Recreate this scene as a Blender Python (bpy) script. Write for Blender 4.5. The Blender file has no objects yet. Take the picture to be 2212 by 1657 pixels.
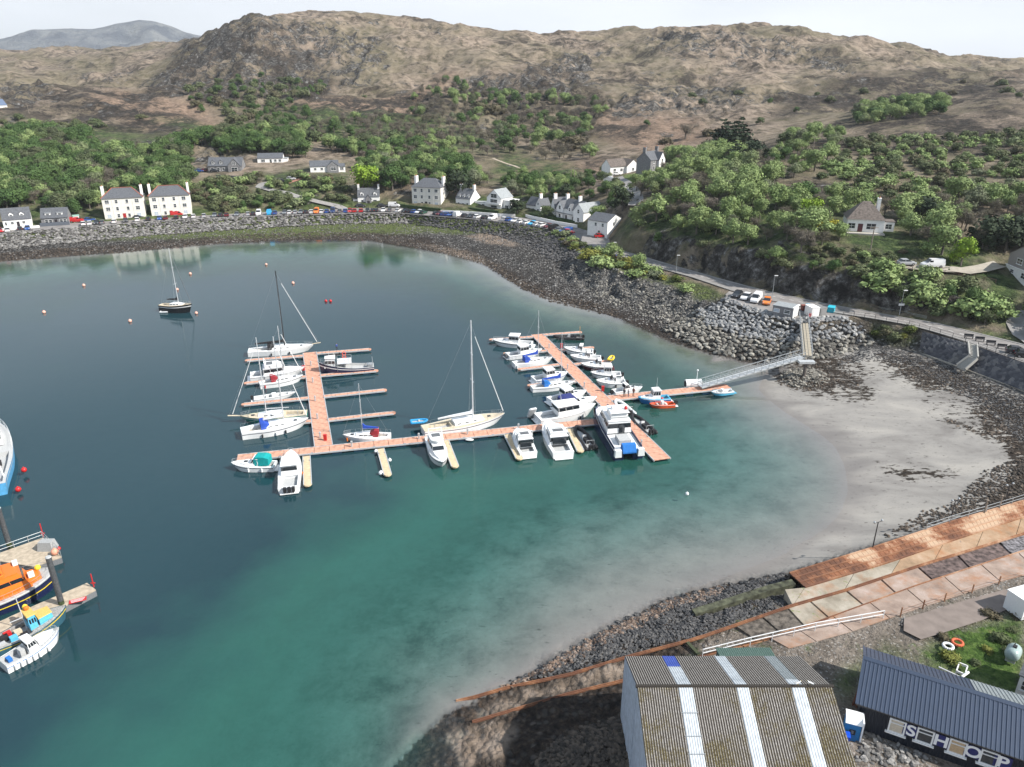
import bpy, bmesh, math, random
import numpy as np
from mathutils import Vector, Matrix
from mathutils.geometry import delaunay_2d_cdt
from mathutils.bvhtree import BVHTree
R = math.radians
rnd = random.Random(7)
scene = bpy.context.scene
COL = scene.collection

# ------------------------------------------------------------------ camera, sky, sun, exposure
CAM_H, PITCH, F = 57.0, R(22.5), 1600.0           # drone height, tilt below level, focal length in 2212-wide picture units
cam_d = bpy.data.cameras.new('camera'); cam = bpy.data.objects.new('camera', cam_d); COL.objects.link(cam)
cam.location = (0, 0, CAM_H); cam.rotation_euler = (R(90) - PITCH, 0, 0)
cam_d.sensor_width = 36; cam_d.lens = 36 * F / 2212; cam_d.clip_start = 0.5; cam_d.clip_end = 30000
scene.camera = cam
SUN_AZ = (0.94, -0.32); SUN_EL = R(41)
world = bpy.data.worlds.new('World'); scene.world = world; world.use_nodes = True
wt = world.node_tree; wt.nodes.clear()
wo = wt.nodes.new('ShaderNodeOutputWorld'); wb = wt.nodes.new('ShaderNodeBackground')
sk = wt.nodes.new('ShaderNodeTexSky'); sk.sky_type = 'NISHITA'; sk.sun_disc = False
sk.sun_elevation = SUN_EL; sk.sun_rotation = math.atan2(SUN_AZ[0], SUN_AZ[1]); sk.air_density = 1.0; sk.dust_density = 2.0
wtc = wt.nodes.new('ShaderNodeTexCoord'); wmp = wt.nodes.new('ShaderNodeMapping'); wmp.inputs['Scale'].default_value = (1, 1, 4.5)
wn = wt.nodes.new('ShaderNodeTexNoise'); wn.inputs['Scale'].default_value = 1.6; wn.inputs['Detail'].default_value = 5
wr = wt.nodes.new('ShaderNodeMapRange'); wr.inputs[1].default_value = 0.30; wr.inputs[2].default_value = 0.62
wr.inputs[3].default_value = 0.50; wr.inputs[4].default_value = 1.0
wmx = wt.nodes.new('ShaderNodeMix'); wmx.data_type = 'RGBA'
wmx.inputs['B'].default_value = (9.3, 9.7, 10.3, 1)     # thin bright cloud veil, in the sky texture's own units
L = wt.links.new
wse = wt.nodes.new('ShaderNodeSeparateXYZ'); L(wtc.outputs['Generated'], wse.inputs[0])
wel = wt.nodes.new('ShaderNodeMapRange'); wel.inputs[1].default_value = 0.06; wel.inputs[2].default_value = 0.55; L(wse.outputs[2], wel.inputs[0])
wcl = wt.nodes.new('ShaderNodeMix'); wcl.data_type = 'RGBA'; L(wel.outputs[0], wcl.inputs['Factor'])
wcl.inputs['A'].default_value = (8.6, 8.95, 9.5, 1); wcl.inputs['B'].default_value = (5.0, 6.2, 7.8, 1); L(wcl.outputs['Result'], wmx.inputs['B'])
L(wtc.outputs['Generated'], wmp.inputs[0]); L(wmp.outputs[0], wn.inputs['Vector']); L(wn.outputs[0], wr.inputs[0])
L(wr.outputs[0], wmx.inputs['Factor']); L(sk.outputs[0], wmx.inputs['A']); L(wmx.outputs['Result'], wb.inputs[0]); L(wb.outputs[0], wo.inputs[0])
wb.inputs[1].default_value = 0.068
sun_d = bpy.data.lights.new('sun', 'SUN'); sun_d.energy = 4.7; sun_d.angle = R(0.5); sun_d.color = (1.0, 0.95, 0.88)
sun = bpy.data.objects.new('sun', sun_d); COL.objects.link(sun)
sd = Vector((SUN_AZ[0] * math.cos(SUN_EL), SUN_AZ[1] * math.cos(SUN_EL), math.sin(SUN_EL)))
sun.rotation_euler = sd.to_track_quat('Z', 'Y').to_euler(); sun.location = (200, -50, 300)
vs = scene.view_settings; vs.view_transform = 'Standard'; vs.look = 'None'; vs.gamma = 1; vs.use_curve_mapping = False
vs.exposure = 0.70
scene.render.film_transparent = False
scene.cycles.max_bounces = 6; scene.cycles.transparent_max_bounces = 10; scene.cycles.diffuse_bounces = 2
scene.cycles.glossy_bounces = 3; scene.cycles.volume_bounces = 0; scene.cycles.caustics_reflective = False

# ------------------------------------------------------------------ survey: a sight line (u, v) meets a level z, or a distance Y
CT, ST = math.cos(PITCH), math.sin(PITCH)
def G(u, v, z=0.0):
    a, b = (u - 1106) / F, (v - 828.5) / F
    t = (CAM_H - z) / (ST + b * CT)
    return Vector((a * t, (CT - b * ST) * t, z))
def GY(u, v, Y):
    a, b = (u - 1106) / F, (v - 828.5) / F
    t = Y / (CT - b * ST)
    return Vector((a * t, Y, CAM_H - (ST + b * CT) * t))
def pix(x, y, z):
    d = y * CT + (CAM_H - z) * ST; up = (z - CAM_H) * CT + y * ST
    return 1106 + F * x / d, 828.5 - F * up / d
def top_z(x, y, v):                                # height that a line of sight at row v has over (x, y)
    b = (v - 828.5) / F
    return CAM_H - (ST + b * CT) * y / (CT - b * ST)

# ------------------------------------------------------------------ materials
MATS = {}
def nmat(name):
    m = bpy.data.materials.new(name); m.use_nodes = True; MATS[name] = m
    return m, m.node_tree, m.node_tree.nodes['Principled BSDF']
def rgba(c): return (c[0], c[1], c[2], 1)
def mat(name, col, rough=0.6, metal=0.0, var=0.12, scale=6.0, bump=0.0, bscale=20.0, spec=0.4, emit=None):
    if name in MATS: return MATS[name]
    m, nt, p = nmat(name)
    n = nt.nodes; l = nt.links
    tc = n.new('ShaderNodeTexCoord')
    nz = n.new('ShaderNodeTexNoise'); nz.inputs['Scale'].default_value = scale; nz.inputs['Detail'].default_value = 4
    l.new(tc.outputs['Object'], nz.inputs['Vector'])
    mr = n.new('ShaderNodeMapRange'); mr.inputs[1].default_value = 0.3; mr.inputs[2].default_value = 0.7
    mr.inputs[3].default_value = 1 - var * 1.6; mr.inputs[4].default_value = 1 + var * 0.6
    l.new(nz.outputs[0], mr.inputs[0])
    vm = n.new('ShaderNodeVectorMath'); vm.operation = 'SCALE'; vm.inputs[0].default_value = col[:3]
    l.new(mr.outputs[0], vm.inputs['Scale']); l.new(vm.outputs[0], p.inputs['Base Color'])
    p.inputs['Roughness'].default_value = rough; p.inputs['Metallic'].default_value = metal
    p.inputs['Specular IOR Level'].default_value = spec
    if bump:
        n2 = n.new('ShaderNodeTexNoise'); n2.inputs['Scale'].default_value = bscale; l.new(tc.outputs['Object'], n2.inputs['Vector'])
        bp = n.new('ShaderNodeBump'); bp.inputs['Strength'].default_value = bump; bp.inputs['Distance'].default_value = 0.05
        l.new(n2.outputs[0], bp.inputs['Height']); l.new(bp.outputs[0], p.inputs['Normal'])
    return m
def ramp(nt, stops, fac):
    r = nt.nodes.new('ShaderNodeValToRGB'); e = r.color_ramp.elements
    while len(e) < len(stops): e.new(0.5)
    for i, (pp, c) in enumerate(stops): e[i].position = pp; e[i].color = rgba(c)
    nt.links.new(fac, r.inputs[0]); return r.outputs[0]
def noise(nt, vec, scale, detail=4, rough=0.55, dist=0.0):
    n = nt.nodes.new('ShaderNodeTexNoise'); n.inputs['Scale'].default_value = scale; n.inputs['Detail'].default_value = detail
    n.inputs['Roughness'].default_value = rough; n.inputs['Distortion'].default_value = dist
    nt.links.new(vec, n.inputs['Vector']); return n.outputs[0]
def mix(nt, f, a, b, mode='MIX'):
    m = nt.nodes.new('ShaderNodeMix'); m.data_type = 'RGBA'; m.blend_type = mode
    for s, x in (('Factor', f), ('A', a), ('B', b)):
        if hasattr(x, 'links') or hasattr(x, 'is_linked'): nt.links.new(x, m.inputs[s])
        elif isinstance(x, (int, float)): m.inputs[s].default_value = x
        else: m.inputs[s].default_value = rgba(x)
    return m.outputs['Result']
def mrange(nt, x, a, b, c=0.0, d=1.0):
    m = nt.nodes.new('ShaderNodeMapRange'); nt.links.new(x, m.inputs[0])
    for i, k in enumerate((a, b, c, d)): m.inputs[i + 1].default_value = k
    return m.outputs[0]
def math2(nt, op, a, b):
    m = nt.nodes.new('ShaderNodeMath'); m.operation = op
    for i, x in enumerate((a, b)):
        if isinstance(x, (int, float)): m.inputs[i].default_value = x
        else: nt.links.new(x, m.inputs[i])
    return m.outputs[0]
def attr(nt, name):
    a = nt.nodes.new('ShaderNodeAttribute'); a.attribute_name = name; return a
def bumpn(nt, p, h, strength, dist):
    b = nt.nodes.new('ShaderNodeBump'); b.inputs['Strength'].default_value = strength; b.inputs['Distance'].default_value = dist
    nt.links.new(h, b.inputs['Height']); nt.links.new(b.outputs[0], p.inputs['Normal'])

# ------------------------------------------------------------------ mesh builder and tagging
class MB:
    def __init__(s): s.v = []; s.f = []; s.m = []
    def add(s, vs_, fs, m=0):
        o = len(s.v); s.v += [tuple(q) for q in vs_]; s.f += [tuple(i + o for i in q) for q in fs]; s.m += [m] * len(fs); return s
    def box(s, x0, x1, y0, y1, z0, z1, m=0):
        v = [(x0, y0, z0), (x1, y0, z0), (x1, y1, z0), (x0, y1, z0), (x0, y0, z1), (x1, y0, z1), (x1, y1, z1), (x0, y1, z1)]
        return s.add(v, [(0, 3, 2, 1), (4, 5, 6, 7), (0, 1, 5, 4), (1, 2, 6, 5), (2, 3, 7, 6), (3, 0, 4, 7)], m)
    def bar(s, p, q, w, h=None, m=0):
        p, q = Vector(p), Vector(q); d = q - p
        if d.length < 1e-6: return s
        h = w if h is None else h
        a = d.cross(Vector((0, 0, 1)))
        a = Vector((1, 0, 0)) if a.length < 1e-5 else a.normalized()
        b = a.cross(d).normalized()
        v = [c + a * (sx * w / 2) + b * (sz * h / 2) for c in (p, q) for sx, sz in ((-1, -1), (1, -1), (1, 1), (-1, 1))]
        return s.add(v, [(0, 1, 2, 3), (7, 6, 5, 4), (0, 4, 5, 1), (1, 5, 6, 2), (2, 6, 7, 3), (3, 7, 4, 0)], m)
    def tube(s, p, q, r0, r1=None, n=6, m=0):
        p, q = Vector(p), Vector(q); d = (q - p)
        if d.length < 1e-6: return s
        d = d.normalized(); r1 = r0 if r1 is None else r1
        a = d.orthogonal().normalized(); b = d.cross(a)
        v = [c + (a * math.cos(t) + b * math.sin(t)) * r for c, r in ((p, r0), (q, r1)) for t in (2 * math.pi * i / n for i in range(n))]
        f = [(i, (i + 1) % n, n + (i + 1) % n, n + i) for i in range(n)] + [tuple(range(n))[::-1], tuple(range(n, 2 * n))]
        return s.add(v, f, m)
    def path(s, pts, r, n=5, m=0):
        for a, b in zip(pts[:-1], pts[1:]): s.tube(a, b, r, r, n, m)
        return s
    def loft(s, secs, cap=True, closed=False, m=0):
        k = len(secs[0]); v = [p for sec in secs for p in sec]; f = []
        for i in range(len(secs) - 1):
            for j in range(k if closed else k - 1):
                a = i * k + j; b = i * k + (j + 1) % k
                f.append((a, b, b + k, a + k))
        if cap: f += [tuple(range(k))[::-1], tuple(range((len(secs) - 1) * k, len(secs) * k))]
        return s.add(v, f, m)
    def poly(s, pts, m=0): return s.add(pts, [tuple(range(len(pts)))], m)
    def prism(s, pts, z0, z1, m=0):
        n = len(pts); v = [(x, y, z0) for x, y in pts] + [(x, y, z1) for x, y in pts]
        return s.add(v, [tuple(range(n))[::-1], tuple(range(n, 2 * n))] + [(i, (i + 1) % n, n + (i + 1) % n, n + i) for i in range(n)], m)
    def ball(s, c, r, n=8, k=5, m=0, sx=1, sy=1, sz=1):
        v = [(c[0], c[1], c[2] + r * sz)]
        for i in range(1, k):
            t = math.pi * i / k
            for j in range(n):
                a = 2 * math.pi * j / n; v.append((c[0] + r * sx * math.sin(t) * math.cos(a), c[1] + r * sy * math.sin(t) * math.sin(a), c[2] + r * sz * math.cos(t)))
        v.append((c[0], c[1], c[2] - r * sz)); e = len(v) - 1
        f = [(0, 1 + j, 1 + (j + 1) % n) for j in range(n)]
        for i in range(k - 2):
            for j in range(n):
                a = 1 + i * n + j; b = 1 + i * n + (j + 1) % n; f.append((a, a + n, b + n, b))
        a0 = 1 + (k - 2) * n
        f += [(e, a0 + (j + 1) % n, a0 + j) for j in range(n)]
        return s.add(v, f, m)
    def build(s, name, mats, parent=None, smooth=False, fix=True):
        me = bpy.data.meshes.new(name); me.from_pydata(s.v, [], s.f)
        if not isinstance(mats, (list, tuple)): mats = [mats]
        for k in mats: me.materials.append(k)
        if len(mats) > 1: me.polygons.foreach_set('material_index', s.m)
        if fix and len(s.f) < 20000:
            bm = bmesh.new(); bm.from_mesh(me); bmesh.ops.recalc_face_normals(bm, faces=bm.faces); bm.to_mesh(me); bm.free()
        if smooth: me.polygons.foreach_set('use_smooth', [True] * len(me.polygons))
        o = bpy.data.objects.new(name, me); COL.objects.link(o)
        if parent is not None: o.parent = parent
        return o
def tag(o, label=None, cat=None, group=None, kind=None):
    if label: o['label'] = label
    if cat: o['category'] = cat
    if group: o['group'] = group
    if kind: o['kind'] = kind
    return o
def thing(name, label, cat, loc=(0, 0, 0), rz=0.0, group=None):
    o = bpy.data.objects.new(name, None); COL.objects.link(o); o.location = loc; o.rotation_euler = (0, 0, rz); o.empty_display_size = 0.3
    return tag(o, label, cat, group)
KIDS = {}
def dup(root, loc, rz, label, scale=None, group=None):
    kids = KIDS.get(root.name)
    if kids is None:
        kids = []
        for c in bpy.data.objects:
            if c.parent == root: kids.append((c, [g for g in bpy.data.objects if g.parent == c]))
        KIDS[root.name] = kids
    r = root.copy(); COL.objects.link(r); r.location = loc; r.rotation_euler = (0, 0, rz); r['label'] = label
    if group: r['group'] = group
    if scale: r.scale = scale if hasattr(scale, '__len__') else (scale,) * 3
    out = []
    for c, gs in kids:
        d = c.copy(); COL.objects.link(d); d.parent = r; out.append(d)
        for g in gs:
            e = g.copy(); COL.objects.link(e); e.parent = d; out.append(e)
    return r, out
def smesh(name, V, Fq, mats, kind=None, smooth=True, parent=None):   # big mesh from arrays (quads)
    me = bpy.data.meshes.new(name); V = np.asarray(V, np.float32); Fq = np.asarray(Fq, np.int32)
    k = Fq.shape[1]
    me.vertices.add(len(V)); me.vertices.foreach_set('co', V.ravel())
    me.loops.add(Fq.size); me.loops.foreach_set('vertex_index', Fq.ravel())
    me.polygons.add(len(Fq)); me.polygons.foreach_set('loop_start', np.arange(0, Fq.size, k, dtype=np.int32))
    me.polygons.foreach_set('loop_total', np.full(len(Fq), k, np.int32))
    me.polygons.foreach_set('use_smooth', np.full(len(Fq), smooth))
    for m_ in (mats if isinstance(mats, (list, tuple)) else [mats]): me.materials.append(m_)
    me.update(calc_edges=True)
    o = bpy.data.objects.new(name, me); COL.objects.link(o)
    if kind: o['kind'] = kind
    if parent is not None: o.parent = parent
    return o

# ------------------------------------------------------------------ the ground: surveyed lines -> triangulation -> fine height sheet
CP = []                                            # control points
def line(pts, z=None, step=5.0):
    P = [G(*q) if len(q) == 3 else G(q[0], q[1], z) for q in pts]
    for a, b in zip(P[:-1], P[1:]):
        n = max(1, int((b - a).length / step))
        for i in range(n): CP.append(a.lerp(b, i / n))
    CP.append(P[-1])
WATER = [(-400,612),(-150,585),(0,562),(120,552),(250,545),(400,530),(500,522),(600,517),(700,515),(800,517),(880,530),(960,545),(1040,566),
 (1080,590),(1130,622),(1190,650),(1260,665),(1330,683),(1400,712),(1450,737),(1520,757),(1580,773),(1640,785),(1690,800),(1650,818),(1640,840),
 (1690,885),(1760,930),(1805,965),(1825,1010),(1832,1060),(1815,1110),(1770,1155),(1700,1195),(1600,1236),(1500,1274),(1400,1316),(1300,1356),
 (1200,1411),(1140,1448),(1100,1472),(1040,1500),(985,1530),(1000,1600),(1010,1670),(1010,1800)]
line(WATER, 0.0, 3)
line([(-400,640),(0,585),(250,565),(500,543),(700,536),(880,556),(1000,592),(1080,632),(1200,682),(1350,718),(1480,775),(1560,812),(1580,850),(1620,900),(1700,955),(1745,1000),(1750,1050),(1700,1110),(1600,1150),(1480,1180),(1300,1240),(1200,1310),(1120,1400),(1040,1460),(940,1510),(900,1580),(900,1700)], -0.35)
line([(-400,670),(0,608),(250,584),(500,560),(700,553),(860,574),(980,606),(1080,652),(1200,702),(1350,738),(1460,805),(1520,840),(1530,900),(1560,960),(1570,1010),(1510,1060),(1400,1090),(1200,1160),(1080,1260),(1000,1360),(900,1450),(840,1520),(800,1700)], -1.1)
line([(-400,700),(0,636),(300,604),(600,582),(850,596),(1000,640),(1200,726),(1350,765),(1440,860),(1440,930),(1400,1000),(1200,1060),(1000,1130),(850,1220),(720,1330),(650,1500),(600,1700)], -2.4)
line([(-400,800),(0,715),(300,670),(700,650),(1000,715),(1200,805),(1200,940),(1000,1020),(800,1070),(600,1130),(480,1200),(380,1300),(250,1450),(100,1700)], -5.0)
line([(-400,1200),(100,950),(500,850),(900,850),(1000,920),(700,1020),(400,1120),(150,1300),(-100,1500)], -7.0, 12)
# left and middle foreshore, boulder bank, road shelf
ROAD_OUT = [(-400,558),(-150,528),(0,505),(150,492),(300,481),(430,473),(600,466),(750,462),(850,460),(900,464),(1000,472),(1100,481),(1180,494),(1215,504),(1262,524)]
ROAD_IN = [(-400,530),(-150,510),(0,492),(90,486),(150,483),(225,479),(320,474),(430,467),(520,461),(640,456),(760,450),(880,449),(980,457),(1100,467),(1180,477),(1220,482),(1270,500),(1300,512),(1312,525)]
line([(-400,590),(0,537),(250,513),(450,498),(600,489),(750,482),(880,482),(1000,496),(1080,505),(1150,525),(1200,560),(1225,590)], 1.6)
line(ROAD_OUT, 5.0, 3); line(ROAD_IN, 5.15, 3)
# headland rocks
line([(1225,600),(1280,618),(1350,645),(1420,668),(1470,688),(1500,700)], 1.4, 3)
line([(1262,524),(1290,540),(1330,556),(1390,574),(1440,588),(1500,602),(1567,640)], 5.6, 3)
line([(1240,560),(1285,578),(1340,596),(1400,612),(1460,625),(1500,640),(1545,655)], 4.6, 3)
line([(1235,580),(1280,600),(1345,622),(1410,640),(1470,655),(1505,668)], 2.8, 3)
# coast road
RR_OUT = [(1275,530),(1310,543),(1342,554),(1390,571),(1440,584),(1494,599),(1575,627),(1640,645),(1725,662),(1814,678),(1890,689),(1963,702),(2030,721),(2087,739),(2150,761),(2212,783),(2400,850),(2700,960)]
RR_IN = [(1320,527),(1340,541),(1384,552),(1465,576),(1550,600),(1656,628),(1776,654),(1860,669),(1946,685),(2027,698),(2113,719),(2212,743),(2400,795),(2700,890)]
line(RR_OUT, 6.0, 3); line(RR_IN, 6.1, 3)
line([(1575,640),(1620,654),(1668,664),(1725,672)], 6.0, 3)
# armour slope for the bridgehead
line([(1567,646),(1610,664),(1668,684),(1725,694),(1800,690),(1835,694),(1858,704)], 5.6, 3)
line([(1500,690),(1560,706),(1640,724),(1730,736),(1800,728),(1850,722)], 3.0, 3)
line([(1440,712),(1500,741),(1560,762),(1640,776),(1700,784),(1745,774),(1800,764),(1850,752),(1880,742)], 0.7, 3)
line([(1870,706),(1920,718),(1975,728),(1995,740)], 4.2, 3)
line([(1880,742),(1920,748),(1970,757),(2064,791),(2102,805),(2194,839),(2350,910),(2700,1080)], 1.9, 3)
# rock islet under the bridge pier
for k in range(16):
    a = k * math.pi / 8; line([(1737 + 52 * math.cos(a), 818 + 20 * math.sin(a)), (1737 + 52.5 * math.cos(a), 818 + 20 * math.sin(a))], 0.45)
line([(1715,808),(1760,812)], 1.7, 1)
# sand flat
line([(1660,850),(1760,900),(1850,930),(1900,1000),(1900,1100),(1840,1170),(1740,1220)], 0.25, 5)
line([(1800,845),(1950,880),(2050,960),(2080,1040),(2000,1110),(1900,1160)], 0.6, 6)
line([(1860,780),(2000,820),(2150,890),(2200,960),(2212,1050),(2400,1000)], 1.1, 6)
line([(1690,1232),(1560,1272),(1450,1300),(1330,1356),(1230,1412),(1160,1448)], 0.10, 3)
line([(2400,1010),(2212,1072),(2051,1122),(1888,1174),(1740,1222),(1640,1262),(1500,1320),(1400,1362),(1280,1405),(1180,1448)], 0.9, 3)
line([(2212,1078,1.6),(2051,1126,1.5),(1888,1179,1.3),(1706,1236,1.1)], None, 3)
line([(2212,1150,2.6),(1984,1221,2.6),(1824,1274,2.4),(1712,1306,2.2),(1504,1378,1.9),(1356,1418,1.35),(1228,1457,.85),(1094,1485,.3),(1004,1511,-.05),(892,1527,-.7)], None, 3)
line([(2212,1190,3.2),(1984,1264,3.0),(1766,1344,2.8),(1616,1392,2.4),(1514,1417,2.0),(1353,1468,1.4),(1228,1498,.9),(1020,1559,.1),(900,1600,-.8)], None, 3)
line([(2300,1222,3.7),(2157,1258,3.7),(1939,1329,3.5),(1820,1372,3.3),(1700,1402,3.1),(1560,1432,2.6)], None, 3)
# yard
line([(1400,1545),(1380,1657),(1370,1850)], 1.6, 4)
line([(1180,1560),(1150,1657),(1130,1800)], 0.8, 4)
line([(1560,1470),(1700,1480),(1850,1450),(2000,1440),(2212,1380),(2500,1300)], 3.2, 4)
line([(1800,1520),(1840,1600),(1850,1750)], 3.0, 4)
line([(2212,1560),(2212,1700),(2212,2000),(1700,2000),(1300,2100)], 3.0, 6)
line([(2500,1450),(2700,1400),(2900,1200),(3000,1900)], 3.6, 8)
# bank and crag behind the coast road
CL = [(1340,541,505,3),(1384,550,498,4),(1465,574,512,4),(1550,596,528,4),(1656,624,545,4),(1776,650,575,4),(1860,665,585,5),(1946,680,598,6),(2027,694,625,7),(2113,714,660,8),(2212,738,700,10)]
def _cl(frac, dy):
    P = []
    for u, v0, v1, d in CL:
        b = G(u, v0, 6.2); Y = b.y + dy * d; zt = GY(u, v1, b.y + d).z
        z = 6.2 + (zt - 6.2) * frac; P.append(Vector((b.x * Y / b.y, Y, z)))
    for a, b in zip(P[:-1], P[1:]):
        n = max(1, int((b - a).length / 2.5))
        for i in range(n): CP.append(a.lerp(b, i / n))
_cl(0, 0.0); _cl(0.85, 0.75); _cl(1.0, 1.3)
COLS = {
 -500: [(470,310),(380,370),(300,450),(240,540),(200,640),(150,850),(110,1150)],
 -200: [(455,300),(380,350),(300,430),(250,500),(205,570),(188,720),(140,900),(100,1100)],
 0: [(440,302),(380,345),(300,430),(250,500),(207,570),(192,720),(140,880),(99,1100)],
 100: [(440,308),(380,348),(300,430),(250,500),(200,565),(188,720),(135,880),(98,1100)],
 200: [(430,315),(380,350),(300,430),(250,500),(198,570),(186,740),(130,900),(100,1100)],
 265: [(430,318),(380,352),(300,432),(250,500),(206,575),(186,740),(150,860),(92,1130)],
 330: [(420,322),(360,370),(300,440),(240,515),(222,570),(200,700),(150,800),(86,1150)],
 410: [(415,326),(360,368),(300,430),(262,490),(240,560),(200,660),(150,760),(105,860),(84,1150)],
 450: [(415,328),(360,368),(300,430),(262,490),(240,560),(180,650),(120,720),(72,800)],
 520: [(405,330),(345,378),(285,450),(240,560),(200,620),(150,670),(88,735),(33,800)],
 640: [(400,332),(345,380),(285,450),(240,560),(200,640),(130,710),(66,775),(7,850)],
 700: [(400,335),(340,388),(280,465),(235,560),(190,640),(125,715),(60,785),(0,865)],
 760: [(400,338),(340,395),(280,475),(230,560),(180,640),(120,720),(55,805),(2,880)],
 900: [(400,335),(340,398),(280,480),(230,560),(180,640),(120,720),(66,805),(27,890)],
 1000: [(410,332),(360,382),(300,470),(240,550),(190,620),(130,700),(85,780),(50,880)],
 1106: [(420,325),(380,365),(330,430),(280,500),(230,560),(180,630),(130,700),(68,860)],
 1240: [(430,306),(400,330),(370,365),(330,420),(280,490),(230,560),(180,620),(120,700),(70,830)],
 1300: [(440,285),(405,312),(370,350),(340,395),(300,460),(250,540),(200,600),(150,670),(100,750),(57,850)],
 1380: [(470,240),(430,262),(400,292),(370,335),(330,400),(280,480),(220,560),(160,650),(110,730),(56,850)],
 1500: [(485,212),(440,235),(395,262),(362,288),(350,340),(320,410),(270,480),(210,570),(150,660),(100,740),(62,840)],
 1600: [(500,200),(450,222),(400,246),(355,276),(335,330),(300,400),(250,480),(200,560),(140,660),(100,730),(60,830)],
 1700: [(520,192),(460,215),(400,245),(350,280),(305,330),(285,410),(250,480),(200,560),(150,640),(100,720),(52,820)],
 1880: [(540,186),(500,197),(455,218),(400,248),(350,282),(300,330),(262,385),(252,500),(200,560),(150,630),(110,690),(72,760)],
 2050: [(590,172),(530,184),(450,218),(400,245),(350,280),(290,330),(225,400),(218,520),(180,590),(130,700)],
 2212: [(640,164),(590,174),(500,194),(440,216),(370,250),(300,305),(205,390),(196,520),(165,600),(138,700)],
 2500: [(640,150),(540,175),(430,215),(340,270),(270,330),(190,420),(170,560),(142,700)],
 2900: [(640,150),(500,185),(400,230),(300,300),(190,420),(165,560),(145,700)]}
for u, lst in COLS.items():
    for v, Y in lst: CP.append(GY(u, v, Y))
    p = GY(u, *lst[-1]); k = p.x / p.y
    for dY, dz in ((120, 6), (400, 45), (1400, 110)): CP.append(Vector((k * (p.y + dY), p.y + dY, max(5, p.z - dz))))
for x, y in ((-900, -100), (-500, 20), (-200, 10), (-120, 60)): CP.append(Vector((x, y, -7)))
for x, y in ((0, 10), (40, 0), (100, 0), (300, 50)): CP.append(Vector((x, y, 2.5)))
_t = delaunay_2d_cdt([(p.x, p.y) for p in CP], [], [], 0, 1e-4)
_v3 = []
for q, og in zip(_t[0], _t[3]): _v3.append((q[0], q[1], CP[og[0]].z if og else 0.0))
tin = BVHTree.FromPolygons(_v3, _t[2])
NA, NR = 560, 600
phi = np.linspace(R(-52), R(52), NA); rr = np.exp(np.linspace(math.log(30), math.log(2600), NR))
# closer rows where the harbour is
_s = np.linspace(0, 1, NR); rr = np.interp(_s, [0, .12, .62, .85, 1], [30, 60, 340, 900, 2600])
PH, RRR = np.meshgrid(phi, rr); X = RRR * np.sin(PH); Y_ = RRR * np.cos(PH)
H0 = np.zeros(X.size); dn = Vector((0, 0, -1)); xf, yf = X.ravel(), Y_.ravel()
rc = tin.ray_cast
for i in range(xf.size):
    h = rc(Vector((xf[i], yf[i], 900)), dn)[0]
    H0[i] = h.z if h is not None else 0.0
H0 = H0.reshape(X.shape)
def blur(A, s):
    k = int(3 * s) + 1; w = np.exp(-0.5 * (np.arange(-k, k + 1) / s) ** 2); w /= w.sum()
    P = np.pad(A, k, mode='edge')
    B = sum(wi * P[i:i + A.shape[0], :] for i, wi in enumerate(w))
    return sum(wi * B[:, i:i + A.shape[1]] for i, wi in enumerate(w))
def sstep(a, b, x): t = np.clip((x - a) / (b - a), 0, 1); return t * t * (3 - 2 * t)
B1, B2 = blur(H0, 1.0), blur(H0, 6.0)
wfar = sstep(300, 470, Y_) 
wr = sstep(205, 260, Y_) * sstep(60, 100, X - (Y_ - 200) * 0.15) 
wfar = np.maximum(wfar, wr)
H = B1 * (1 - wfar) + B2 * wfar
# value noise
def _hash(ix, iy, s): 
    n = (ix * 374761393 + iy * 668265263 + s * 974711) & 0x7fffffff
    n = ((n ^ (n >> 13)) * 1274126177) & 0x7fffffff
    return (n & 0xffff) / 65535.0
def vnoise(x, y, s=0):
    ix, iy = np.floor(x).astype(np.int64), np.floor(y).astype(np.int64); fx, fy = x - ix, y - iy
    fx = fx * fx * (3 - 2 * fx); fy = fy * fy * (3 - 2 * fy)
    a, b, c, d = _hash(ix, iy, s), _hash(ix + 1, iy, s), _hash(ix, iy + 1, s), _hash(ix + 1, iy + 1, s)
    return (a * (1 - fx) + b * fx) * (1 - fy) + (c * (1 - fx) + d * fx) * fy
def fbm(x, y, sc, o=5, s=0, g=0.5):
    t = 0; a = 1; n = 0
    for i in range(o): t = t + a * vnoise(x * sc + 17.3 * i, y * sc + 9.1 * i, s + i); n += a; a *= g; sc *= 2.03
    return t / n
def ridge(x, y, sc, o=4, s=0):
    t = 0; a = 1; n = 0
    for i in range(o): t = t + a * (1 - abs(2 * vnoise(x * sc + 3.7 * i, y * sc, s + i) - 1)); n += a; a *= 0.5; sc *= 2.1
    return t / n
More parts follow.
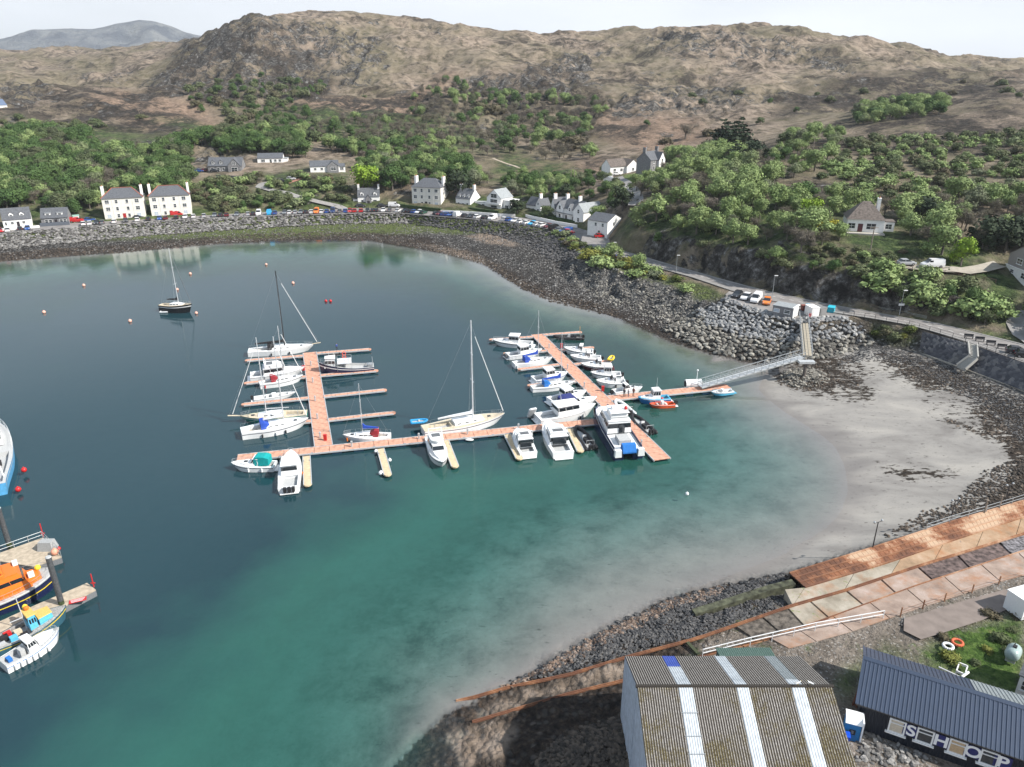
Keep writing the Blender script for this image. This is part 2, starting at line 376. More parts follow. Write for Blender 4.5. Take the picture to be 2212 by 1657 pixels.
# land cover, mapped from the survey view
PU, PV = pix(X, Y_, H)
jn = (fbm(X, Y_, 0.05, 4, 3) - 0.5); jm = (fbm(X, Y_, 0.05, 4, 11) - 0.5)
def inpoly(poly, U, V):
    r = np.zeros(U.shape, bool); n = len(poly)
    for i in range(n):
        x1, y1 = poly[i]; x2, y2 = poly[(i + 1) % n]
        if y1 == y2: continue
        c = ((y1 > V) != (y2 > V)) & (U < (x2 - x1) * (V - y1) / (y2 - y1) + x1); r ^= c
    return r
def mask(polys, jit=14, soft=2.0, U=None, V=None):
    m = np.zeros(X.shape)
    for p in polys: m = np.maximum(m, inpoly(p, PU + jn * jit * 2, PV + jm * jit).astype(float))
    return blur(m, soft) if soft else m
ROCK = [[(420,60),(560,20),(700,60),(820,80),(830,150),(700,190),(690,240),(560,215),(470,235),(330,190),(400,110)],
 [(1010,170),(1120,165),(1250,90),(1300,110),(1290,160),(1250,215),(1100,215),(1000,200)],
 [(1380,85),(1600,80),(1700,95),(1850,130),(1900,150),(1850,170),(1700,120),(1420,125)],
 [(1300,210),(1420,190),(1520,175),(1720,190),(1700,210),(1600,235),(1450,265),(1330,265)],
 [(80,180),(0,190),(0,230),(60,240),(130,215)],[(180,150),(290,150),(290,185),(160,190)],
 [(410,330),(450,310),(560,325),(560,355),(440,370)]]
HEATH = [[(340,180),(420,60),(540,40),(640,90),(720,160),(690,245),(500,250),(380,225),(260,225)],
 [(0,195),(80,190),(230,195),(330,230),(470,262),(400,280),(300,300),(210,285),(130,265),(0,255)],
 [(1000,190),(1200,140),(1300,200),(1310,260),(1500,300),(1640,290),(1700,210),(1850,165),(2212,150),(2212,330),(2000,345),(1800,330),(1640,400),(1560,410),(1640,310),(1860,260),(1800,235),(1600,280),(1300,300),(1100,260)],
 [(1630,370),(1720,360),(1800,400),(1740,440),(1640,440)],[(900,190),(700,210),(640,260),(900,300),(960,240)]]
m_rock = mask(ROCK, 30, 2.5); m_heath = mask(HEATH, 34, 3)
land = sstep(240, 300, Y_ - 0 * X) * (H > 6)
slope = np.hypot(*np.gradient(blur(H, 2)))  # per cell, only for modulation
rg = ridge(X, Y_, 0.028, 5, 5); rg2 = ridge(X, Y_, 0.09, 4, 8); fb = fbm(X, Y_, 0.012, 6, 21)
hill = sstep(8, 26, H) * sstep(250, 420, Y_)
H = H + hill * ((fb - 0.5) * (6 + 20 * sstep(450, 800, Y_)) + (rg - 0.62) * (4 + 9 * sstep(400, 650, Y_)) * sstep(20, 60, PV)) 
H = H + hill * m_rock * sstep(26, 70, PV) * ((rg2 - 0.62) * 9 + (fbm(X, Y_, 0.22, 4, 31) - 0.5) * 5) + hill * (fbm(X, Y_, 0.16, 4, 41) - 0.5) * 1.8
# foreshore stones: cobbles, bedrock ribs
stony = sstep(0.0, 0.5, H) * (1 - sstep(4.6, 5.0, H)) * (PV < 790) * (PU < 1880) 
stony = np.maximum(stony, (inpoly([(1690,1240),(1560,1265),(1450,1290),(1330,1350),(1230,1405),(1100,1480),(985,1540),(1010,1657),(1100,1800),(1380,1800),(1360,1500),(1360,1425),(1500,1380),(1710,1305),(1700,1270)], PU, PV)))
stony = blur(stony.astype(float), 1.0)
H = H + stony * ((fbm(X, Y_, 0.7, 4, 51) - 0.5) * 0.9 + (ridge(X, Y_, 0.35, 3, 61) - 0.6) * 0.5)
head = blur(inpoly([(1225,560),(1262,545),(1330,575),(1400,598),(1500,640),(1540,665),(1500,700),(1420,672),(1350,650),(1225,610)], PU, PV).astype(float), 1.2)
H = H + head * ((ridge(X, Y_, 0.25, 4, 71) - 0.6) * 4.0)
crag = blur(inpoly([(1360,505),(1470,520),(1640,545),(1800,585),(1900,600),(2060,640),(2150,690),(1946,678),(1776,648),(1656,622),(1465,572),(1380,550)], PU, PV).astype(float), 1.2)
H = H + crag * ((ridge(X, Y_, 0.3, 4, 75) - 0.6) * 3.2)
H = H + (H < -0.3) * (fbm(X, Y_, 0.08, 4, 81) - 0.5) * 0.9 * sstep(0.3, 1.5, -H)
# colour channels: R heather/dark, G green, B rock, A pink-brown bracken
green = mask([[(0,390),(430,400),(700,430),(900,430),(1100,420),(1200,420),(1300,440),(1300,500),(0,520)],[(1340,540),(1900,640),(2212,720),(2212,560),(1800,430),(1500,430),(1340,480)],
 [(1340,378),(1400,378),(1400,395),(1340,392)],[(560,370),(760,350),(760,440),(560,410)],[(1100,320),(1290,380),(1240,400),(1000,400),(1060,370)],
 [(0,256),(120,300),(560,330),(560,300),(1100,330),(1000,260),(880,250),(600,240),(500,280),(300,250),(470,300)]], 16, 2)
green = np.maximum(green, mask([[(1440,600),(1500,605),(1570,640),(1500,655),(1470,640)],[(1180,492),(1215,502),(1270,530),(1340,560),(1440,590),(1500,620),(1400,615),(1240,560),(1160,510)],[(880,462),(1000,472),(1180,494),(1200,508),(1000,485),(880,470)],
  [(0,504),(0,509),(430,478),(850,463),(850,459),(430,472)],[(1340,545),(1550,600),(1776,656),(2113,722),(2212,748),(2212,725),(1776,645),(1550,592)],[(1870,706),(1990,730),(1960,745),(1880,725)]], 5, 1))
brack = mask([[(300,205),(380,215),(480,255),(480,285),(380,290),(250,255),(180,225),(230,205)],[(1100,345),(1320,355),(1310,380),(1130,395),(1050,380)],[(600,230),(900,200),(940,160),(1000,150),(960,210),(880,250),(700,260),(620,245)],[(1280,250),(1500,270),(1600,300),(1400,330),(1300,300)],[(870,395),(980,400),(960,425),(880,420)]], 22, 3)
yardg = mask([[(1790,1480),(1850,1440),(1990,1445),(2212,1330),(2212,1520),(1900,1400),(1840,1500)],[(1990,1400),(2212,1320),(2212,1540),(1990,1430)]], 8, 1.5) * (H > 2)
steep_rock = np.maximum(crag, head)
kelp = mask([[(1680,800),(1700,780),(1860,745),(2000,770),(2100,815),(2300,880),(2300,1060),(2080,1150),(2060,1110),(2180,1060),(2200,1000),(2150,930),(2080,900),(2060,850),(1950,840),(1870,820),(1850,860),(1700,835)],
   [(2000,845),(2110,870),(2212,900),(2212,980),(2120,940),(1990,880)],[(1880,1000),(1960,1010),(2080,1020),(2060,1040),(1950,1035)],[(1630,795),(1700,790),(1900,840),(1880,880),(1800,870),(1690,842)]], 26, 1.0) * (H < 2.3)
kelp_patch = np.clip(fbm(X, Y_ * 0.8, 0.12, 4, 91) * 1.5 - .30 + .2 * (PU < 1800) + .28 * (PU > 2120) + .2 * (PV > 1020), 0, 1)
weed_band = inpoly([(0,548),(0,575),(400,540),(600,527),(800,527),(960,560),(1040,580),(1130,640),(1260,682),(1400,725),(1520,772),(1640,800),(1700,812),(1700,790),(1560,755),(1440,712),(1330,670),(1200,632),(1130,600),(1060,560),(900,505),(700,500),(400,520)], PU, PV)
light_patch = mask([[(1010,1550),(1100,1505),(1228,1466),(1345,1432),(1350,1462),(1228,1492),(1060,1545)],[(960,1590),(1060,1560),(1120,1570),(1080,1640),(1000,1657)],[(1000,510),(1060,503),(1120,515),(1110,532),(1050,525)],[(960,545),(900,525),(1000,540),(1045,560),(1040,572)]], 6, 1)
BH = H.copy()
def wpoly(uvz): return [(p.x, p.y) for p in (G(*q) for q in uvz)]
def flat_in(poly, z, soft=0.8):
    global H
    m = blur(inpoly(poly, X, Y_).astype(float), soft); m = np.clip(m * 1.6, 0, 1); H = H * (1 - m) + z * m
ROADL = wpoly([(u, v, 5) for u, v in ROAD_OUT] + [(u, v, 5) for u, v in ROAD_IN[::-1]])
ROADR = wpoly([(u, v, 6) for u, v in RR_OUT] + [(u, v, 6) for u, v in RR_IN[::-1]])
CARPK = wpoly([(u, v, 6) for u, v in [(1566,634),(1575,652),(1620,668),(1668,688),(1730,698),(1790,694),(1820,690),(1840,684),(1725,662),(1640,645)]])
flat_in(ROADL, 4.95); flat_in(ROADR, 5.9); flat_in(CARPK, 5.9)
# split the sheet into its named grounds
def hclass():
    c = np.zeros(X.shape, int)                                    # 0 hillside
    c[(H < 5.4) & (Y_ < 330) & ~((PU > 1300) & (PV < 640) & (H > 4.9) & (PV < 560))] = 1      # foreshore
    sand = inpoly([(1690,1240),(1560,1265),(1450,1290),(1330,1350),(1230,1405),(1100,1480),(960,1545),(600,1900),(-2000,1900),(-2000,620),(0,566),(500,526),(800,521),(960,549),(1040,570),(1130,626),(1330,687),(1450,741),(1580,777),(1680,796),(1860,750),(1970,762),(2194,845),(2700,1090),(2300,1060),(2051,1125),(1888,1178),(1740,1225)], PU, PV)
    c[sand & (H < 2.4)] = 2                                       # sand flat and sea bed
    yard = (PV > 1180) & (PU > 1350) & (H > 1.9) & (Y_ < 90); c[yard & ~sand] = 3
    return c
CLS = hclass()
# ------------------------------------------------------------------ ground materials
def ground_mat():
    m, nt, p = nmat('ground'); ge = nt.nodes.new('ShaderNodeNewGeometry').outputs['Position']
    def chan(nm):
        s_ = nt.nodes.new('ShaderNodeSeparateColor'); nt.links.new(attr(nt, nm).outputs['Color'], s_.inputs[0]); return s_.outputs
    sp, s2, s3 = chan('cover'), chan('cover2'), chan('cover3')
    fine = noise(nt, ge, 1.4, 5, .7); mid = noise(nt, ge, .16, 7, .68, .3)
    # moor: tussock grass, heather, bracken, outcrops
    n2 = noise(nt, ge, 0.4, 6, 0.7)
    grass = ramp(nt, [(0.34, (.05, .042, .03)), (0.44, (.135, .108, .08)), (0.54, (.245, .195, .15)), (0.70, (.34, .275, .215))], mid)
    grass = mix(nt, mrange(nt, noise(nt, ge, 0.012, 4), .42, .60, 0, .55), grass, (.125, .115, .066))
    heath = ramp(nt, [(0.36, (.012, .011, .009)), (0.52, (.035, .028, .022)), (0.66, (.10, .08, .06))], n2)
    brk = ramp(nt, [(0.35, (.12, .085, .06)), (0.65, (.31, .22, .16))], n2)
    grn = ramp(nt, [(0.34, (.012, .02, .008)), (0.5, (.04, .065, .02)), (0.68, (.12, .15, .055))], n2)
    stone = ramp(nt, [(0.42, (.016, .014, .012)), (0.52, (.065, .06, .054)), (0.60, (.17, .165, .155)), (0.68, (.36, .35, .34))], noise(nt, ge, 0.38, 8, 0.78, .25))
    c = mix(nt, s2[0], grass, brk)
    hm = math2(nt, 'MULTIPLY', sp[0], mrange(nt, noise(nt, ge, 0.04, 9, .76), 0.44, 0.52)); hm = math2(nt, 'ADD', hm, mrange(nt, noise(nt, ge, .028, 9, .78, .5), .52, .60, 0, .9))
    c = mix(nt, hm, c, heath)
    gm = math2(nt, 'MULTIPLY', sp[1], mrange(nt, noise(nt, ge, 0.09, 5, .6), 0.36, 0.54, .25, 1)); c = mix(nt, gm, c, grn)
    rk = math2(nt, 'ADD', sp[2], mrange(nt, noise(nt, ge, .02, 5, .6), .50, .62, 0, .38)); rm = math2(nt, 'MULTIPLY', mrange(nt, rk, 0, .25), mrange(nt, math2(nt, 'ADD', noise(nt, ge, 0.09, 8, .72, .8), math2(nt, 'MULTIPLY', rk, .15)), 0.585, 0.64, 0, 1)); c = mix(nt, rm, c, stone)
    moor = mix(nt, s2[1], c, (.11, .16, .045))
    # foreshore of cobbles and bedrock
    vo = nt.nodes.new('ShaderNodeTexVoronoi'); vo.inputs['Scale'].default_value = 1.5; nt.links.new(ge, vo.inputs['Vector'])
    vc = nt.nodes.new('ShaderNodeSeparateColor'); nt.links.new(vo.outputs['Color'], vc.inputs[0])
    c = ramp(nt, [(0.0, (.03, .028, .027)), (0.5, (.10, .097, .093)), (1.0, (.30, .29, .275))], vc.outputs[0])
    c = mix(nt, mrange(nt, vo.outputs['Distance'], .30, .55, 0, .85), c, (.02, .018, .016))
    c = mix(nt, mrange(nt, mid, .40, .58, .55, 0), c, (.04, .036, .033))
    weed = ramp(nt, [(0.38, (.010, .008, .007)), (0.55, (.04, .028, .020)), (.75, (.12, .085, .06))], fine)
    c = mix(nt, s2[2], c, weed)
    c = mix(nt, math2(nt, 'MULTIPLY', sp[1], mrange(nt, n2, .3, .5)), c, ramp(nt, [(0.3, (.03, .045, .013)), (0.7, (.15, .18, .06))], fine))
    bed = ramp(nt, [(0.40, (.018, .018, .020)), (0.52, (.10, .098, .095)), (.68, (.32, .31, .285))], noise(nt, ge, .8, 7, .72, 2)); c = mix(nt, sp[2], c, bed)
    shore = mix(nt, math2(nt, 'MULTIPLY', s2[0], mrange(nt, noise(nt, ge, .6, 6, .7), .34, .46, .25, 1)), c, ramp(nt, [(.35, (.13, .10, .075)), (.55, (.24, .19, .15)), (.75, (.33, .28, .235))], noise(nt, ge, .45, 7, .7)))
    # sand, weed and silt
    mp = nt.nodes.new('ShaderNodeMapping'); mp.inputs['Scale'].default_value = (.6, 1.2, 1); mp.inputs['Rotation'].default_value = (0, 0, .35); nt.links.new(ge, mp.inputs[0])
    n1 = noise(nt, mp.outputs[0], .12, 7, .62, .6)
    c = ramp(nt, [(0.32, (.17, .16, .15)), (0.48, (.235, .225, .21)), (0.66, (.30, .285, .26))], n1)
    c = mix(nt, mrange(nt, fine, .60, .68, 0, .4), c, (.10, .09, .08))
    c = mix(nt, mrange(nt, noise(nt, mp.outputs[0], .9, 7, .78), .61, .65, 0, .8), c, (.04, .036, .032))
    sz = nt.nodes.new('ShaderNodeSeparateXYZ'); nt.links.new(ge, sz.inputs[0])
    wet = mrange(nt, math2(nt, 'ADD', sz.outputs[2], math2(nt, 'MULTIPLY', n1, .5)), .28, .55, 1, 0)
    c = mix(nt, math2(nt, 'MULTIPLY', wet, .6), c, (.14, .128, .12))
    und = ramp(nt, [(.36, (.24, .225, .20)), (.50, (.155, .147, .128)), (.60, (.075, .075, .064)), (.70, (.022, .025, .02))], noise(nt, ge, .15, 9, .78, .1))
    und = mix(nt, math2(nt, 'MULTIPLY', sp[0], .85), und, ramp(nt, [(.40, (.10, .105, .055)), (.52, (.055, .065, .03)), (.62, (.018, .026, .014))], noise(nt, ge, .10, 8, .72, .5)))
    c = mix(nt, math2(nt, 'MULTIPLY', math2(nt, 'MAXIMUM', mrange(nt, sz.outputs[2], -.1, -1.6, .3, 1), math2(nt, 'MULTIPLY', sp[0], .9)), mrange(nt, sz.outputs[2], 0, -.2)), c, und)
    c = mix(nt, mrange(nt, noise(nt, mp.outputs[0], 1.3, 7, .8), .605, .65, 0, .75), c, (.035, .033, .028))
    kelp = ramp(nt, [(0.35, (.010, .008, .007)), (0.62, (.035, .026, .018)), (.8, (.09, .065, .045))], fine); kn = nt.nodes.new('ShaderNodeMapping'); kn.inputs['Scale'].default_value = (.7, 1.5, 1); nt.links.new(ge, kn.inputs[0]); sand = mix(nt, math2(nt, 'MULTIPLY', mrange(nt, s2[2], .04, .15), mrange(nt, math2(nt, 'ADD', noise(nt, kn.outputs[0], .8, 7, .72), math2(nt, 'MULTIPLY', s2[2], .24)), .605, .635)), c, kelp)
    # yard gravel and rough grass
    c = ramp(nt, [(0.3, (.085, .073, .06)), (0.5, (.185, .158, .132)), (0.7, (.27, .235, .20))], noise(nt, ge, .35, 8, .7))
    sk_ = nt.nodes.new('ShaderNodeTexVoronoi'); sk_.inputs['Scale'].default_value = 5.5; nt.links.new(ge, sk_.inputs['Vector'])
    sc = nt.nodes.new('ShaderNodeSeparateColor'); nt.links.new(sk_.outputs['Color'], sc.inputs[0])
    c = mix(nt, mrange(nt, sc.outputs[1], .88, .92, 0, .7), c, (.36, .34, .32)); c = mix(nt, mrange(nt, sc.outputs[2], .8, .84, 0, .5), c, (.04, .036, .03))
    gr = ramp(nt, [(0.32, (.008, .016, .005)), (0.46, (.035, .075, .012)), (.58, (.085, .14, .03)), (0.72, (.20, .19, .09))], noise(nt, ge, .9, 8, .75, .4))
    gm = math2(nt, 'ADD', sp[1], mrange(nt, noise(nt, ge, .22, 7, .75), .56, .66, 0, .7)); yd = mix(nt, gm, c, gr)
    c = mix(nt, s3[0], moor, shore); c = mix(nt, s3[1], c, sand); c = mix(nt, s3[2], c, yd)
    nt.links.new(c, p.inputs['Base Color']); p.inputs['Specular IOR Level'].default_value = 0.2
    nt.links.new(mrange(nt, math2(nt, 'MULTIPLY', wet, s3[1]), 0, 1, .92, .35), p.inputs['Roughness'])
    stn = math2(nt, 'MULTIPLY', vo.outputs['Distance'], math2(nt, 'MULTIPLY', s3[0], -1.0))
    hb = math2(nt, 'ADD', math2(nt, 'ADD', fine, n2), stn)
    b = nt.nodes.new('ShaderNodeBump'); b.inputs['Distance'].default_value = .7; nt.links.new(hb, b.inputs['Height']); nt.links.new(b.outputs[0], p.inputs['Normal'])
    nt.links.new(mrange(nt, s3[1], 0, 1, .95, .10), b.inputs['Strength'])
ground_mat()
# ------------------------------------------------------------------ build the ground sheets
Zc = H
cov = np.zeros(X.shape + (4,), np.float32); cov[..., 3] = 1; cov2 = cov.copy()
cov[..., 0] = m_heath; cov[..., 1] = np.clip(green, 0, 1) * (1 - .7 * crag); cov[..., 2] = np.clip(np.maximum(m_rock * .62, crag * 1.1), 0, 1.1)
cov2[..., 0] = brack
cov2[..., 1] = mask([[(1345,376),(1395,377),(1400,393),(1362,393)]], 2, .7)
W1, W2, W3 = [blur((CLS == k).astype(float), 1.1) for k in (1, 2, 3)]
cov[..., 1] = np.where(CLS == 3, yardg, np.clip(green, 0, 1) * (1 - .7 * crag))
cov[..., 0] = np.where(CLS == 2, 1 - sstep(740, 900, PV + .25 * (1300 - np.clip(PU, 0, 1700)) * 0), cov[..., 0]); cov[..., 2] = np.where(CLS == 1, head, cov[..., 2]); cov2[..., 0] = np.where(CLS == 1, light_patch, brack)
weedm = blur(np.maximum(weed_band, (PV > 1200)).astype(float), 2) * 0.8 * (1 - light_patch * (PV > 1300))
cov2[..., 2] = np.where(CLS == 2, blur(kelp * kelp_patch, 1.2), weedm)
cov3 = np.zeros_like(cov); cov3[..., 3] = 1; cov3[..., 0] = np.clip(W1 / np.maximum(1 - W2 - W3, .05), 0, 1); cov3[..., 1] = np.clip(W2 / np.maximum(1 - W3, .05), 0, 1); cov3[..., 2] = W3
quads = (np.arange(NR - 1)[:, None] * NA + np.arange(NA - 1)[None, :])
def sheet(name, cls):
    C = CLS[:-1, :-1]; sel = (C == cls)
    q = quads[sel]; Fq = np.stack([q, q + 1, q + 1 + NA, q + NA], 1)
    used, inv = np.unique(Fq, return_inverse=True); V = np.stack([X.ravel()[used], Y_.ravel()[used], Zc.ravel()[used]], 1)
    o = smesh(name, V, inv.reshape(Fq.shape), MATS['ground'], 'structure'); me = o.data
    for nm, c in (('cover', cov), ('cover2', cov2), ('cover3', cov3)):
        at = me.color_attributes.new(nm, 'FLOAT_COLOR', 'POINT'); at.data.foreach_set('color', c.reshape(-1, 4)[used].astype(np.float32).ravel())
    return o
hillside = sheet('hillside', 0); foreshore = sheet('foreshore', 1); seabed = sheet('sand_flat', 2); yard = sheet('yard_ground', 3)
# height query on the finished sheet (bilinear in the sheet's own polar grid)
def gz(x, y):
    r = math.hypot(x, y); p_ = math.atan2(x, y)
    j = (p_ - phi[0]) / (phi[-1] - phi[0]) * (NA - 1); j = min(max(j, 0), NA - 1.001)
    i = np.interp(r, rr, np.arange(NR)); i = min(max(i, 0), NR - 1.001)
    i0, j0 = int(i), int(j); fi, fj = i - i0, j - j0
    return float((H[i0, j0] * (1 - fj) + H[i0, j0 + 1] * fj) * (1 - fi) + (H[i0 + 1, j0] * (1 - fj) + H[i0 + 1, j0 + 1] * fj) * fi)
def onground(u, v, lift=0.0, z0=5):                # where the sight line (u, v) meets the ground
    a, b = (u - 1106) / F, (v - 828.5) / F; D = Vector((a, CT - b * ST, -(ST + b * CT)))
    t, st = 30.0, 4.0; o = Vector((0, 0, CAM_H))
    while t < 3000:
        q = o + D * t
        if q.z < gz(q.x, q.y): break
        t += st; st = 2 + t * 0.006
    lo, hi = t - st, t
    for _ in range(14):
        mi = (lo + hi) / 2; q = o + D * mi
        if q.z < gz(q.x, q.y): hi = mi
        else: lo = mi
    q = o + D * hi; return Vector((q.x, q.y, gz(q.x, q.y) + lift))
def level(cx, cy, rad, z):                          # (only used before the sheets are built)
    pass
# ------------------------------------------------------------------ far mountain
def far_mountain():
    S = [(-700,150),(-300,120),(-60,100),(0,83),(40,72),(70,63),(130,60),(200,62),(250,50),(300,42),(330,44),(370,55),(400,68),(430,75),(480,82),(560,100),(700,140)]
    us = np.linspace(-700, 700, 260); vs_ = np.interp(us, [s[0] for s in S], [s[1] for s in S])
    n, k = len(us), 50; V = np.zeros((k, n, 3))
    tops = np.array([GY(u, v, 4500) for u, v in zip(us, vs_)])
    for i in range(k):
        f = i / (k - 1) * 2 - 1; Yi = 4500 + f * 1100
        xx = tops[:, 0] * Yi / 4500; hh = tops[:, 2] * (1 - abs(f) ** 1.1)
        V[i, :, 0] = xx; V[i, :, 1] = Yi; V[i, :, 2] = hh + (ridge(xx, np.full(n, Yi * 1.0), .004, 5, 3) - .62) * 150 * (1 - abs(f)) * min(1, abs(f) * 4)
    q = (np.arange(k - 1)[:, None] * n + np.arange(n - 1)[None, :]).ravel()
    m, nt, p = nmat('haze_tinted_rock'); ge = nt.nodes.new('ShaderNodeNewGeometry').outputs['Position']
    c = ramp(nt, [(.4, (.045, .055, .07)), (.5, (.09, .10, .11)), (.62, (.16, .165, .16))], noise(nt, ge, .006, 8, .65)); nt.links.new(c, p.inputs['Base Color']); p.inputs['Roughness'].default_value = 1  # bluish grey of distance haze is put into the rock colour
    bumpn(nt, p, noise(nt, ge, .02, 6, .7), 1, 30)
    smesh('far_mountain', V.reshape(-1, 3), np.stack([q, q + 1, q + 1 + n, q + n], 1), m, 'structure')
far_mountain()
# ------------------------------------------------------------------ the sea
def sea():
    m, nt, p = nmat('sea_water'); n = nt.nodes; l = nt.links
    ge = n.new('ShaderNodeNewGeometry').outputs['Position']
    mp = n.new('ShaderNodeMapping'); mp.inputs['Scale'].default_value = (.8, 1.1, 1); mp.inputs['Rotation'].default_value = (0, 0, .25); l.new(ge, mp.inputs[0])
    hgt = math2(nt, 'ADD', noise(nt, mp.outputs[0], 2.2, 4, .6), math2(nt, 'MULTIPLY', noise(nt, mp.outputs[0], .35, 3, .5), 1.6))
    calm = mrange(nt, noise(nt, ge, .02, 3), .35, .65, .35, 1)
    bp = n.new('ShaderNodeBump'); bp.inputs['Distance'].default_value = 0.035; l.new(math2(nt, 'MULTIPLY', calm, .32), bp.inputs['Strength']); l.new(hgt, bp.inputs['Height'])
    gl = n.new('ShaderNodeBsdfGlossy'); gl.inputs['Roughness'].default_value = 0.06; gl.inputs['Color'].default_value = (.95, .95, .95, 1); l.new(bp.outputs[0], gl.inputs['Normal'])
    tr = n.new('ShaderNodeBsdfTransparent')
    fr = n.new('ShaderNodeFresnel'); fr.inputs['IOR'].default_value = 1.36; l.new(bp.outputs[0], fr.inputs['Normal'])
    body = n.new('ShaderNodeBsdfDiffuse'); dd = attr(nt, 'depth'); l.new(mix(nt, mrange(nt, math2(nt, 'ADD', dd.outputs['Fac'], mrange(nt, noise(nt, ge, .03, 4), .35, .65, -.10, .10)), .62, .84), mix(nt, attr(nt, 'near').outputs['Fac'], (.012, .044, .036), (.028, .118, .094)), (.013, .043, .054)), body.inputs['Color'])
    ms1 = n.new('ShaderNodeMixShader'); a = attr(nt, 'depth'); l.new(a.outputs['Fac'], ms1.inputs[0]); l.new(tr.outputs[0], ms1.inputs[1]); l.new(body.outputs[0], ms1.inputs[2])
    ms = n.new('ShaderNodeMixShader'); bf = n.new('ShaderNodeNewGeometry').outputs['Backfacing']; l.new(math2(nt, 'MULTIPLY', fr.outputs[0], math2(nt, 'SUBTRACT', 1.0, bf)), ms.inputs[0]); l.new(ms1.outputs[0], ms.inputs[1]); l.new(gl.outputs[0], ms.inputs[2])
    n.remove(p); l.new(ms.outputs[0], n['Material Output'].inputs['Surface'])
    ab = n.new('ShaderNodeVolumeAbsorption'); ab.inputs['Color'].default_value = (.25, .78, .78, 1); ab.inputs['Density'].default_value = 0.32
    l.new(ab.outputs[0], n['Material Output'].inputs['Volume'])
    # surface grid with turbidity by depth, closed underneath by walls and a floor
    wet = H < 0.6
    sel = wet[:-1, :-1] | wet[1:, 1:] | wet[:-1, 1:] | wet[1:, :-1]
    sel &= (Y_ < 420)[:-1, :-1]
    q = quads[sel]; Fq = np.stack([q, q + 1, q + 1 + NA, q + NA], 1)
    used, inv = np.unique(Fq, return_inverse=True); Fq = inv.reshape(Fq.shape); nv = len(used)
    xs, ys = X.ravel()[used], Y_.ravel()[used]; dep = np.clip(-H.ravel()[used], 0, 9)
    # border edges
    E = np.concatenate([Fq[:, [0, 1]], Fq[:, [1, 2]], Fq[:, [2, 3]], Fq[:, [3, 0]]]); key = {}
    Es = np.sort(E, 1); code = Es[:, 0].astype(np.int64) * nv + Es[:, 1]; u_, idx, cnt = np.unique(code, return_index=True, return_counts=True)
    bd = E[idx[cnt == 1]]
    V = np.concatenate([np.stack([xs, ys, np.zeros(nv)], 1), np.stack([xs, ys, np.full(nv, -9.5)], 1)])
    FF = np.concatenate([Fq, Fq[:, ::-1] + nv, np.stack([bd[:, 1], bd[:, 0], bd[:, 0] + nv, bd[:, 1] + nv], 1)])
    o = smesh('sea', V, FF, m, 'structure', smooth=False)
    at = o.data.attributes.new('depth', 'FLOAT', 'POINT'); t = np.interp(dep, [0, .4, 1.1, 2.4, 4, 5.5, 9], [0, .03, .16, .56, .76, .88, .94]); t = np.concatenate([t, t])
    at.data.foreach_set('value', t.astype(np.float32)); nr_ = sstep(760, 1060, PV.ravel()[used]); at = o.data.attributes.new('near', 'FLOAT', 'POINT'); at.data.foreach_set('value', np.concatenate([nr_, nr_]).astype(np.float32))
sea()

# ------------------------------------------------------------------ roads
TREE_CLEAR = []
M_TAR = mat('tarmac', (.23, .215, .205), .9, var=.18, scale=.35, bump=.2); M_PAVE = mat('pavement', (.24, .23, .22), .9, var=.15, scale=1)
M_LINE = mat('road_paint', (.72, .72, .70), .7, var=.1); M_KERB = mat('kerb_stone', (.30, .29, .28), .85)
def ribbon(name, pts, w, m, lift=.06, kind='structure'):
    mb = MB(); n = len(pts); secs = []
    P = []
    for a, b in zip(pts[:-1], pts[1:]):
        k = max(1, int((b - a).length / 2)); P += [a.lerp(b, i / k) for i in range(k)]
    P.append(pts[-1])
    for i, p in enumerate(P):
        d = (P[min(i + 1, len(P) - 1)] - P[max(i - 1, 0)]); d.z = 0; d.normalize(); s_ = Vector((d.y, -d.x, 0)); row = []
        for f in (-.5, -.25, 0, .25, .5):
            q = p + s_ * (w * f); row.append((q.x, q.y, max(gz(q.x, q.y), gz(p.x, p.y)) + lift))
        secs.append(row)
    mb.loft(secs, cap=False); o = mb.build(name, m); o['kind'] = kind; return o
def strip2(name, A, B, z, m, kind='structure'):
    a = [G(u, v, z) for u, v in A]; b = [G(u, v, z) for u, v in B]
    def res(L_, n):
        d = [0]
        for p, q in zip(L_[:-1], L_[1:]): d.append(d[-1] + (q - p).length)
        t = np.linspace(0, d[-1], n); return [Vector((np.interp(s_, d, [p.x for p in L_]), np.interp(s_, d, [p.y for p in L_]), z)) for s_ in t]
    a, b = res(a, 70), res(b, 70); mb = MB(); mb.loft([[p, q] for p, q in zip(a, b)], cap=False); o = mb.build(name, m); o['kind'] = kind; return a, b
la, lb = strip2('shore_road', ROAD_OUT, ROAD_IN, 5.1, M_TAR)
ra, rb = strip2('coast_road', RR_OUT, RR_IN, 6.05, M_TAR)
mb = MB(); mb.poly([G(u, v, 6.054) for u, v in [(1567,636),(1580,654),(1620,668),(1672,686),(1730,697),(1790,693),(1822,689),(1838,683),(1725,663),(1640,646),(1575,629)]]); o = mb.build('car_park', M_TAR); o['kind'] = 'structure'
mb = MB(); mb.poly([G(u, v, 6.045) for u, v in [(1255,520),(1275,532),(1300,540),(1342,556),(1384,552),(1345,540),(1335,524),(1350,510),(1335,505),(1318,515),(1290,505),(1262,496)]]); o = mb.build('junction_road', M_TAR); o['kind'] = 'structure'
def along(A, B, f, f0=0, f1=1, n=70):
    return [a.lerp(b, f) for a, b in zip(A, B)][int(f0 * n):int(f1 * n)]
def kerb(name, pts, w, h, m, z=.0):
    mb = MB()
    for a, b in zip(pts[:-1], pts[1:]): mb.bar(Vector((a.x, a.y, a.z + z + h / 2)), Vector((b.x, b.y, b.z + z + h / 2)), w, h)
    o = mb.build(name, m); o['kind'] = 'structure'; return o
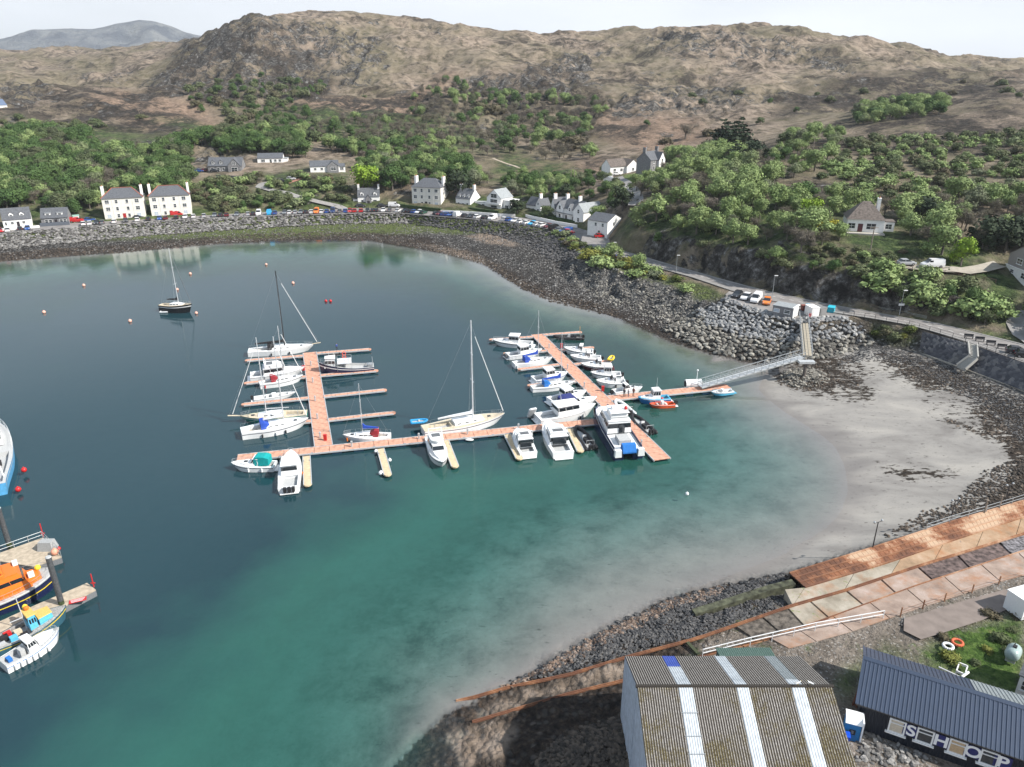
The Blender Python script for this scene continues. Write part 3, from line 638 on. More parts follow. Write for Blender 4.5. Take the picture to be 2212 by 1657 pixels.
kerb('pavement', along(ra, rb, .12, .02, .8), 1.5, .12, M_PAVE, -.02)
kerb('kerb', along(ra, rb, .93), .3, .14, M_KERB, -.02); kerb('kerb', along(la, lb, .97), .3, .14, M_KERB, -.02); kerb('kerb', along(la, lb, .04), .3, .14, M_KERB, -.02)
mb = MB(); cl_ = along(ra, rb, .55)
for i in range(0, len(cl_) - 1):
    a, b = cl_[i], cl_[i + 1]; mb.bar(Vector((a.x, a.y, 6.056)), Vector((a.x, a.y, 6.056)).lerp(Vector((b.x, b.y, 6.056)), .45), .13, .008)
o = mb.build('road_marking', M_LINE); o['kind'] = 'structure'
mb = MB()
for f in (.2, .9):
    c_ = along(ra, rb, f)
    for a, b in zip(c_[:-1], c_[1:]): mb.bar(Vector((a.x, a.y, 6.056)), Vector((b.x, b.y, 6.056)), .09, .006)
o = mb.build('road_marking', mat('worn_paint', (.42, .40, .36), .8)); o['kind'] = 'structure'
def opts(L_): return [onground(u, v) for u, v in L_]
ribbon('lane', opts([(747,452),(728,447),(690,438),(642,426),(594,414),(560,404),(566,396),(603,394)]), 3.4, mat('lane_grey', (.26, .25, .24), .9, scale=1))
ribbon('brick_ramp', opts([(622,396),(645,388),(668,379)]), 2.4, mat('ramp_red', (.34, .17, .12), .9, scale=2))
ribbon('lane', opts([(1372,444),(1374,436),(1370,422),(1361,406),(1345,393),(1332,383)]), 5.0, MATS['lane_grey'])
ribbon('driveway', opts([(1935,574),(1975,579),(2040,584),(2085,588),(2120,583),(2160,573)]), 3.6, mat('drive_pale', (.34, .31, .26), .9, scale=1))
ribbon('lane', opts([(2240,668),(2206,684),(2196,700),(2210,725),(2240,745)]), 4.0, MATS['lane_grey'])
ribbon('footpath', opts([(1065,342),(1085,350),(1110,358),(1135,368)]), 1.6, mat('path_pale', (.38, .32, .25), .9, scale=2))
TREE_CLEAR += [(1845,512,2.5), (1885,514,2.5), (1925,512,2), (480,388,4), (510,388,4), (575,362,5), (600,362,5), (690,384,5), (720,382,5), (755,378,4), (1420,388,4), (1350,388,5)]
TREE_CLEAR += [(u, v, 3.2) for u, v in [(728,447),(690,438),(642,426),(594,414),(560,404),(603,394),(640,390),(1372,444),(1374,436),(1370,422),(1361,406),(1345,393),(1332,383),(1315,380),(1960,577),(2000,581),(2040,584),(2085,588),(2120,583),(2206,684),(2198,705),(1380,385),(1365,385)]]
# ------------------------------------------------------------------ houses
WHT = mat('white_render', (.82, .81, .79), .85, var=.06, scale=1.2); CREAM = mat('cream_render', (.76, .73, .66), .85, var=.07, scale=1); SLATE = mat('slate', (.105, .112, .125), .7, var=.25, scale=2.5, bump=.4)
SLATE_L = mat('pale_slate', (.28, .30, .31), .7, var=.15, scale=2); TILE_B = mat('brown_tiles', (.145, .12, .105), .85, var=.3, scale=2, bump=.5); GREYW = mat('grey_wall', (.21, .21, .215), .85, var=.2, scale=2)
GLASS = mat('window_glass', (.03, .038, .045), .08, var=.1, spec=.8); FRAME = mat('window_frame', (.74, .74, .73), .5, var=.03); REDT = mat('red_ridge_tiles', (.38, .12, .075), .8, var=.2); REDD = mat('red_door', (.38, .02, .02), .5); DARKD = mat('dark_door', (.03, .025, .03), .5); POT = mat('terracotta_pot', (.42, .20, .11), .8)
BLIND = mat('pale_blind', (.45, .52, .60), .3)
_wc = {}
def window(parent, x, y, z, w, h, ang=0.0, pane=None, bars=1):
    k = (round(w, 2), round(h, 2), bars)
    if k not in _wc:
        f = MB(); t = .1
        f.box(-w / 2 - t, w / 2 + t, -.06, .0, -h / 2 - t, -h / 2); f.box(-w / 2 - t, w / 2 + t, -.06, .0, h / 2, h / 2 + t); f.box(-w / 2 - t, -w / 2, -.06, 0, -h / 2, h / 2); f.box(w / 2, w / 2 + t, -.06, 0, -h / 2, h / 2); f.box(-w / 2 - t - .05, w / 2 + t + .05, -.14, -.062, -h / 2 - t - .06, -h / 2 - t)
        if bars: f.box(-w / 2, w / 2, -.055, -.01, -.03, .03)
        if w > 1.3: f.box(-.03, .03, -.055, -.01, -h / 2, -.031); f.box(-.03, .03, -.055, -.01, .031, h / 2)
        fo = f.build('window', FRAME); p = MB(); p.box(-w / 2, w / 2, -.03, .0, -h / 2, h / 2); po = p.build('pane', GLASS); COL.objects.unlink(fo); COL.objects.unlink(po); _wc[k] = (fo.data, po.data)
    fo = bpy.data.objects.new('window', _wc[k][0]); COL.objects.link(fo); fo.parent = parent; fo.location = (x, y, z); fo.rotation_euler = (0, 0, ang)
    po = bpy.data.objects.new('pane', _wc[k][1]); COL.objects.link(po); po.parent = fo
    if pane: po.material_slots[0].link = 'OBJECT'; po.material_slots[0].material = pane
    return fo
def roof_gable(mb, x0, x1, y0, y1, ze, zr, axis='x', t=.14, oh=.25):
    if axis == 'x':
        ym = (y0 + y1) / 2; sl = (zr - ze) / (ym - y0); A = [(y0 - oh, ze - oh * sl), (ym, zr), (y1 + oh, ze - oh * sl)]
        mb.loft([[(x, y, z + t) for y, z in A] + [(x, y, z + .02) for y, z in A[::-1]] for x in (x0 - .12, x1 + .12)], closed=True)
    else:
        xm = (x0 + x1) / 2; sl = (zr - ze) / (xm - x0); A = [(x0 - oh, ze - oh * sl), (xm, zr), (x1 + oh, ze - oh * sl)]
        mb.loft([[(x, y, z + t) for x, z in A] + [(x, y, z + .02) for x, z in A[::-1]] for y in (y0 - .12, y1 + .12)], closed=True)
def roof_hip(mb, x0, x1, y0, y1, ze, zr, inset, oh=.3):
    ym = (y0 + y1) / 2; v = [(x0 - oh, y0 - oh, ze), (x1 + oh, y0 - oh, ze), (x1 + oh, y1 + oh, ze), (x0 - oh, y1 + oh, ze), (x0 + inset, ym, zr), (x1 - inset, ym, zr)]
    mb.add(v, [(0, 1, 5, 4), (1, 2, 5), (2, 3, 4, 5), (3, 0, 4), (3, 2, 1, 0)])
def wall_block(mb, x0, x1, y0, y1, ze, zr=None, axis='x', base=-2.5):
    if zr is None: mb.box(x0, x1, y0, y1, base, ze); return
    if axis == 'x':
        ym = (y0 + y1) / 2; mb.loft([[(x, y0, base), (x, y0, ze), (x, ym, zr), (x, y1, ze), (x, y1, base)] for x in (x0, x1)], closed=True)
    else:
        xm = (x0 + x1) / 2; mb.loft([[(x0, y, base), (x0, y, ze), (xm, y, zr), (x1, y, ze), (x1, y, base)] for y in (y0, y1)], closed=True)
def chimney(root, x, y, z0, z1, m, w=.8, d=1.3, pots=2):
    c = MB(); c.box(x - w / 2, x + w / 2, y - d / 2, y + d / 2, z0, z1); c.box(x - w / 2 - .06, x + w / 2 + .06, y - d / 2 - .06, y + d / 2 + .06, z1, z1 + .12); o = c.build('chimney', m, root)
    for i in range(pots): p = MB(); yy = y + (i - (pots - 1) / 2) * .45; p.tube((x, yy, z1 + .12), (x, yy, z1 + .55), .14, .11, 7); p.build('chimney_pot', POT, o)
def house(name, label, pl, pr, z, blocks, cat='house', wins=(), doors=(), chims=(), clear_r=None, group=None):
    a, b = G(*pl, z), G(*pr, z); d = b - a; w = d.length; rz = math.atan2(d.y, d.x)
    r = thing(name, label, cat, a, rz, group)
    for bl in blocks:                                    # (x0, x1, y0, y1, eave, ridge, type, wall mat, roof mat)
        x0, x1, y0, y1, ze, zr, ty, wm, rm = bl; x0 *= w; x1 *= w
        wb_ = MB()
        if ty == 'flat': wall_block(wb_, x0, x1, y0, y1, ze)
        elif ty == 'hip': wall_block(wb_, x0, x1, y0, y1, ze)
        else: wall_block(wb_, x0, x1, y0, y1, ze, zr, 'x' if ty == 'gx' else 'y')
        wb_.build('wall', wm, r); rb_ = MB()
        if ty == 'flat': rb_.box(x0 - .15, x1 + .15, y0 - .15, y1 + .15, ze + .002, ze + .16)
        elif ty == 'hip': roof_hip(rb_, x0, x1, y0, y1, ze + .003, zr, (y1 - y0) * .42)
        else: roof_gable(rb_, x0, x1, y0, y1, ze, zr, 'x' if ty == 'gx' else 'y')
        rb_.build('roof', rm, r)
    for q in wins:                                       # (x frac, y, z, w, h[, side, pane])
        x, y, zz, ww, hh = q[:5]; side = q[5] if len(q) > 5 else 'f'; pn = q[6] if len(q) > 6 else None
        window(r, x * w + (.0 if side == 'f' else .0), y, zz, ww, hh, {'f': 0, 'r': math.pi / 2, 'l': -math.pi / 2}[side], pn)
    for x, y, ww, hh, m in doors: dm = MB(); dm.box(x * w - ww / 2, x * w + ww / 2, y - .08, y + .02, 0, hh); dm.build('door', m, r)
    for x, y, z0, z1 in chims: chimney(r, x * w, y, z0, z1, WHT if 'stone' not in label else GREYW)
    c = a.lerp(b, .5); n = Vector((-d.y, d.x, 0)).normalized(); dep = max(bl[3] for bl in blocks)
    for f in (0, .5, 1): q = a.lerp(b, f) + n * dep * .5; EXC.append((q.x, q.y, dep * .62 + 1)); q = a.lerp(b, f) - n * 3; EXC.append((q.x, q.y, 4.0)); q = q - n * 5; EXC.append((q.x, q.y, 4.0))
    return r, w
EXC = []
def dormer(r, x, y, z, w=1.5, h=1.3, m=WHT, rm=SLATE, flat=False, pane=None):
    b = MB(); dl = 2.2
    if flat: b.box(x - w / 2, x + w / 2, y, y + dl, z, z + h)
    else: b.loft([[(x - w / 2, yy, z), (x - w / 2, yy, z + h), (x, yy, z + h + w * .45), (x + w / 2, yy, z + h), (x + w / 2, yy, z)] for yy in (y, y + dl)], closed=True)
    o = b.build('dormer', m, r); f = MB()
    if flat: f.box(x - w / 2 - .15, x + w / 2 + .15, y - .15, y + dl, z + h + .003, z + h + .12)
    else: roof_gable(f, x - w / 2, x + w / 2, y, y + dl, z + h, z + h + w * .45, 'y', .09, .12)
    f.build('dormer_roof', rm, o); wd = window(o, x, y - .01, z + h * .55, w * .55, h * .6, 0, pane)
def tenement(pl, pr, z, lab, red, doorm, dep=9.0):
    fx = [.12, .345, .605, .845]; ww = [1.35, .85, .85, 1.35]; zz = [1.5, 4.2, 6.9]
    wins = [(fx[i], -.0, zz[j], ww[i], 1.25, 'f', BLIND if (i, j) in ((0, 0), (3, 0)) else None) for i in range(4) for j in range(3)]
    r, w = house('tenement', lab, pl, pr, z, [(0, 1, 0, dep, 8.3, 11.6, 'hip', CREAM, SLATE)], 'tenement', wins, [(.485, 0, 1.1, 2.3, doorm)], [])
    for x in (.0, 1.0): chimney(r, x * w + (.38 if x == 0 else -.38), dep * .5, 5, 12.2, WHT, .8, 2.6, 4)
    if red:
        m = MB(); ins = dep * .42; e = .3; ym = dep / 2
        for p, q in (((-e, -e, 8.33), (ins, ym, 11.65)), ((w + e, -e, 8.33), (w - ins, ym, 11.65)), ((ins, ym, 11.65), (w - ins, ym, 11.65))): m.bar(p, q, .28, .16)
        m.build('ridge_tiles', REDT, r)
    for x in (.24, .74): s = MB(); s.tube((x * w, -.06, 0), (x * w, -.06, 8.2), .06, .06, 5); s.build('downpipe', FRAME, r)
    s = MB(); s.box(-.05, w + .05, -.34, -.2, 8.14, 8.28); s.build('gutter', GREYW, r)
    return r
tenement((228,476), (316,471), 5.2, 'left one of the two cream tenements with red ridge tiles by the shore road', True, REDD)
tenement((329,470), (416,465), 5.2, 'right one of the two cream tenements, red van parked at its door', True, REDD)
tenement((891,446), (953,449), 5.4, 'white three storey tenement behind a hedge, in the middle of the shore road', False, DARKD, 9.5)
r, w = house('cottage', 'white cottage with two gabled dormers, leftmost on the shore road', (9,493), (71,488), 5.2, [(0, 1, 0, 6.5, 3.0, 6.6, 'gx', WHT, SLATE)], wins=[(.1, 0, 1.5, .6, 1.1), (.32, 0, 1.6, .9, .8), (.72, 0, 1.6, .9, .8)], doors=[(.52, 0, .9, 2, DARKD)])
dormer(r, w * .33, .9, 3.4); dormer(r, w * .7, .9, 3.4)
r, w = house('cottage', 'dark grey cottage with two flat roofed dormers and dark roadside wall', (91,487), (149,484), 5.2, [(0, 1, 0, 6.5, 2.7, 5.8, 'gx', GREYW, SLATE)], wins=[(.2, 0, 1.4, 1.0, 1.1), (.35, 0, 1.4, 1.0, 1.1), (.75, 0, 1.4, 1.0, 1.1), (.88, 0, 1.4, 1.0, 1.1)], doors=[(.55, 0, .9, 2, DARKD)])
dormer(r, w * .27, .8, 3.1, 1.9, 1.2, WHT, SLATE_L, True); dormer(r, w * .72, .8, 3.1, 1.9, 1.2, WHT, SLATE_L, True)
house('garden_shed', 'small green roofed shed amid clutter beside the dark grey cottage', (160,481), (173,480), 5.2, [(0, 1, 0, 2.5, 2.4, None, 'flat', WHT, mat('mint_roof', (.30, .50, .42), .7))], cat='shed')
z = onground(480, 374).z
r, w = house('lodge', 'large grey stone house with slate roof and two dormers below a rock face', (451,373), (524,372), z, [(0, 1, 0, 8, 3.0, 6.4, 'gx', GREYW, SLATE), (.6, .98, -1.2, 4, 3.0, 6.3, 'gy', GREYW, SLATE)], wins=[(.12, 0, 1.5, 1.2, 1.2), (.3, 0, 1.5, 1.2, 1.2), (.45, 0, 1.5, .9, 1.2), (.79, -1.2, 1.3, 2.6, 1.9), (.79, -1.2, 4.1, 1.4, 1.1)])
dormer(r, w * .15, .8, 3.6, 1.6, 1.2, GREYW); dormer(r, w * .38, .8, 3.6, 1.6, 1.2, GREYW)
def retaining(name, label, pts, h, t, m, cat='wall', cap=None):
    b = MB(); P = [Vector((p.x, p.y, 0)) for p in pts]; zs = [p.z for p in pts]
    for i in range(len(P) - 1):
        d = (P[i + 1] - P[i]).normalized(); n = Vector((-d.y, d.x, 0)) * t / 2; a, c = P[i] - d * t * .49, P[i + 1] + d * t * .49
        b.add([(a.x - n.x, a.y - n.y, zs[i] - 1.5), (c.x - n.x, c.y - n.y, zs[i + 1] - 1.5), (c.x + n.x, c.y + n.y, zs[i + 1] - 1.5), (a.x + n.x, a.y + n.y, zs[i] - 1.5), (a.x - n.x, a.y - n.y, zs[i] + h), (c.x - n.x, c.y - n.y, zs[i + 1] + h), (c.x + n.x, c.y + n.y, zs[i + 1] + h), (a.x + n.x, a.y + n.y, zs[i] + h)],
              [(0, 3, 2, 1), (4, 5, 6, 7), (0, 1, 5, 4), (1, 2, 6, 5), (2, 3, 7, 6), (3, 0, 4, 7)])
    o = b.build(name, m); return tag(o, label, cat)
retaining('terrace_wall', 'grey retaining wall of the terrace below the large grey house', [G(468,379,z), G(500,381,z), G(537,383,z)], .3, .4, GREYW)
retaining('garden_wall', 'low white garden wall with pillars before the leftmost cottage', [G(0,498,5.2), G(40,495,5.2), G(85,491,5.2)], .7, .25, WHT)
retaining('garden_wall', 'dark blue grey wall in front of the dark grey cottage', [G(88,489,5.2), G(120,487,5.2), G(150,485,5.2)], 1.2, .25, mat('slate_blue_wall', (.10, .115, .14), .8))
z = onground(590, 355).z
house('bungalow', 'long white bungalow with grey roof high above the shore road', (557,354), (612,353), z, [(0, 1, 0, 6.5, 2.6, 4.6, 'gx', WHT, SLATE), (1.0, 1.18, .6, 5, 2.3, None, 'flat', WHT, SLATE_L)], 'bungalow', [(.22, 0, 1.4, 1.7, 1.1), (.52, 0, 1.2, .9, 1.6), (.7, 0, 1.4, 1.1, 1.0), (.88, 0, 1.4, 1.1, 1.0)])
z = onground(700, 372).z
house('bungalow', 'white bungalow with grey stone gable facing the harbour and glazed annexe', (671,373), (733,371), z, [(0, 1, 0, 7, 2.7, 4.9, 'gx', WHT, SLATE), (.58, .98, -.8, 4, 2.7, 4.8, 'gy', GREYW, SLATE), (1.0, 1.22, .8, 5, 2.3, 3.4, 'gx', WHT, SLATE)], 'bungalow', [(.17, 0, 1.5, 1.1, .9), (.4, 0, 1.5, 1.1, .9), (.8, -.8, 1.5, 2.2, 1.3), (1.1, .8, 1.3, 1.6, 1.1)])
r, w = house('villa', 'white villa with grey porch, twin dormers and end chimneys', (774,444), (821,443), 5.6, [(0, 1, 0, 7, 3.8, 6.8, 'gx', WHT, SLATE), (-.22, 0, .8, 5, 2.6, None, 'flat', WHT, SLATE), (.36, .62, -1.2, 1.5, 2.8, 4.6, 'gy', GREYW, SLATE)], 'house', [(.2, 0, 1.6, .9, 1.4), (.78, 0, 1.6, 1.4, 1.4), (-.1, .8, 1.4, .9, .9)], [(.49, -1.2, 1, 2.1, DARKD)], [(.04, 3.5, 5, 8.3), (.96, 3.5, 5, 8.3)])
dormer(r, w * .2, .3, 3.4, 1.5, 1.7); dormer(r, w * .8, .3, 3.4, 1.5, 1.7)
r, w = house('cottage', 'white cottage with three dormers and orange chimney pots, right of the middle tenement', (985,448), (1016,451), 5.6, [(0, 1, 0, 8, 4.0, 7.6, 'gx', WHT, SLATE)], wins=[(.2, 0, 1.6, .8, 1.1), (.8, 0, 1.6, .8, 1.1), (1.0, 3, 2.0, .8, 1.1, 'r')], doors=[(.5, 0, .9, 2, DARKD)], chims=[(.05, 4, 6, 9.2), (.95, 4, 6, 9.2)])
for f in (.2, .5, .8): dormer(r, w * f, .4, 3.7, 1.3, 1.4)
r, w = house('modern_house', 'modern white house with pale steep roof, big glass gable and balcony', (1052,453), (1082,457), 5.6, [(0, 1, 0, 8, 5.2, 8.4, 'gy', WHT, SLATE_L), (1.0, 1.55, 1.5, 7, 4.4, None, 'flat', WHT, WHT), (-1.1, 0, .3, 4, 2.6, None, 'flat', WHT, SLATE_L)], wins=[(.5, 0, 6.0, 3.0, 1.5), (.5, 0, 3.9, 3.6, 1.3), (.5, 0, 1.3, 3.2, 1.6), (1.25, 1.5, 1.5, 1.5, 1.9), (-.8, .3, 1.4, 1.4, 1.3), (-.3, .3, 1.4, 1.4, 1.3)])
b = MB(); b.box(-.1, w + .1, -1.3, -.003, 2.75, 2.9); b.box(-.1, w + .1, -1.3, -1.22, 2.9, 3.5); b.build('balcony', WHT, r)
r, w = house('cottage', 'small white cottage with dark roof between garden and round tree', (1137,458), (1158,462), 5.8, [(0, 1, 0, 5.5, 3.2, 6.0, 'gx', WHT, SLATE), (1.0, 1.5, -.3, 5, 3.6, 6.0, 'gy', WHT, SLATE)], wins=[(.25, 0, 1.5, .9, .9), (.7, 0, 1.5, .9, .9), (1.25, -.3, 1.5, .9, 1.1), (1.25, -.3, 4.2, .7, .8)], chims=[(.97, 2.7, 5, 7.6)])
r, w = house('terrace_house', 'long white house with three gables and two chimneys near the end of the car row', (1201,471), (1249,482), 5.8, [(0, 1, 0, 7, 4.6, 7.6, 'gx', WHT, SLATE), (.08, .36, -.6, 3, 4.6, 7.0, 'gy', WHT, SLATE), (.55, .72, -.3, 3, 4.6, 6.4, 'gy', WHT, SLATE), (.86, 1.3, -1.0, 9, 4.6, 7.4, 'gy', WHT, SLATE_L)],
 wins=[(.22, -.6, 1.5, 1.0, 1.2), (.22, -.6, 4.6, 1.0, 1.2), (.63, -.3, 4.4, .9, 1.1), (.63, 0, 1.5, .9, 1.2), (1.08, -1, 1.5, 1.0, 1.4), (1.08, -1, 4.6, 1.0, 1.3)], doors=[(.46, 0, .9, 2, DARKD), (.78, 0, .9, 2, DARKD)], chims=[(.2, 3.5, 6, 9.2), (.75, 3.5, 6, 9.2)])
b = MB(); b.box(.1 * w, .84 * w, -1.4, -.61, 2.7, 2.8); b.build('porch_roof', SLATE, r)
house('outbuilding', 'narrow white gable end standing behind the long white house', (1190,466), (1198,470), 5.8, [(0, 1, 0, 6, 3.8, 7.4, 'gy', WHT, SLATE)], 'house', chims=[(.5, 1.0, 6.4, 8.8)])
r, w = house('gabled_house', 'tall white gabled house with dark roof at the road junction', (1311,515), (1344,507), 6.0, [(0, 1, 0, 8.5, 5.4, 7.4, 'gy', WHT, SLATE)], 'house', [(.4, 0, 4.4, 1.0, 1.1), (.85, 0, 1.4, .9, 1.3), (0, 2, 4.2, .8, 1.0, 'l'), (0, 5, 4.2, .8, 1.0, 'l'), (0, 3.5, 1.5, .8, 1.4, 'l')])
z = onground(1345, 375).z
house('bungalow', 'white house with brown roof above the lane and lawn', (1318,377), (1380,373), z, [(-.0, .58, 0, 7, 3.2, 6.0, 'gx', WHT, TILE_B), (.52, .95, -1.2, 7, 3.2, 5.8, 'gy', WHT, TILE_B), (.95, 1.2, .5, 5, 2.6, None, 'flat', WHT, WHT)], 'house', [(.15, 0, 1.7, 1.2, 1.1), (.38, 0, 1.7, 1.2, 1.1), (.73, -1.2, 1.8, 1.0, 1.1), (1.1, .5, 1.5, 1.0, 1.2)])
z = onground(1415, 372).z
r, w = house('villa', 'grey stone villa with white gables half hidden by trees above the lane', (1404,374), (1432,370), z, [(0, 1, 0, 7, 5, 8, 'gx', GREYW, SLATE), (.5, .95, -1, 3, 5, 7.8, 'gy', WHT, SLATE)], 'house', [(.25, 0, 1.8, 1, 1.4), (.25, 0, 4.2, .9, 1.0), (.73, -1, 1.8, 1.3, 1.4), (.73, -1, 4.6, 1.0, 1.1)], chims=[(.04, 3.5, 6, 9.6), (.95, 3.5, 6, 9.6)])
z = onground(1312, 397).z
house('shed', 'small white shed below the lawn beside the lane', (1303,399), (1321,400), z, [(0, 1, 0, 3.5, 2.3, 3.2, 'gy', WHT, SLATE_L)], 'shed')
z = onground(1870, 501).z
r, w = house('bungalow', 'bungalow with brown hipped roof, white walls and dark red door, above the coast road', (1827,499), (1907,503), z, [(0, 1, 0, 8.5, 3.2, 7.4, 'hip', WHT, TILE_B), (1.0, 1.3, 1.5, 5.5, 2.6, None, 'flat', WHT, TILE_B)], 'bungalow', [(.13, 0, 1.5, 1.7, 1.3), (.66, 0, 1.5, 2.2, 1.4), (1.15, 1.5, 1.4, 1.5, 1.2), (.02, 3, 1.5, 1.2, 1.1, 'l')], [(.37, 0, 1.2, 2.1, mat('maroon_door', (.09, .02, .025), .5))], [(.83, 4.3, 4.8, 8.2)])
b = MB(); b.box(-.5, w * 1.02, -2.2, -.003, -.5, -.05); b.build('terrace', mat('terrace_slab', (.42, .39, .35), .9), r)
z = onground(2190, 600).z
house('chalet_house', 'house at the right edge with grey clad gable over white ground floor', (2170,594), (2226,618), z - .5, [(0, 1, 0, 9, 5.4, 8.2, 'gy', mat('grey_cladding', (.28, .26, .25), .9), TILE_B), (-.02, 1.02, -.12, 8, 2.6, None, 'flat', WHT, WHT)], 'house', [(.42, 0, 4.3, 2.0, 1.2), (.25, -.12, 1.6, 1.2, .7), (.7, -.12, 1.5, 1.8, 1.2)], chims=[(.5, 3, 7, 9.4)])
z = onground(8, 237).z
house('cottage', 'far white cottage with blue roof at the left edge of the hill', (-12,237), (17,236), z, [(0, 1, 0, 7, 2.6, 6, 'gx', WHT, mat('blue_roof', (.10, .14, .22), .6))])
# hedges and white boundary walls of the shore gardens
M_HEDGE = leaf_h = mat('hedge_leaf', (.035, .07, .02), .9, var=.5, scale=3, bump=1.0, bscale=6)
def hedge(label, L_, h=1.3, w=.9, z=5.3): return retaining('hedge', label, [G(u, v, z) for u, v in L_], h, w, M_HEDGE, 'hedge')
hedge('clipped hedge in front of the middle white tenement', [(856,446),(900,452),(951,457)]); hedge('clipped hedge in front of the modern house', [(1014,455),(1045,459),(1075,462)])
hedge('clipped hedge in front of the small white cottage', [(1137,465),(1158,470)]); hedge('clipped hedge in front of the long white house', [(1172,472),(1210,478),(1246,485)])
retaining('garden_wall', 'white wall between shore road and the middle gardens', [G(u, v, 5.2) for u, v in [(953,459),(1015,462),(1080,467),(1112,468)]], 1.0, .3, WHT)
retaining('garden_wall', 'white wall along the road before the long white house', [G(u, v, 5.3) for u, v in [(1136,469),(1165,475),(1200,483),(1246,491)]], 1.0, .3, WHT)
o = MB(); o.box(-2.0, 2.0, -1.2, 1.2, -.5, 1.7); o.tube((-2, 0, 1.7), (2, 0, 1.7), 1.0, 1.0, 8); q = G(869,440,5.3); g_ = o.build('oil_tank', mat('dark_green_plastic', (.02, .12, .08), .5)); g_.location = q; g_.scale = (.8, .8, .8); tag(g_, 'dark green storage tank left of the middle tenement', 'tank')
# slate crag behind the grey house is part of the hillside; roadside fence, railing, poles
M_STEEL = mat('galvanised_steel', (.42, .44, .45), .45, metal=.5); M_BLKST = mat('black_steel', (.035, .035, .04), .5); M_WOODP = mat('pole_wood', (.26, .22, .18), .9, var=.3)
def railing(name, label, pts, h, step, m, rails=(1.0, .55), post=.07, cat='railing', rail_r=.03, group=None):
    r = thing(name, label, cat, pts[0], 0, group); o0 = pts[0]; P = []
    for a, b in zip(pts[:-1], pts[1:]):
        k = max(1, int((b - a).length / step)); P += [a.lerp(b, i / k) for i in range(k)]
    P.append(pts[-1]); pm = MB(); pm.box(-post / 2, post / 2, -post / 2, post / 2, -.2, h); me = pm.build('post', m, r); me.location = P[0] - o0
    for p in P[1:]: c = me.copy(); COL.objects.link(c); c.location = p - o0
    for f in rails:
        b = MB(); b.path([p - o0 + Vector((0, 0, h * f - .02)) for p in P], rail_r, 5); b.build('rail', m, r)
    return r
railing('railing', 'dark metal railing along the sea side of the coast road', [G(u, v, 6.15) for u, v in [(1800,676),(1890,690),(1963,703),(2030,722),(2085,739)]], 1.1, 2.0, M_BLKST, (1.0, .52))
railing('railing', 'dark metal railing right of the steps by the coast road', [G(u, v, 6.15) for u, v in [(2112,748),(2150,762),(2212,784),(2300,818)]], 1.1, 2.0, M_BLKST, (1.0, .52))
railing('roadside_fence', 'long grey roadside fence at the foot of the rock face', [G(u, v, 6.2) for u, v in [(1384,547),(1465,571),(1550,595),(1656,622),(1776,648),(1860,663),(1946,679),(2000,690)]], .8, 2.4, mat('weathered_fence', (.24, .25, .22), .8), (1.0, .7, .4), .09, 'fence', .06)
railing('drive_fence', 'low brown wooden fence beside the driveway above the road', [onground(u, v) for u, v in [(1925,574),(1970,584),(2040,592),(2100,600),(2150,612)]], .9, 2.2, mat('brown_fence', (.10, .06, .045), .8), (.95, .5), .1, 'fence', .05)
def lamp(u, v, z, vt, label, sign=None):
    p = G(u, v, z); h = top_z(p.x, p.y, vt) - z; r = thing('street_lamp', label, 'street lamp', p)
    b = MB(); b.tube((0, 0, 0), (0, 0, h * .35), .09, .08, 7); b.tube((0, 0, h * .35), (0, 0, h), .06, .045, 6); b.build('pole', M_STEEL, r)
    b = MB(); b.box(-.1, .75, -.13, .13, h, h + .14); b.build('lamp_head', FRAME, r)
    if sign: b = MB(); b.box(-.65, .65, -.1, -.06, h * .42, h * .42 + .5); b.build('sign_panel', FRAME, r)
lamp(1460, 590, 6, 552, 'street lamp on the coast road above the headland'); lamp(1668, 640, 6, 596, 'street lamp behind the orange car'); lamp(1942, 683, 6, 628, 'street lamp with white sign panel on the coast road', True)
lamp(1325, 552, 6, 524, 'street lamp at the junction beside the headland bushes')
def pole(u, vb, vt, label, arms=True, two=False):
    p = onground(u, vb); h = max(6, top_z(p.x, p.y, vt) - p.z); r = thing('telegraph_pole', label, 'pole', p); 
    for dx in ((-.9, .9) if two else (0,)): b = MB(); b.tube((dx, 0, -.3), (dx, 0, h), .16, .11, 6); b.build('pole_shaft', M_WOODP, r)
    if arms: b = MB(); b.box(-1.1 - (.6 if two else 0), 1.1 + (.6 if two else 0), -.08, .08, h - .5, h - .35); b.build('crossarm', M_WOODP, r)
for q in [(303,258,234,'telegraph pole on the tan knoll at the left'),(613,262,240,'telegraph pole above the wood, below the big crag'),(693,296,270,'telegraph pole at the top edge of the middle wood'),(1754,340,294,'white telegraph pole on the heather slope at the right'),(2068,445,393,'telegraph pole high on the right slope'),(942,405,372,'telegraph pole behind the middle tenement'),(818,310,285,'short telegraph pole behind the middle wood'),
          (1233,398,362,'left of two close telegraph poles on the bracken field'),(1240,396,362,'right of two close telegraph poles on the bracken field'),(1627,410,368,'telegraph pole amid the light green wood'),(63,246,222,'telegraph pole beside the blue roofed cottage'),(1880,540,505,'pole in front of the hipped bungalow')]: pole(*q)
pole(1587, 336, 300, 'double telegraph pole beside the ridge conifers', True, True)
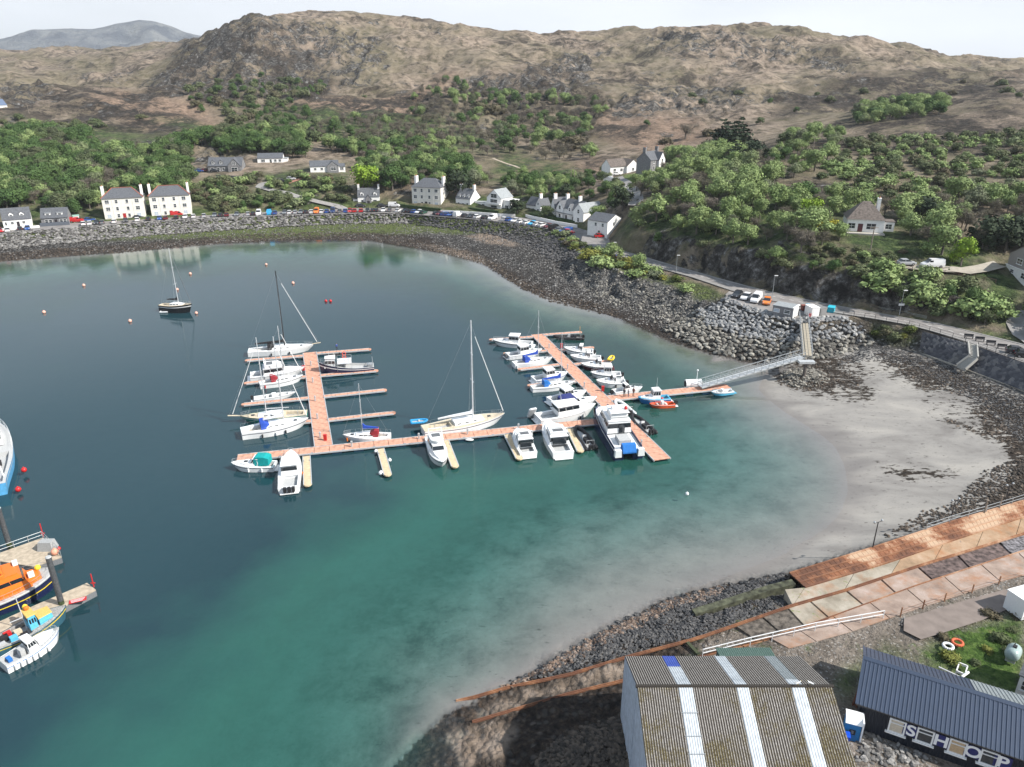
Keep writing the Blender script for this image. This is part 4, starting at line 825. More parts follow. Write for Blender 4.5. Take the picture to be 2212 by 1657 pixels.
# ------------------------------------------------------------------ vehicles
CARCOL = {'white': (.72, .72, .72), 'silver': (.42, .43, .45), 'grey': (.16, .17, .18), 'dark': (.03, .032, .038), 'black': (.015, .015, .017), 'red': (.45, .02, .02), 'dark red': (.13, .015, .02), 'blue': (.03, .09, .30), 'light blue': (.05, .40, .70), 'orange': (.75, .20, .03), 'dark green': (.02, .07, .045), 'dark blue': (.02, .04, .12)}
CPM = {k: mat('car_paint_' + k.replace(' ', '_'), c, .25, var=.03, spec=.6) for k, c in CARCOL.items()}
CG = mat('car_glass', (.015, .018, .022), .06, spec=.8); TYRE = mat('tyre_rubber', (.02, .02, .02), .9); HUB = mat('wheel_rim', (.35, .35, .36), .4, metal=.6); LAMP_W = mat('headlight_glass', (.7, .72, .75), .1); LAMP_R = mat('tail_light_red', (.35, .01, .01), .2)
def wheel(r, x, y, rad):
    b = MB(); b.tube((x, y - .1, rad), (x, y + .1, rad), rad, rad, 12); o = b.build('wheel', TYRE, r); h = MB(); s = 1 if y > 0 else -1; h.tube((x, y + s * .1, rad), (x, y + s * .112, rad), rad * .6, rad * .6, 8); h.build('rim', HUB, o)
def car_proto(kind):
    r = thing('parked_' + kind, 'x', kind)
    if kind == 'car': Lc, Wc, prof, gh = 4.2, 1.76, [(-2.1, .35, .62), (-2.08, .30, .95), (-1.7, .28, 1.0), (.95, .28, .98), (1.9, .30, .80), (2.1, .36, .62)], [(-1.85, 1.0), (-1.35, 1.46), (.05, 1.47), (.95, .98)]
    else: Lc, Wc, prof, gh = 5.1, 1.95, [(-2.55, .35, 1.2), (-2.53, .32, 1.3), (1.3, .3, 1.3), (1.9, .3, 1.12), (2.45, .32, .9), (2.55, .4, .7)], [(-2.5, 1.3), (-2.42, 2.02), (.75, 2.04), (1.5, 1.28)]
    b = MB(); secs = []
    for x, zb, zt in prof: h = Wc / 2 * (.93 if abs(x) > Lc * .45 else 1); secs.append([(x, -h * .96, zb), (x, -h, (zb + zt) / 2), (x, -h * .95, zt), (x, h * .95, zt), (x, h, (zb + zt) / 2), (x, h * .96, zb)])
    b.loft(secs, closed=True); body = b.build('body', CPM['white'], r)
    hw = Wc / 2 * .92; tw = Wc / 2 * .76; (xa, za), (xb, zb), (xc, zc), (xd, zd) = gh
    b = MB(); b.loft([[(xa, -hw, za), (xb, -tw, zb), (xb, tw, zb), (xa, hw, za)], [(xd, -hw, zd), (xc, -tw, zc), (xc, tw, zc), (xd, hw, zd)]], closed=True)
    b.build('cabin_glass' if kind == 'car' else 'van_box', CG if kind == 'car' else CPM['white'], r)
    b = MB(); b.box(xb - .02, xc + .02, -tw - .02, tw + .02, zb - .03, zb + .05); b.build('roof_panel', CPM['white'], r)
    if kind == 'van': b = MB(); b.add([(xd + .01, -hw * .9, zd + .05), (xd + .01, hw * .9, zd + .05), (xc + .06, tw * .92, zc - .06), (xc + .06, -tw * .92, zc - .06), (xd + .05, -hw * .9, zd + .05), (xd + .05, hw * .9, zd + .05), (xc + .1, tw * .92, zc - .06), (xc + .1, -tw * .92, zc - .06)], [(0, 1, 2, 3), (7, 6, 5, 4), (0, 4, 5, 1), (1, 5, 6, 2), (2, 6, 7, 3), (3, 7, 4, 0)]); b.box(.35, 1.1, -hw - .005, hw + .005, 1.4, 1.8); b.build('windscreen', CG, r)
    else:
        b = MB()
        for s in (-1, 1): b.bar(((xb + xc) / 2, s * hw * .985, za), ((xb + xc) / 2, s * tw * 1.01, zb), .07, .05)
        b.build('door_pillar', CPM['white'], r)
    for x in (-Lc * .31, Lc * .31):
        for s in (-1, 1): wheel(r, x, s * (Wc / 2 - .09), .33)
    for s in (-1, 1):
        b = MB(); b.box(Lc / 2 - .06, Lc / 2 + .01, s * Wc * .33 - .16, s * Wc * .33 + .16, .62, .76); b.build('headlight', LAMP_W, r); b = MB(); b.box(-Lc / 2 - .012, -Lc / 2 + .05, s * Wc * .38 - .1, s * Wc * .38 + .1, .7, .95); b.build('tail_light', LAMP_R, r)
    bpy.context.view_layer.update(); return r
_cars = {k: car_proto(k) for k in ('car', 'van')}; _cfirst = {'car': True, 'van': True}
ORD = ['first', 'second', 'third', 'fourth', 'fifth', 'sixth', 'seventh', 'eighth', 'ninth', 'tenth', 'eleventh', 'twelfth', 'thirteenth', 'fourteenth', 'fifteenth', 'sixteenth', 'seventeenth', 'eighteenth', 'nineteenth', 'twentieth', 'twentyfirst', 'twentysecond', 'twentythird']
def car(p, rz, col, label, kind='car', group=None):
    if _cfirst[kind]: r = _cars[kind]; _cfirst[kind] = False; r.location = p; r.rotation_euler = (0, 0, rz); r['label'] = label; ch = [c for c in bpy.data.objects if c.parent == r]; dup_dummy = KIDS.get(r.name)
    else: r, ch = dup(_cars[kind], p, rz, label)
    if group: r['group'] = group
    for c in ch:
        b = c.name.split('.')[0]
        if b in ('body', 'roof_panel', 'van_box', 'door_pillar'): c.material_slots[0].link = 'OBJECT'; c.material_slots[0].material = CPM[col]
    return r
dup(_cars['car'], (0, 0, 0), 0, 'x')[0]; 
def _drop(o):
    for c in [k for k in bpy.data.objects if k.parent == o]: _drop(c)
    bpy.data.objects.remove(o)
_drop(bpy.data.objects['parked_car.001'])
def roadang(A, p):
    i = min(range(len(A)), key=lambda k: (A[k] - p).length); d = A[min(i + 1, len(A) - 1)] - A[max(i - 1, 0)]; return math.atan2(d.y, d.x)
ROW = [(0,'red'),(17,'white'),(44,'dark'),(60,'blue'),(181,'white'),(194,'white'),(209,'dark'),(221,'grey'),(247,'white'),(272,'dark'),(297,'white'),(321,'dark'),(345,'blue'),(358,'dark red'),(381,'dark'),(400,'white'),(418,'white'),(441,'silver'),(464,'grey'),(477,'dark'),(490,'dark red'),(512,'grey'),(536,'silver'),(547,'dark'),(559,'white','van'),(582,'light blue','van'),(594,'blue'),
 (615,'grey'),(626,'white'),(638,'silver'),(650,'grey'),(661,'dark'),(673,'white'),(684,'orange','van'),(695,'white'),(706,'blue'),(719,'dark blue','van'),(734,'grey'),(746,'blue'),(756,'red'),(766,'red'),(780,'red'),(794,'dark'),(805,'dark'),(813,'dark'),(828,'white'),(842,'grey'),(860,'white'),(875,'dark'),(885,'dark'),(895,'blue'),(905,'white'),(915,'dark green'),
 (943,'dark'),(950,'dark red'),(959,'blue'),(967,'blue'),(976,'blue'),(988,'white','van'),(1004,'dark'),(1017,'dark'),(1031,'white'),(1047,'dark'),(1064,'white','van'),(1090,'white'),(1100,'blue'),(1112,'white'),(1125,'white'),(1138,'white'),(1150,'light blue'),(1161,'white'),(1172,'white'),(1184,'dark red'),(1198,'black','van'),(1210,'grey'),(1222,'blue','van')]
def _vrow(u): return np.interp(u, [q[0] for q in ROAD_OUT], [q[1] for q in ROAD_OUT])
cnt = {}
for i, q in enumerate(ROW):
    u, col = q[0], q[1]; kd = q[2] if len(q) > 2 else 'car'; v = _vrow(u) - 3.6; p = G(u, v, 5.1)
    k = (col, kd); cnt[k] = cnt.get(k, 0) + 1
    car(p, roadang(la, p) + R(-90) + (math.pi if i % 3 else 0) + rnd.uniform(-.04, .04), col, '%s %s from the left, %s in colour, in the long row facing the harbour' % (ORD[cnt[k] - 1], kd, col), kd, 'vehicles parked along the shore road')
for u, v, z, rz, col, kd, lab in [(384,467,5.1,.33,'red','van','red van outside the right hand cream tenement'),(194,478,5.1,.3,'blue','car','blue car parked left of the left hand cream tenement'),(300,472,5.1,.3,'dark','car','dark car parked outside the left hand cream tenement'),(166,480,5.2,.3,'red','van','pale and red van by the small green roofed shed'),
 (779,447,5.4,.05,'dark','car','dark car in front of the white villa, left'),(803,443.5,5.4,.05,'grey','van','grey van in front of the white villa'),(826,447,5.4,-.05,'dark','car','dark car in front of the white villa, right'),(852,447,5.4,-.1,'white','van','white van beside the hedge of the middle tenement'),
 (1229,504,5.5,-.5,'red','car','red and black car at the right end of the long row'),(1297,513,6.05,.2,'red','car','red car beside the tall white gabled house'),
 (1592,641,6.06,-2.2,'dark','car','dark car, leftmost at the bridgehead'),(1611,646,6.06,-2.2,'white','car','white car second from left at the bridgehead'),(1633,651,6.06,-2.1,'white','van','white van left of the orange car'),(1656,656,6.06,-2.0,'orange','car','orange car beside the timber hut'),
 (2197,764,6.1,-.4,'dark','car','dark car by the railing at the right edge, left of two'),(2216,772,6.1,-.4,'black','car','black car cut by the right edge of the picture')]: car(G(u, v, z), rz, col, lab, kd)
for u, v, rz, col, kd, lab in [(431,372,.1,'blue','car','blue car left of the large grey house'),(444,371,.2,'dark red','car','dark red car under the canopy by the large grey house'),(465,372,.1,'dark','car','dark car in front of the large grey house'),(610,394,.1,'dark','car','dark car on the lane below the bungalow'),(629,389,.3,'silver','car','silver car at the top of the red ramp'),
 (1319,380,.3,'white','car','white car left of two before the brown roofed house'),(1331,379,.3,'white','car','white car right of two before the brown roofed house'),(1337,400,.1,'red','car','red car on the lane below the lawn'),(1957,573,.0,'silver','car','pale blue silver car on the driveway above the road'),(2013,578,3.1,'white','van','white car with dark roof on the driveway above the road')]:
    p = onground(u, v, .08); car(p, rz, col, lab, kd); EXC.append((p.x, p.y, 3.0))

# ------------------------------------------------------------------ plants
def leafmat(name, c1, c2, c3=None):
    m, nt, p = nmat(name); oi = nt.nodes.new('ShaderNodeObjectInfo'); tc = nt.nodes.new('ShaderNodeTexCoord')
    ns = noise(nt, tc.outputs['Object'], .8, 4, .7)
    c = mix(nt, oi.outputs['Random'], c1, c2)
    if c3: c = mix(nt, mrange(nt, oi.outputs['Random'], .75, .95), c, c3)
    v = nt.nodes.new('ShaderNodeVectorMath'); v.operation = 'SCALE'; nt.links.new(c, v.inputs[0]); nt.links.new(mrange(nt, ns, .3, .7, .55, 1.45), v.inputs['Scale'])
    nt.links.new(v.outputs[0], p.inputs['Base Color']); p.inputs['Roughness'].default_value = .75; p.inputs['Specular IOR Level'].default_value = .25
    return m
LM = {'green': leafmat('leaf_green', (.05, .098, .026), (.095, .150, .046), (.085, .10, .05)), 'light': leafmat('leaf_light_green', (.175, .245, .085), (.25, .315, .125), (.15, .17, .10)),
      'bare': leafmat('twig_grey', (.15, .13, .10), (.10, .095, .06), (.17, .145, .12)), 'dark': leafmat('needle_dark', (.018, .032, .014), (.03, .045, .02)),
      'gorse': leafmat('gorse_leaf', (.10, .13, .03), (.20, .20, .04)), 'gold': leafmat('gold_leaf', (.38, .34, .03), (.42, .38, .04)),
      'lime': leafmat('leaf_lime', (.17, .27, .025), (.20, .30, .03)), 'scrub': leafmat('scrub_leaf', (.075, .10, .04), (.13, .145, .07), (.10, .085, .05))}
bark = mat('bark', (.16, .14, .12), .9, var=.3, bump=.5)
def lobes(rs, kind):
    L_ = []
    if kind == 'cone':
        for i in range(9):
            f = i / 8; L_.append((Vector((rs.uniform(-.1, .1), rs.uniform(-.1, .1), .18 + .8 * f)), .36 * (1 - f) + .06, .10))
        return L_
    n = rs.randint(8, 13) if kind != 'low' else 9
    for i in range(n):
        a = rs.uniform(0, 6.28); q = rs.uniform(.05, .40); z = rs.uniform(.36, .88) - q * .3 if kind != 'low' else rs.uniform(.18, .5)
        L_.append((Vector((q * math.cos(a), q * math.sin(a), z)), rs.uniform(.11, .24), .8))
    L_.append((Vector((0, 0, .62 if kind != 'low' else .35)), .33, .85))
    return L_
def make_tree_mesh(seed, shape='round', leaf='green', nl=900, size=.055, bare=False):
    rs = random.Random(seed); V = []; Fc = []; LB = lobes(rs, shape)
    tot = sum(r * r for _, r, _ in LB)
    crown = MB()
    if not bare:
        for c, r, sq in LB:
            crown.ball(c, r * .62, 6, 4, 0, 1, 1, sq if shape == 'cone' else .8)
        crown.v = [(x + rs.uniform(-.025, .025), y + rs.uniform(-.025, .025), z + rs.uniform(-.025, .025)) for x, y, z in crown.v]
    for c, r, sq in LB:
        k = int(nl * r * r / tot)
        for _ in range(k):
            d = Vector((rs.gauss(0, 1), rs.gauss(0, 1), rs.gauss(0.15, 1))).normalized(); rad = r * (rs.uniform(.55, 1.25) if not bare else rs.uniform(.2, 1.1))
            p = c + Vector((d.x, d.y, d.z * sq)) * rad
            nrm = (d + Vector((rs.gauss(0, .45), rs.gauss(0, .45), rs.gauss(.1, .45)))).normalized()
            a = nrm.orthogonal().normalized(); b = nrm.cross(a); t = rs.uniform(0, 6.28); a, b = a * math.cos(t) + b * math.sin(t), b * math.cos(t) - a * math.sin(t)
            s1 = size * rs.uniform(.5, 1.35); s2 = s1 * rs.uniform(.45, 1) if not bare else s1 * .16
            if bare: s1 *= 1.9
            crown.add([p - a * s1 - b * s2 * .4, p + a * s1 * .2 - b * s2, p + a * s1, p + b * s2], [(0, 1, 2, 3)])
    tr = MB()
    if shape == 'low': tr.tube((0, 0, -.05), (0, 0, .3), .03, .02, 5)
    elif shape == 'cone': tr.tube((0, 0, -.08), (0, 0, .9), .025, .006, 5)
    else:
        tr.tube((0, 0, -.08), (.01, 0, .28), .035, .026, 6)
        for c, r, _ in LB[:7]:
            m_ = Vector((.01, 0, .28)); k = m_.lerp(c, .5) + Vector((rs.uniform(-.03, .03), rs.uniform(-.03, .03), .02)); tr.tube(m_, k, .019, .012, 4); tr.tube(k, c + (c - k) * .3, .012, .004, 4)
            if bare:
                for _ in range(9): e = c + Vector((rs.gauss(0, 1), rs.gauss(0, 1), abs(rs.gauss(0, 1)))).normalized() * r * 1.05; tr.tube(k.lerp(c, rs.random()), e, .005, .0015, 3)
    return crown, tr
PROTO = {}
def mkproto(key, seed, shape, leaf, nl, size, bare=False):
    cr, tr = make_tree_mesh(seed, shape, leaf, nl, size, bare)
    co = cr.build('crown', LM[leaf], fix=False); to = tr.build('trunk', bark, fix=False)
    jn_ = MB(); jn_.add(cr.v, cr.f, 0); jn_.add(tr.v, tr.f, 1); jo = jn_.build('tree_form', [LM[leaf], bark], fix=False)
    for o in (co, to, jo): COL.objects.unlink(o)
    PROTO.setdefault(key, []).append((co, to, jo))
for i in range(4): mkproto('green', 10 + i, 'round', 'green', 2600, .031)
for i in range(3): mkproto('light', 20 + i, 'round', 'light', 2400, .029)
for i in range(3): mkproto('bare', 30 + i, 'round', 'bare', 1900, .030, True)
for i in range(2): mkproto('scrub', 40 + i, 'low', 'scrub', 700, .05)
for i in range(2): mkproto('bush', 44 + i, 'low', 'light', 700, .05)
for i in range(2): mkproto('gorse', 47 + i, 'low', 'gorse', 700, .045)
mkproto('dark', 50, 'round', 'dark', 1000, .042); mkproto('cone', 51, 'cone', 'dark', 1300, .05)
mkproto('gold', 52, 'round', 'gold', 900, .045); mkproto('lime', 53, 'round', 'lime', 1500, .035)
NAMEK = {'green': ('leafy_tree', 'leafy green tree', 'tree'), 'light': ('leafy_tree', 'pale green tree', 'tree'), 'bare': ('bare_tree', 'grey twiggy tree not yet in leaf', 'tree'),
         'scrub': ('shrub', 'low olive shrub', 'shrub'), 'bush': ('shrub', 'low pale green bush', 'shrub'), 'gorse': ('gorse_bush', 'yellow green gorse bush', 'shrub'), 'dark': ('evergreen_tree', 'dark evergreen tree', 'tree'),
         'cone': ('conifer_tree', 'tall dark pointed conifer', 'tree'), 'gold': ('golden_shrub', 'golden yellow shrub', 'shrub'), 'lime': ('leafy_tree', 'bright lime green tree', 'tree')}
# (ground polygon in survey view, spacing m, height range, kinds with weights, where)
ZONES = [
 ([(-250,300),(0,308),(60,292),(180,292),(225,335),(330,335),(420,305),(520,300),(640,305),(670,345),(560,332),(440,322),(400,350),(412,400),(418,425),(300,425),(215,430),(215,470),(80,452),(-250,500)], 4.6, (6, 9.5), {'green': 8, 'light': 1.2, 'bare': 3.2}, 'in the wood behind the shore houses on the left'),
 ([(415,400),(560,388),(690,432),(690,446),(600,452),(430,462)], 3.4, (2, 4.2), {'scrub': 4, 'bush': 1, 'green': 1.5, 'bare': 1}, 'on the bank below the grey house on the left'),
 ([(545,372),(640,400),(620,385),(680,372),(740,372),(760,440),(690,430),(640,405),(560,385)], 4.0, (2, 4), {'scrub': 4, 'bush': 2, 'green': 2}, 'on the slope between the two white bungalows'),
 ([(690,320),(900,320),(1000,360),(1065,395),(1000,418),(980,440),(880,440),(860,400),(830,428),(800,400),(760,345)], 4.6, (5, 9), {'green': 6, 'light': 1.5, 'bare': 4}, 'in the wood behind the middle shore houses'),
 ([(900,190),(1000,180),(1200,210),(1330,250),(1260,320),(1290,345),(1190,350),(1100,330),(1000,350),(900,325),(640,300),(560,285),(640,262),(760,262),(880,250)], 6.2, (5, 9), {'green': 5, 'light': 2, 'bare': 9, 'scrub': 3}, 'on the lower hillside beyond the houses'),
 ([(400,215),(520,170),(700,160),(700,215),(640,235),(430,245)], 9, (4, 7), {'green': 5, 'scrub': 3}, 'below the dark crag of the big hill'),
 ([(470,225),(640,235),(700,262),(620,300),(520,290)], 8, (3, 6), {'green': 4, 'scrub': 3}, 'on the lower hillside beyond the houses'),
 ([(1350,440),(1395,372),(1440,352),(1520,345),(1640,352),(1690,400),(1660,440),(1800,440),(1860,452),(1960,470),(2060,440),(2212,420),(2400,440),(2400,640),(2160,590),(2030,560),(1990,560),(1940,530),(1920,500),(1830,505),(1760,545),(1640,538),(1480,508),(1372,490)], 4.4, (5, 9), {'green': 3, 'light': 7, 'bare': 5, 'dark': .4, 'scrub': 1.5}, 'in the wood above the coast road'),
 ([(1800,590),(1940,585),(2160,625),(2400,700),(2400,760),(2212,722),(2113,702),(1946,668),(1830,645)], 3.0, (2.2, 5), {'scrub': 5, 'bush': 2.5, 'green': 1.5, 'bare': 2}, 'on the rock face beside the coast road'),
 ([(1400,535),(1500,548),(1640,575),(1800,620),(1860,640),(1800,585),(1640,545),(1480,512),(1372,492)], 5.0, (1.8, 3.6), {'scrub': 5, 'green': 3}, 'on the rock face beside the coast road'),
 ([(1760,395),(1850,300),(2212,290),(2400,300),(2400,440),(2212,425),(2060,440),(1900,440),(1820,430)], 5.2, (1.6, 3.8), {'scrub': 6, 'bush': 4, 'bare': 1.2}, 'scattered over the heathery slope on the right'),
 ([(1840,258),(1860,235),(1960,225),(2040,232),(2030,250),(1860,272)], 6, (5, 8), {'light': 5, 'green': 1}, 'in the clump on the right hand ridge'),
 ([(1650,345),(1700,300),(1800,295),(1850,315),(1830,370),(1780,395),(1700,385)], 6.5, (4, 8), {'light': 6, 'green': 1, 'bare': 1}, 'in the clump below the right hand ridge'),
 ([(1105,385),(1250,388),(1310,372),(1345,420),(1330,462),(1300,455),(1290,440),(1200,432),(1120,440),(1060,440)], 4.2, (3.5, 7), {'green': 5, 'light': 2, 'bare': 1.5, 'dark': .7}, 'between the cottages and the hillside'),
 ([(0,292),(0,262),(160,262),(250,270),(210,290)], 9, (2, 4), {'scrub': 1}, 'on the heathery knoll at the left'),
 ([(300,215),(1000,190),(2212,180),(2212,300),(1700,300),(1300,330),(700,262),(300,262)], 34, (2.5, 5), {'scrub': 5, 'green': 2, 'bare': 1}, 'dotted over the open hill'),
 ([(1180,498),(1262,530),(1330,560),(1400,580),(1500,612),(1440,606),(1340,584),(1240,548)], 2.6, (1.2, 2.6), {'gorse': 4, 'bush': 2, 'scrub': 2}, 'on the headland beside the rocks'),
 ([(1870,708),(1990,733),(1960,742),(1880,728)], 1.7, (1.0, 2.0), {'gorse': 3, 'scrub': 3}, 'below the road railing above the rocks'),
 ([(1990,1440),(2100,1350),(2212,1300),(2212,1500),(2150,1480),(2050,1440)], 2.0, (.6, 1.2), {'scrub': 3, 'gorse': 1}, 'in the rough grass beside the gas tank'),
 ([(1740,550),(1820,508),(1940,512),(1960,560),(1900,590),(1800,585)], 2.6, (1.0, 2.2), {'scrub': 5, 'bush': 1}, 'in the garden below the brown roofed bungalow'),
]
# (x, y, radius) kept clear of trees: houses, lanes
def clear(u, v, r, z=None):
    p = onground(u, v) if z is None else G(u, v, z); EXC.append((p.x, p.y, r))
TREES = []
def scatter_zones():
    rg_ = np.random.RandomState(5); area = (RRR * (phi[1] - phi[0])) * np.gradient(rr)[:, None]
    taken = {}
    for poly, sp_, hr, kinds, where in ZONES:
        ok = inpoly(poly, PU + jn * 30, PV + jm * 12) & (H > 1.0) & (Y_ > 30)
        idx = np.nonzero(ok.ravel())[0]
        if not len(idx): continue
        w = area.ravel()[idx]; n = int(min(w.sum() / (sp_ * sp_) * 3.2, 9000)); pick = rg_.choice(idx, n, p=w / w.sum())
        ks = list(kinds); kw = np.array([kinds[k] for k in ks]); kw = kw / kw.sum()
        for i in pick:
            x = X.ravel()[i] + rg_.uniform(-.8, .8); y = Y_.ravel()[i] + rg_.uniform(-.8, .8)
            s = sp_ * rg_.uniform(.75, 1.1); cx, cy = int(x // 4), int(y // 4); R_ = int(s // 4) + 1; bad = False
            for a in range(cx - R_, cx + R_ + 1):
                for b in range(cy - R_, cy + R_ + 1):
                    for (tx, ty) in taken.get((a, b), ()):
                        if (tx - x) ** 2 + (ty - y) ** 2 < s * s: bad = True; break
                    if bad: break
                if bad: break
            if bad: continue
            h = rg_.uniform(*hr)
            if any((ex - x) ** 2 + (ey - y) ** 2 < (er + h * .28) ** 2 for ex, ey, er in EXC): continue
            taken.setdefault((cx, cy), []).append((x, y))
            # kinds come in patches
            pn = vnoise(np.array([x * .035]), np.array([y * .035]), 77)[0]; r_ = rg_.uniform() * .6 + pn * .4 if len(ks) > 2 else rg_.uniform()
            k = ks[min(int(np.searchsorted(np.cumsum(kw), min(max(r_, 0), .999))), len(ks) - 1)]
            TREES.append((x, y, gz(x, y), h * (.8 if k == 'bare' else 1), k, where))
def plant(u, v, h, k, where, label=None, w=1.0, z=None):
    p = onground(u, v) if z is None else G(u, v, z); TREES.append((p.x, p.y, p.z, h, k, where, label, w))

# ------------------------------------------------------------------ stones
def rock_proto(seed, rough=.28, sub=1, flat=.7):
    bm = bmesh.new(); bmesh.ops.create_icosphere(bm, subdivisions=sub, radius=.5); rs = random.Random(seed)
    for _ in range(5):                                   # cut facets
        n = Vector((rs.gauss(0, 1), rs.gauss(0, 1), rs.gauss(0, 1))).normalized(); d = rs.uniform(.26, .40)
        for v in bm.verts:
            k = v.co.dot(n) - d
            if k > 0: v.co -= n * k
    for v in bm.verts: v.co *= 1 + rs.uniform(-rough, rough) * .3; v.co.z *= flat
    bm.normal_update(); V = np.array([v.co[:] for v in bm.verts]); Fq = np.array([[q.index for q in f.verts] for f in bm.faces]); bm.free(); return V, Fq
RPRO = [rock_proto(s, sub=1) for s in range(6)]
def stone_mat(name, a, b, c, sc=1.0):
    m, nt, p = nmat(name); at = attr(nt, 'tone'); tc = nt.nodes.new('ShaderNodeNewGeometry').outputs['Position']; oi = nt.nodes.new('ShaderNodeObjectInfo')
    f = math2(nt, 'FRACT', math2(nt, 'ADD', at.outputs['Fac'], oi.outputs['Random']), 0)
    col = ramp(nt, [(0, a), (.5, b), (1, c)], f); v = nt.nodes.new('ShaderNodeVectorMath'); v.operation = 'SCALE'; nt.links.new(col, v.inputs[0])
    nt.links.new(mrange(nt, noise(nt, tc, 2.5, 5, .7), .3, .7, .6, 1.3), v.inputs['Scale']); nt.links.new(v.outputs[0], p.inputs['Base Color']); p.inputs['Roughness'].default_value = .85
    bumpn(nt, p, noise(nt, tc, 6, 4, .7), .6, .12); return m
SM_GREY = stone_mat('stone_grey', (.12, .125, .13), (.21, .215, .22), (.34, .335, .32)); SM_DARK = stone_mat('stone_black', (.025, .025, .027), (.06, .06, .062), (.12, .115, .11))
SM_PALE = stone_mat('stone_pale', (.065, .06, .058), (.145, .14, .133), (.28, .27, .257)); SM_WEED = stone_mat('stone_weedy', (.022, .018, .014), (.055, .043, .033), (.115, .088, .065)); SM_TAN = stone_mat('stone_tan', (.07, .067, .058), (.17, .16, .14), (.31, .295, .255))
def rot_batch(n, rg_):
    a = rg_.uniform(0, 6.283, n); b = rg_.uniform(-.5, .5, n); c = rg_.uniform(-.5, .5, n)
    ca, sa, cb, sb, cc, sc = np.cos(a), np.sin(a), np.cos(b), np.sin(b), np.cos(c), np.sin(c)
    return np.stack([np.stack([ca * cb, ca * sb * sc - sa * cc, ca * sb * cc + sa * sc], -1), np.stack([sa * cb, sa * sb * sc + ca * cc, sa * sb * cc - ca * sc], -1), np.stack([-sb, cb * sc, cb * cc], -1)], 1)
def scatter_pts(poly, n, jit=0, cond=None, seed=1):
    rg_ = np.random.RandomState(seed); area = (RRR * (phi[1] - phi[0])) * np.gradient(rr)[:, None]
    ok = inpoly(poly, PU + jn * jit, PV + jm * jit * .5)
    if cond is not None: ok &= cond
    idx = np.nonzero(ok.ravel())[0]; w = area.ravel()[idx]; pk = rg_.choice(idx, n, p=w / w.sum())
    x = X.ravel()[pk]; y = Y_.ravel()[pk]; r = np.hypot(x, y)
    x = x + rg_.uniform(-.5, .5, n) * r * .0045; y = y + rg_.uniform(-.6, .6, n) * np.interp(r, rr, np.gradient(rr))
    return x, y, np.array([gz(a, b) for a, b in zip(x, y)])
def rock_join(name, x, y, z, s, m, seed=1, parent=None, sink=.15, sq=(1.35, 1, .8)):
    n = len(x); rg_ = np.random.RandomState(seed); Rm = rot_batch(n, rg_); VV = []; FF = []; TT = []; off = 0; which = rg_.randint(0, len(RPRO), n)
    for k, (V, Fq) in enumerate(RPRO):
        I = np.nonzero(which == k)[0]
        if not len(I): continue
        P = V[None] * (s[I][:, None, None] * (1 + rg_.uniform(-.25, .25, (len(I), 1, 3))) * np.array(sq)); P = np.einsum('nij,nkj->nki', Rm[I], P)
        P[..., 0] += x[I][:, None]; P[..., 1] += y[I][:, None]; P[..., 2] += (z[I] + s[I] * (.3 - sink))[:, None]
        VV.append(P.reshape(-1, 3)); FF.append((Fq[None] + (np.arange(len(I)) * len(V))[:, None, None] + off).reshape(-1, 3)); off += P.shape[0] * P.shape[1]; TT.append(np.repeat(rg_.uniform(0, 1, len(I)), len(V)))
    o = smesh(name, np.concatenate(VV), np.concatenate(FF), m, 'stuff', smooth=False, parent=parent)
    at = o.data.attributes.new('tone', 'FLOAT', 'POINT'); at.data.foreach_set('value', np.concatenate(TT).astype(np.float32)); return o
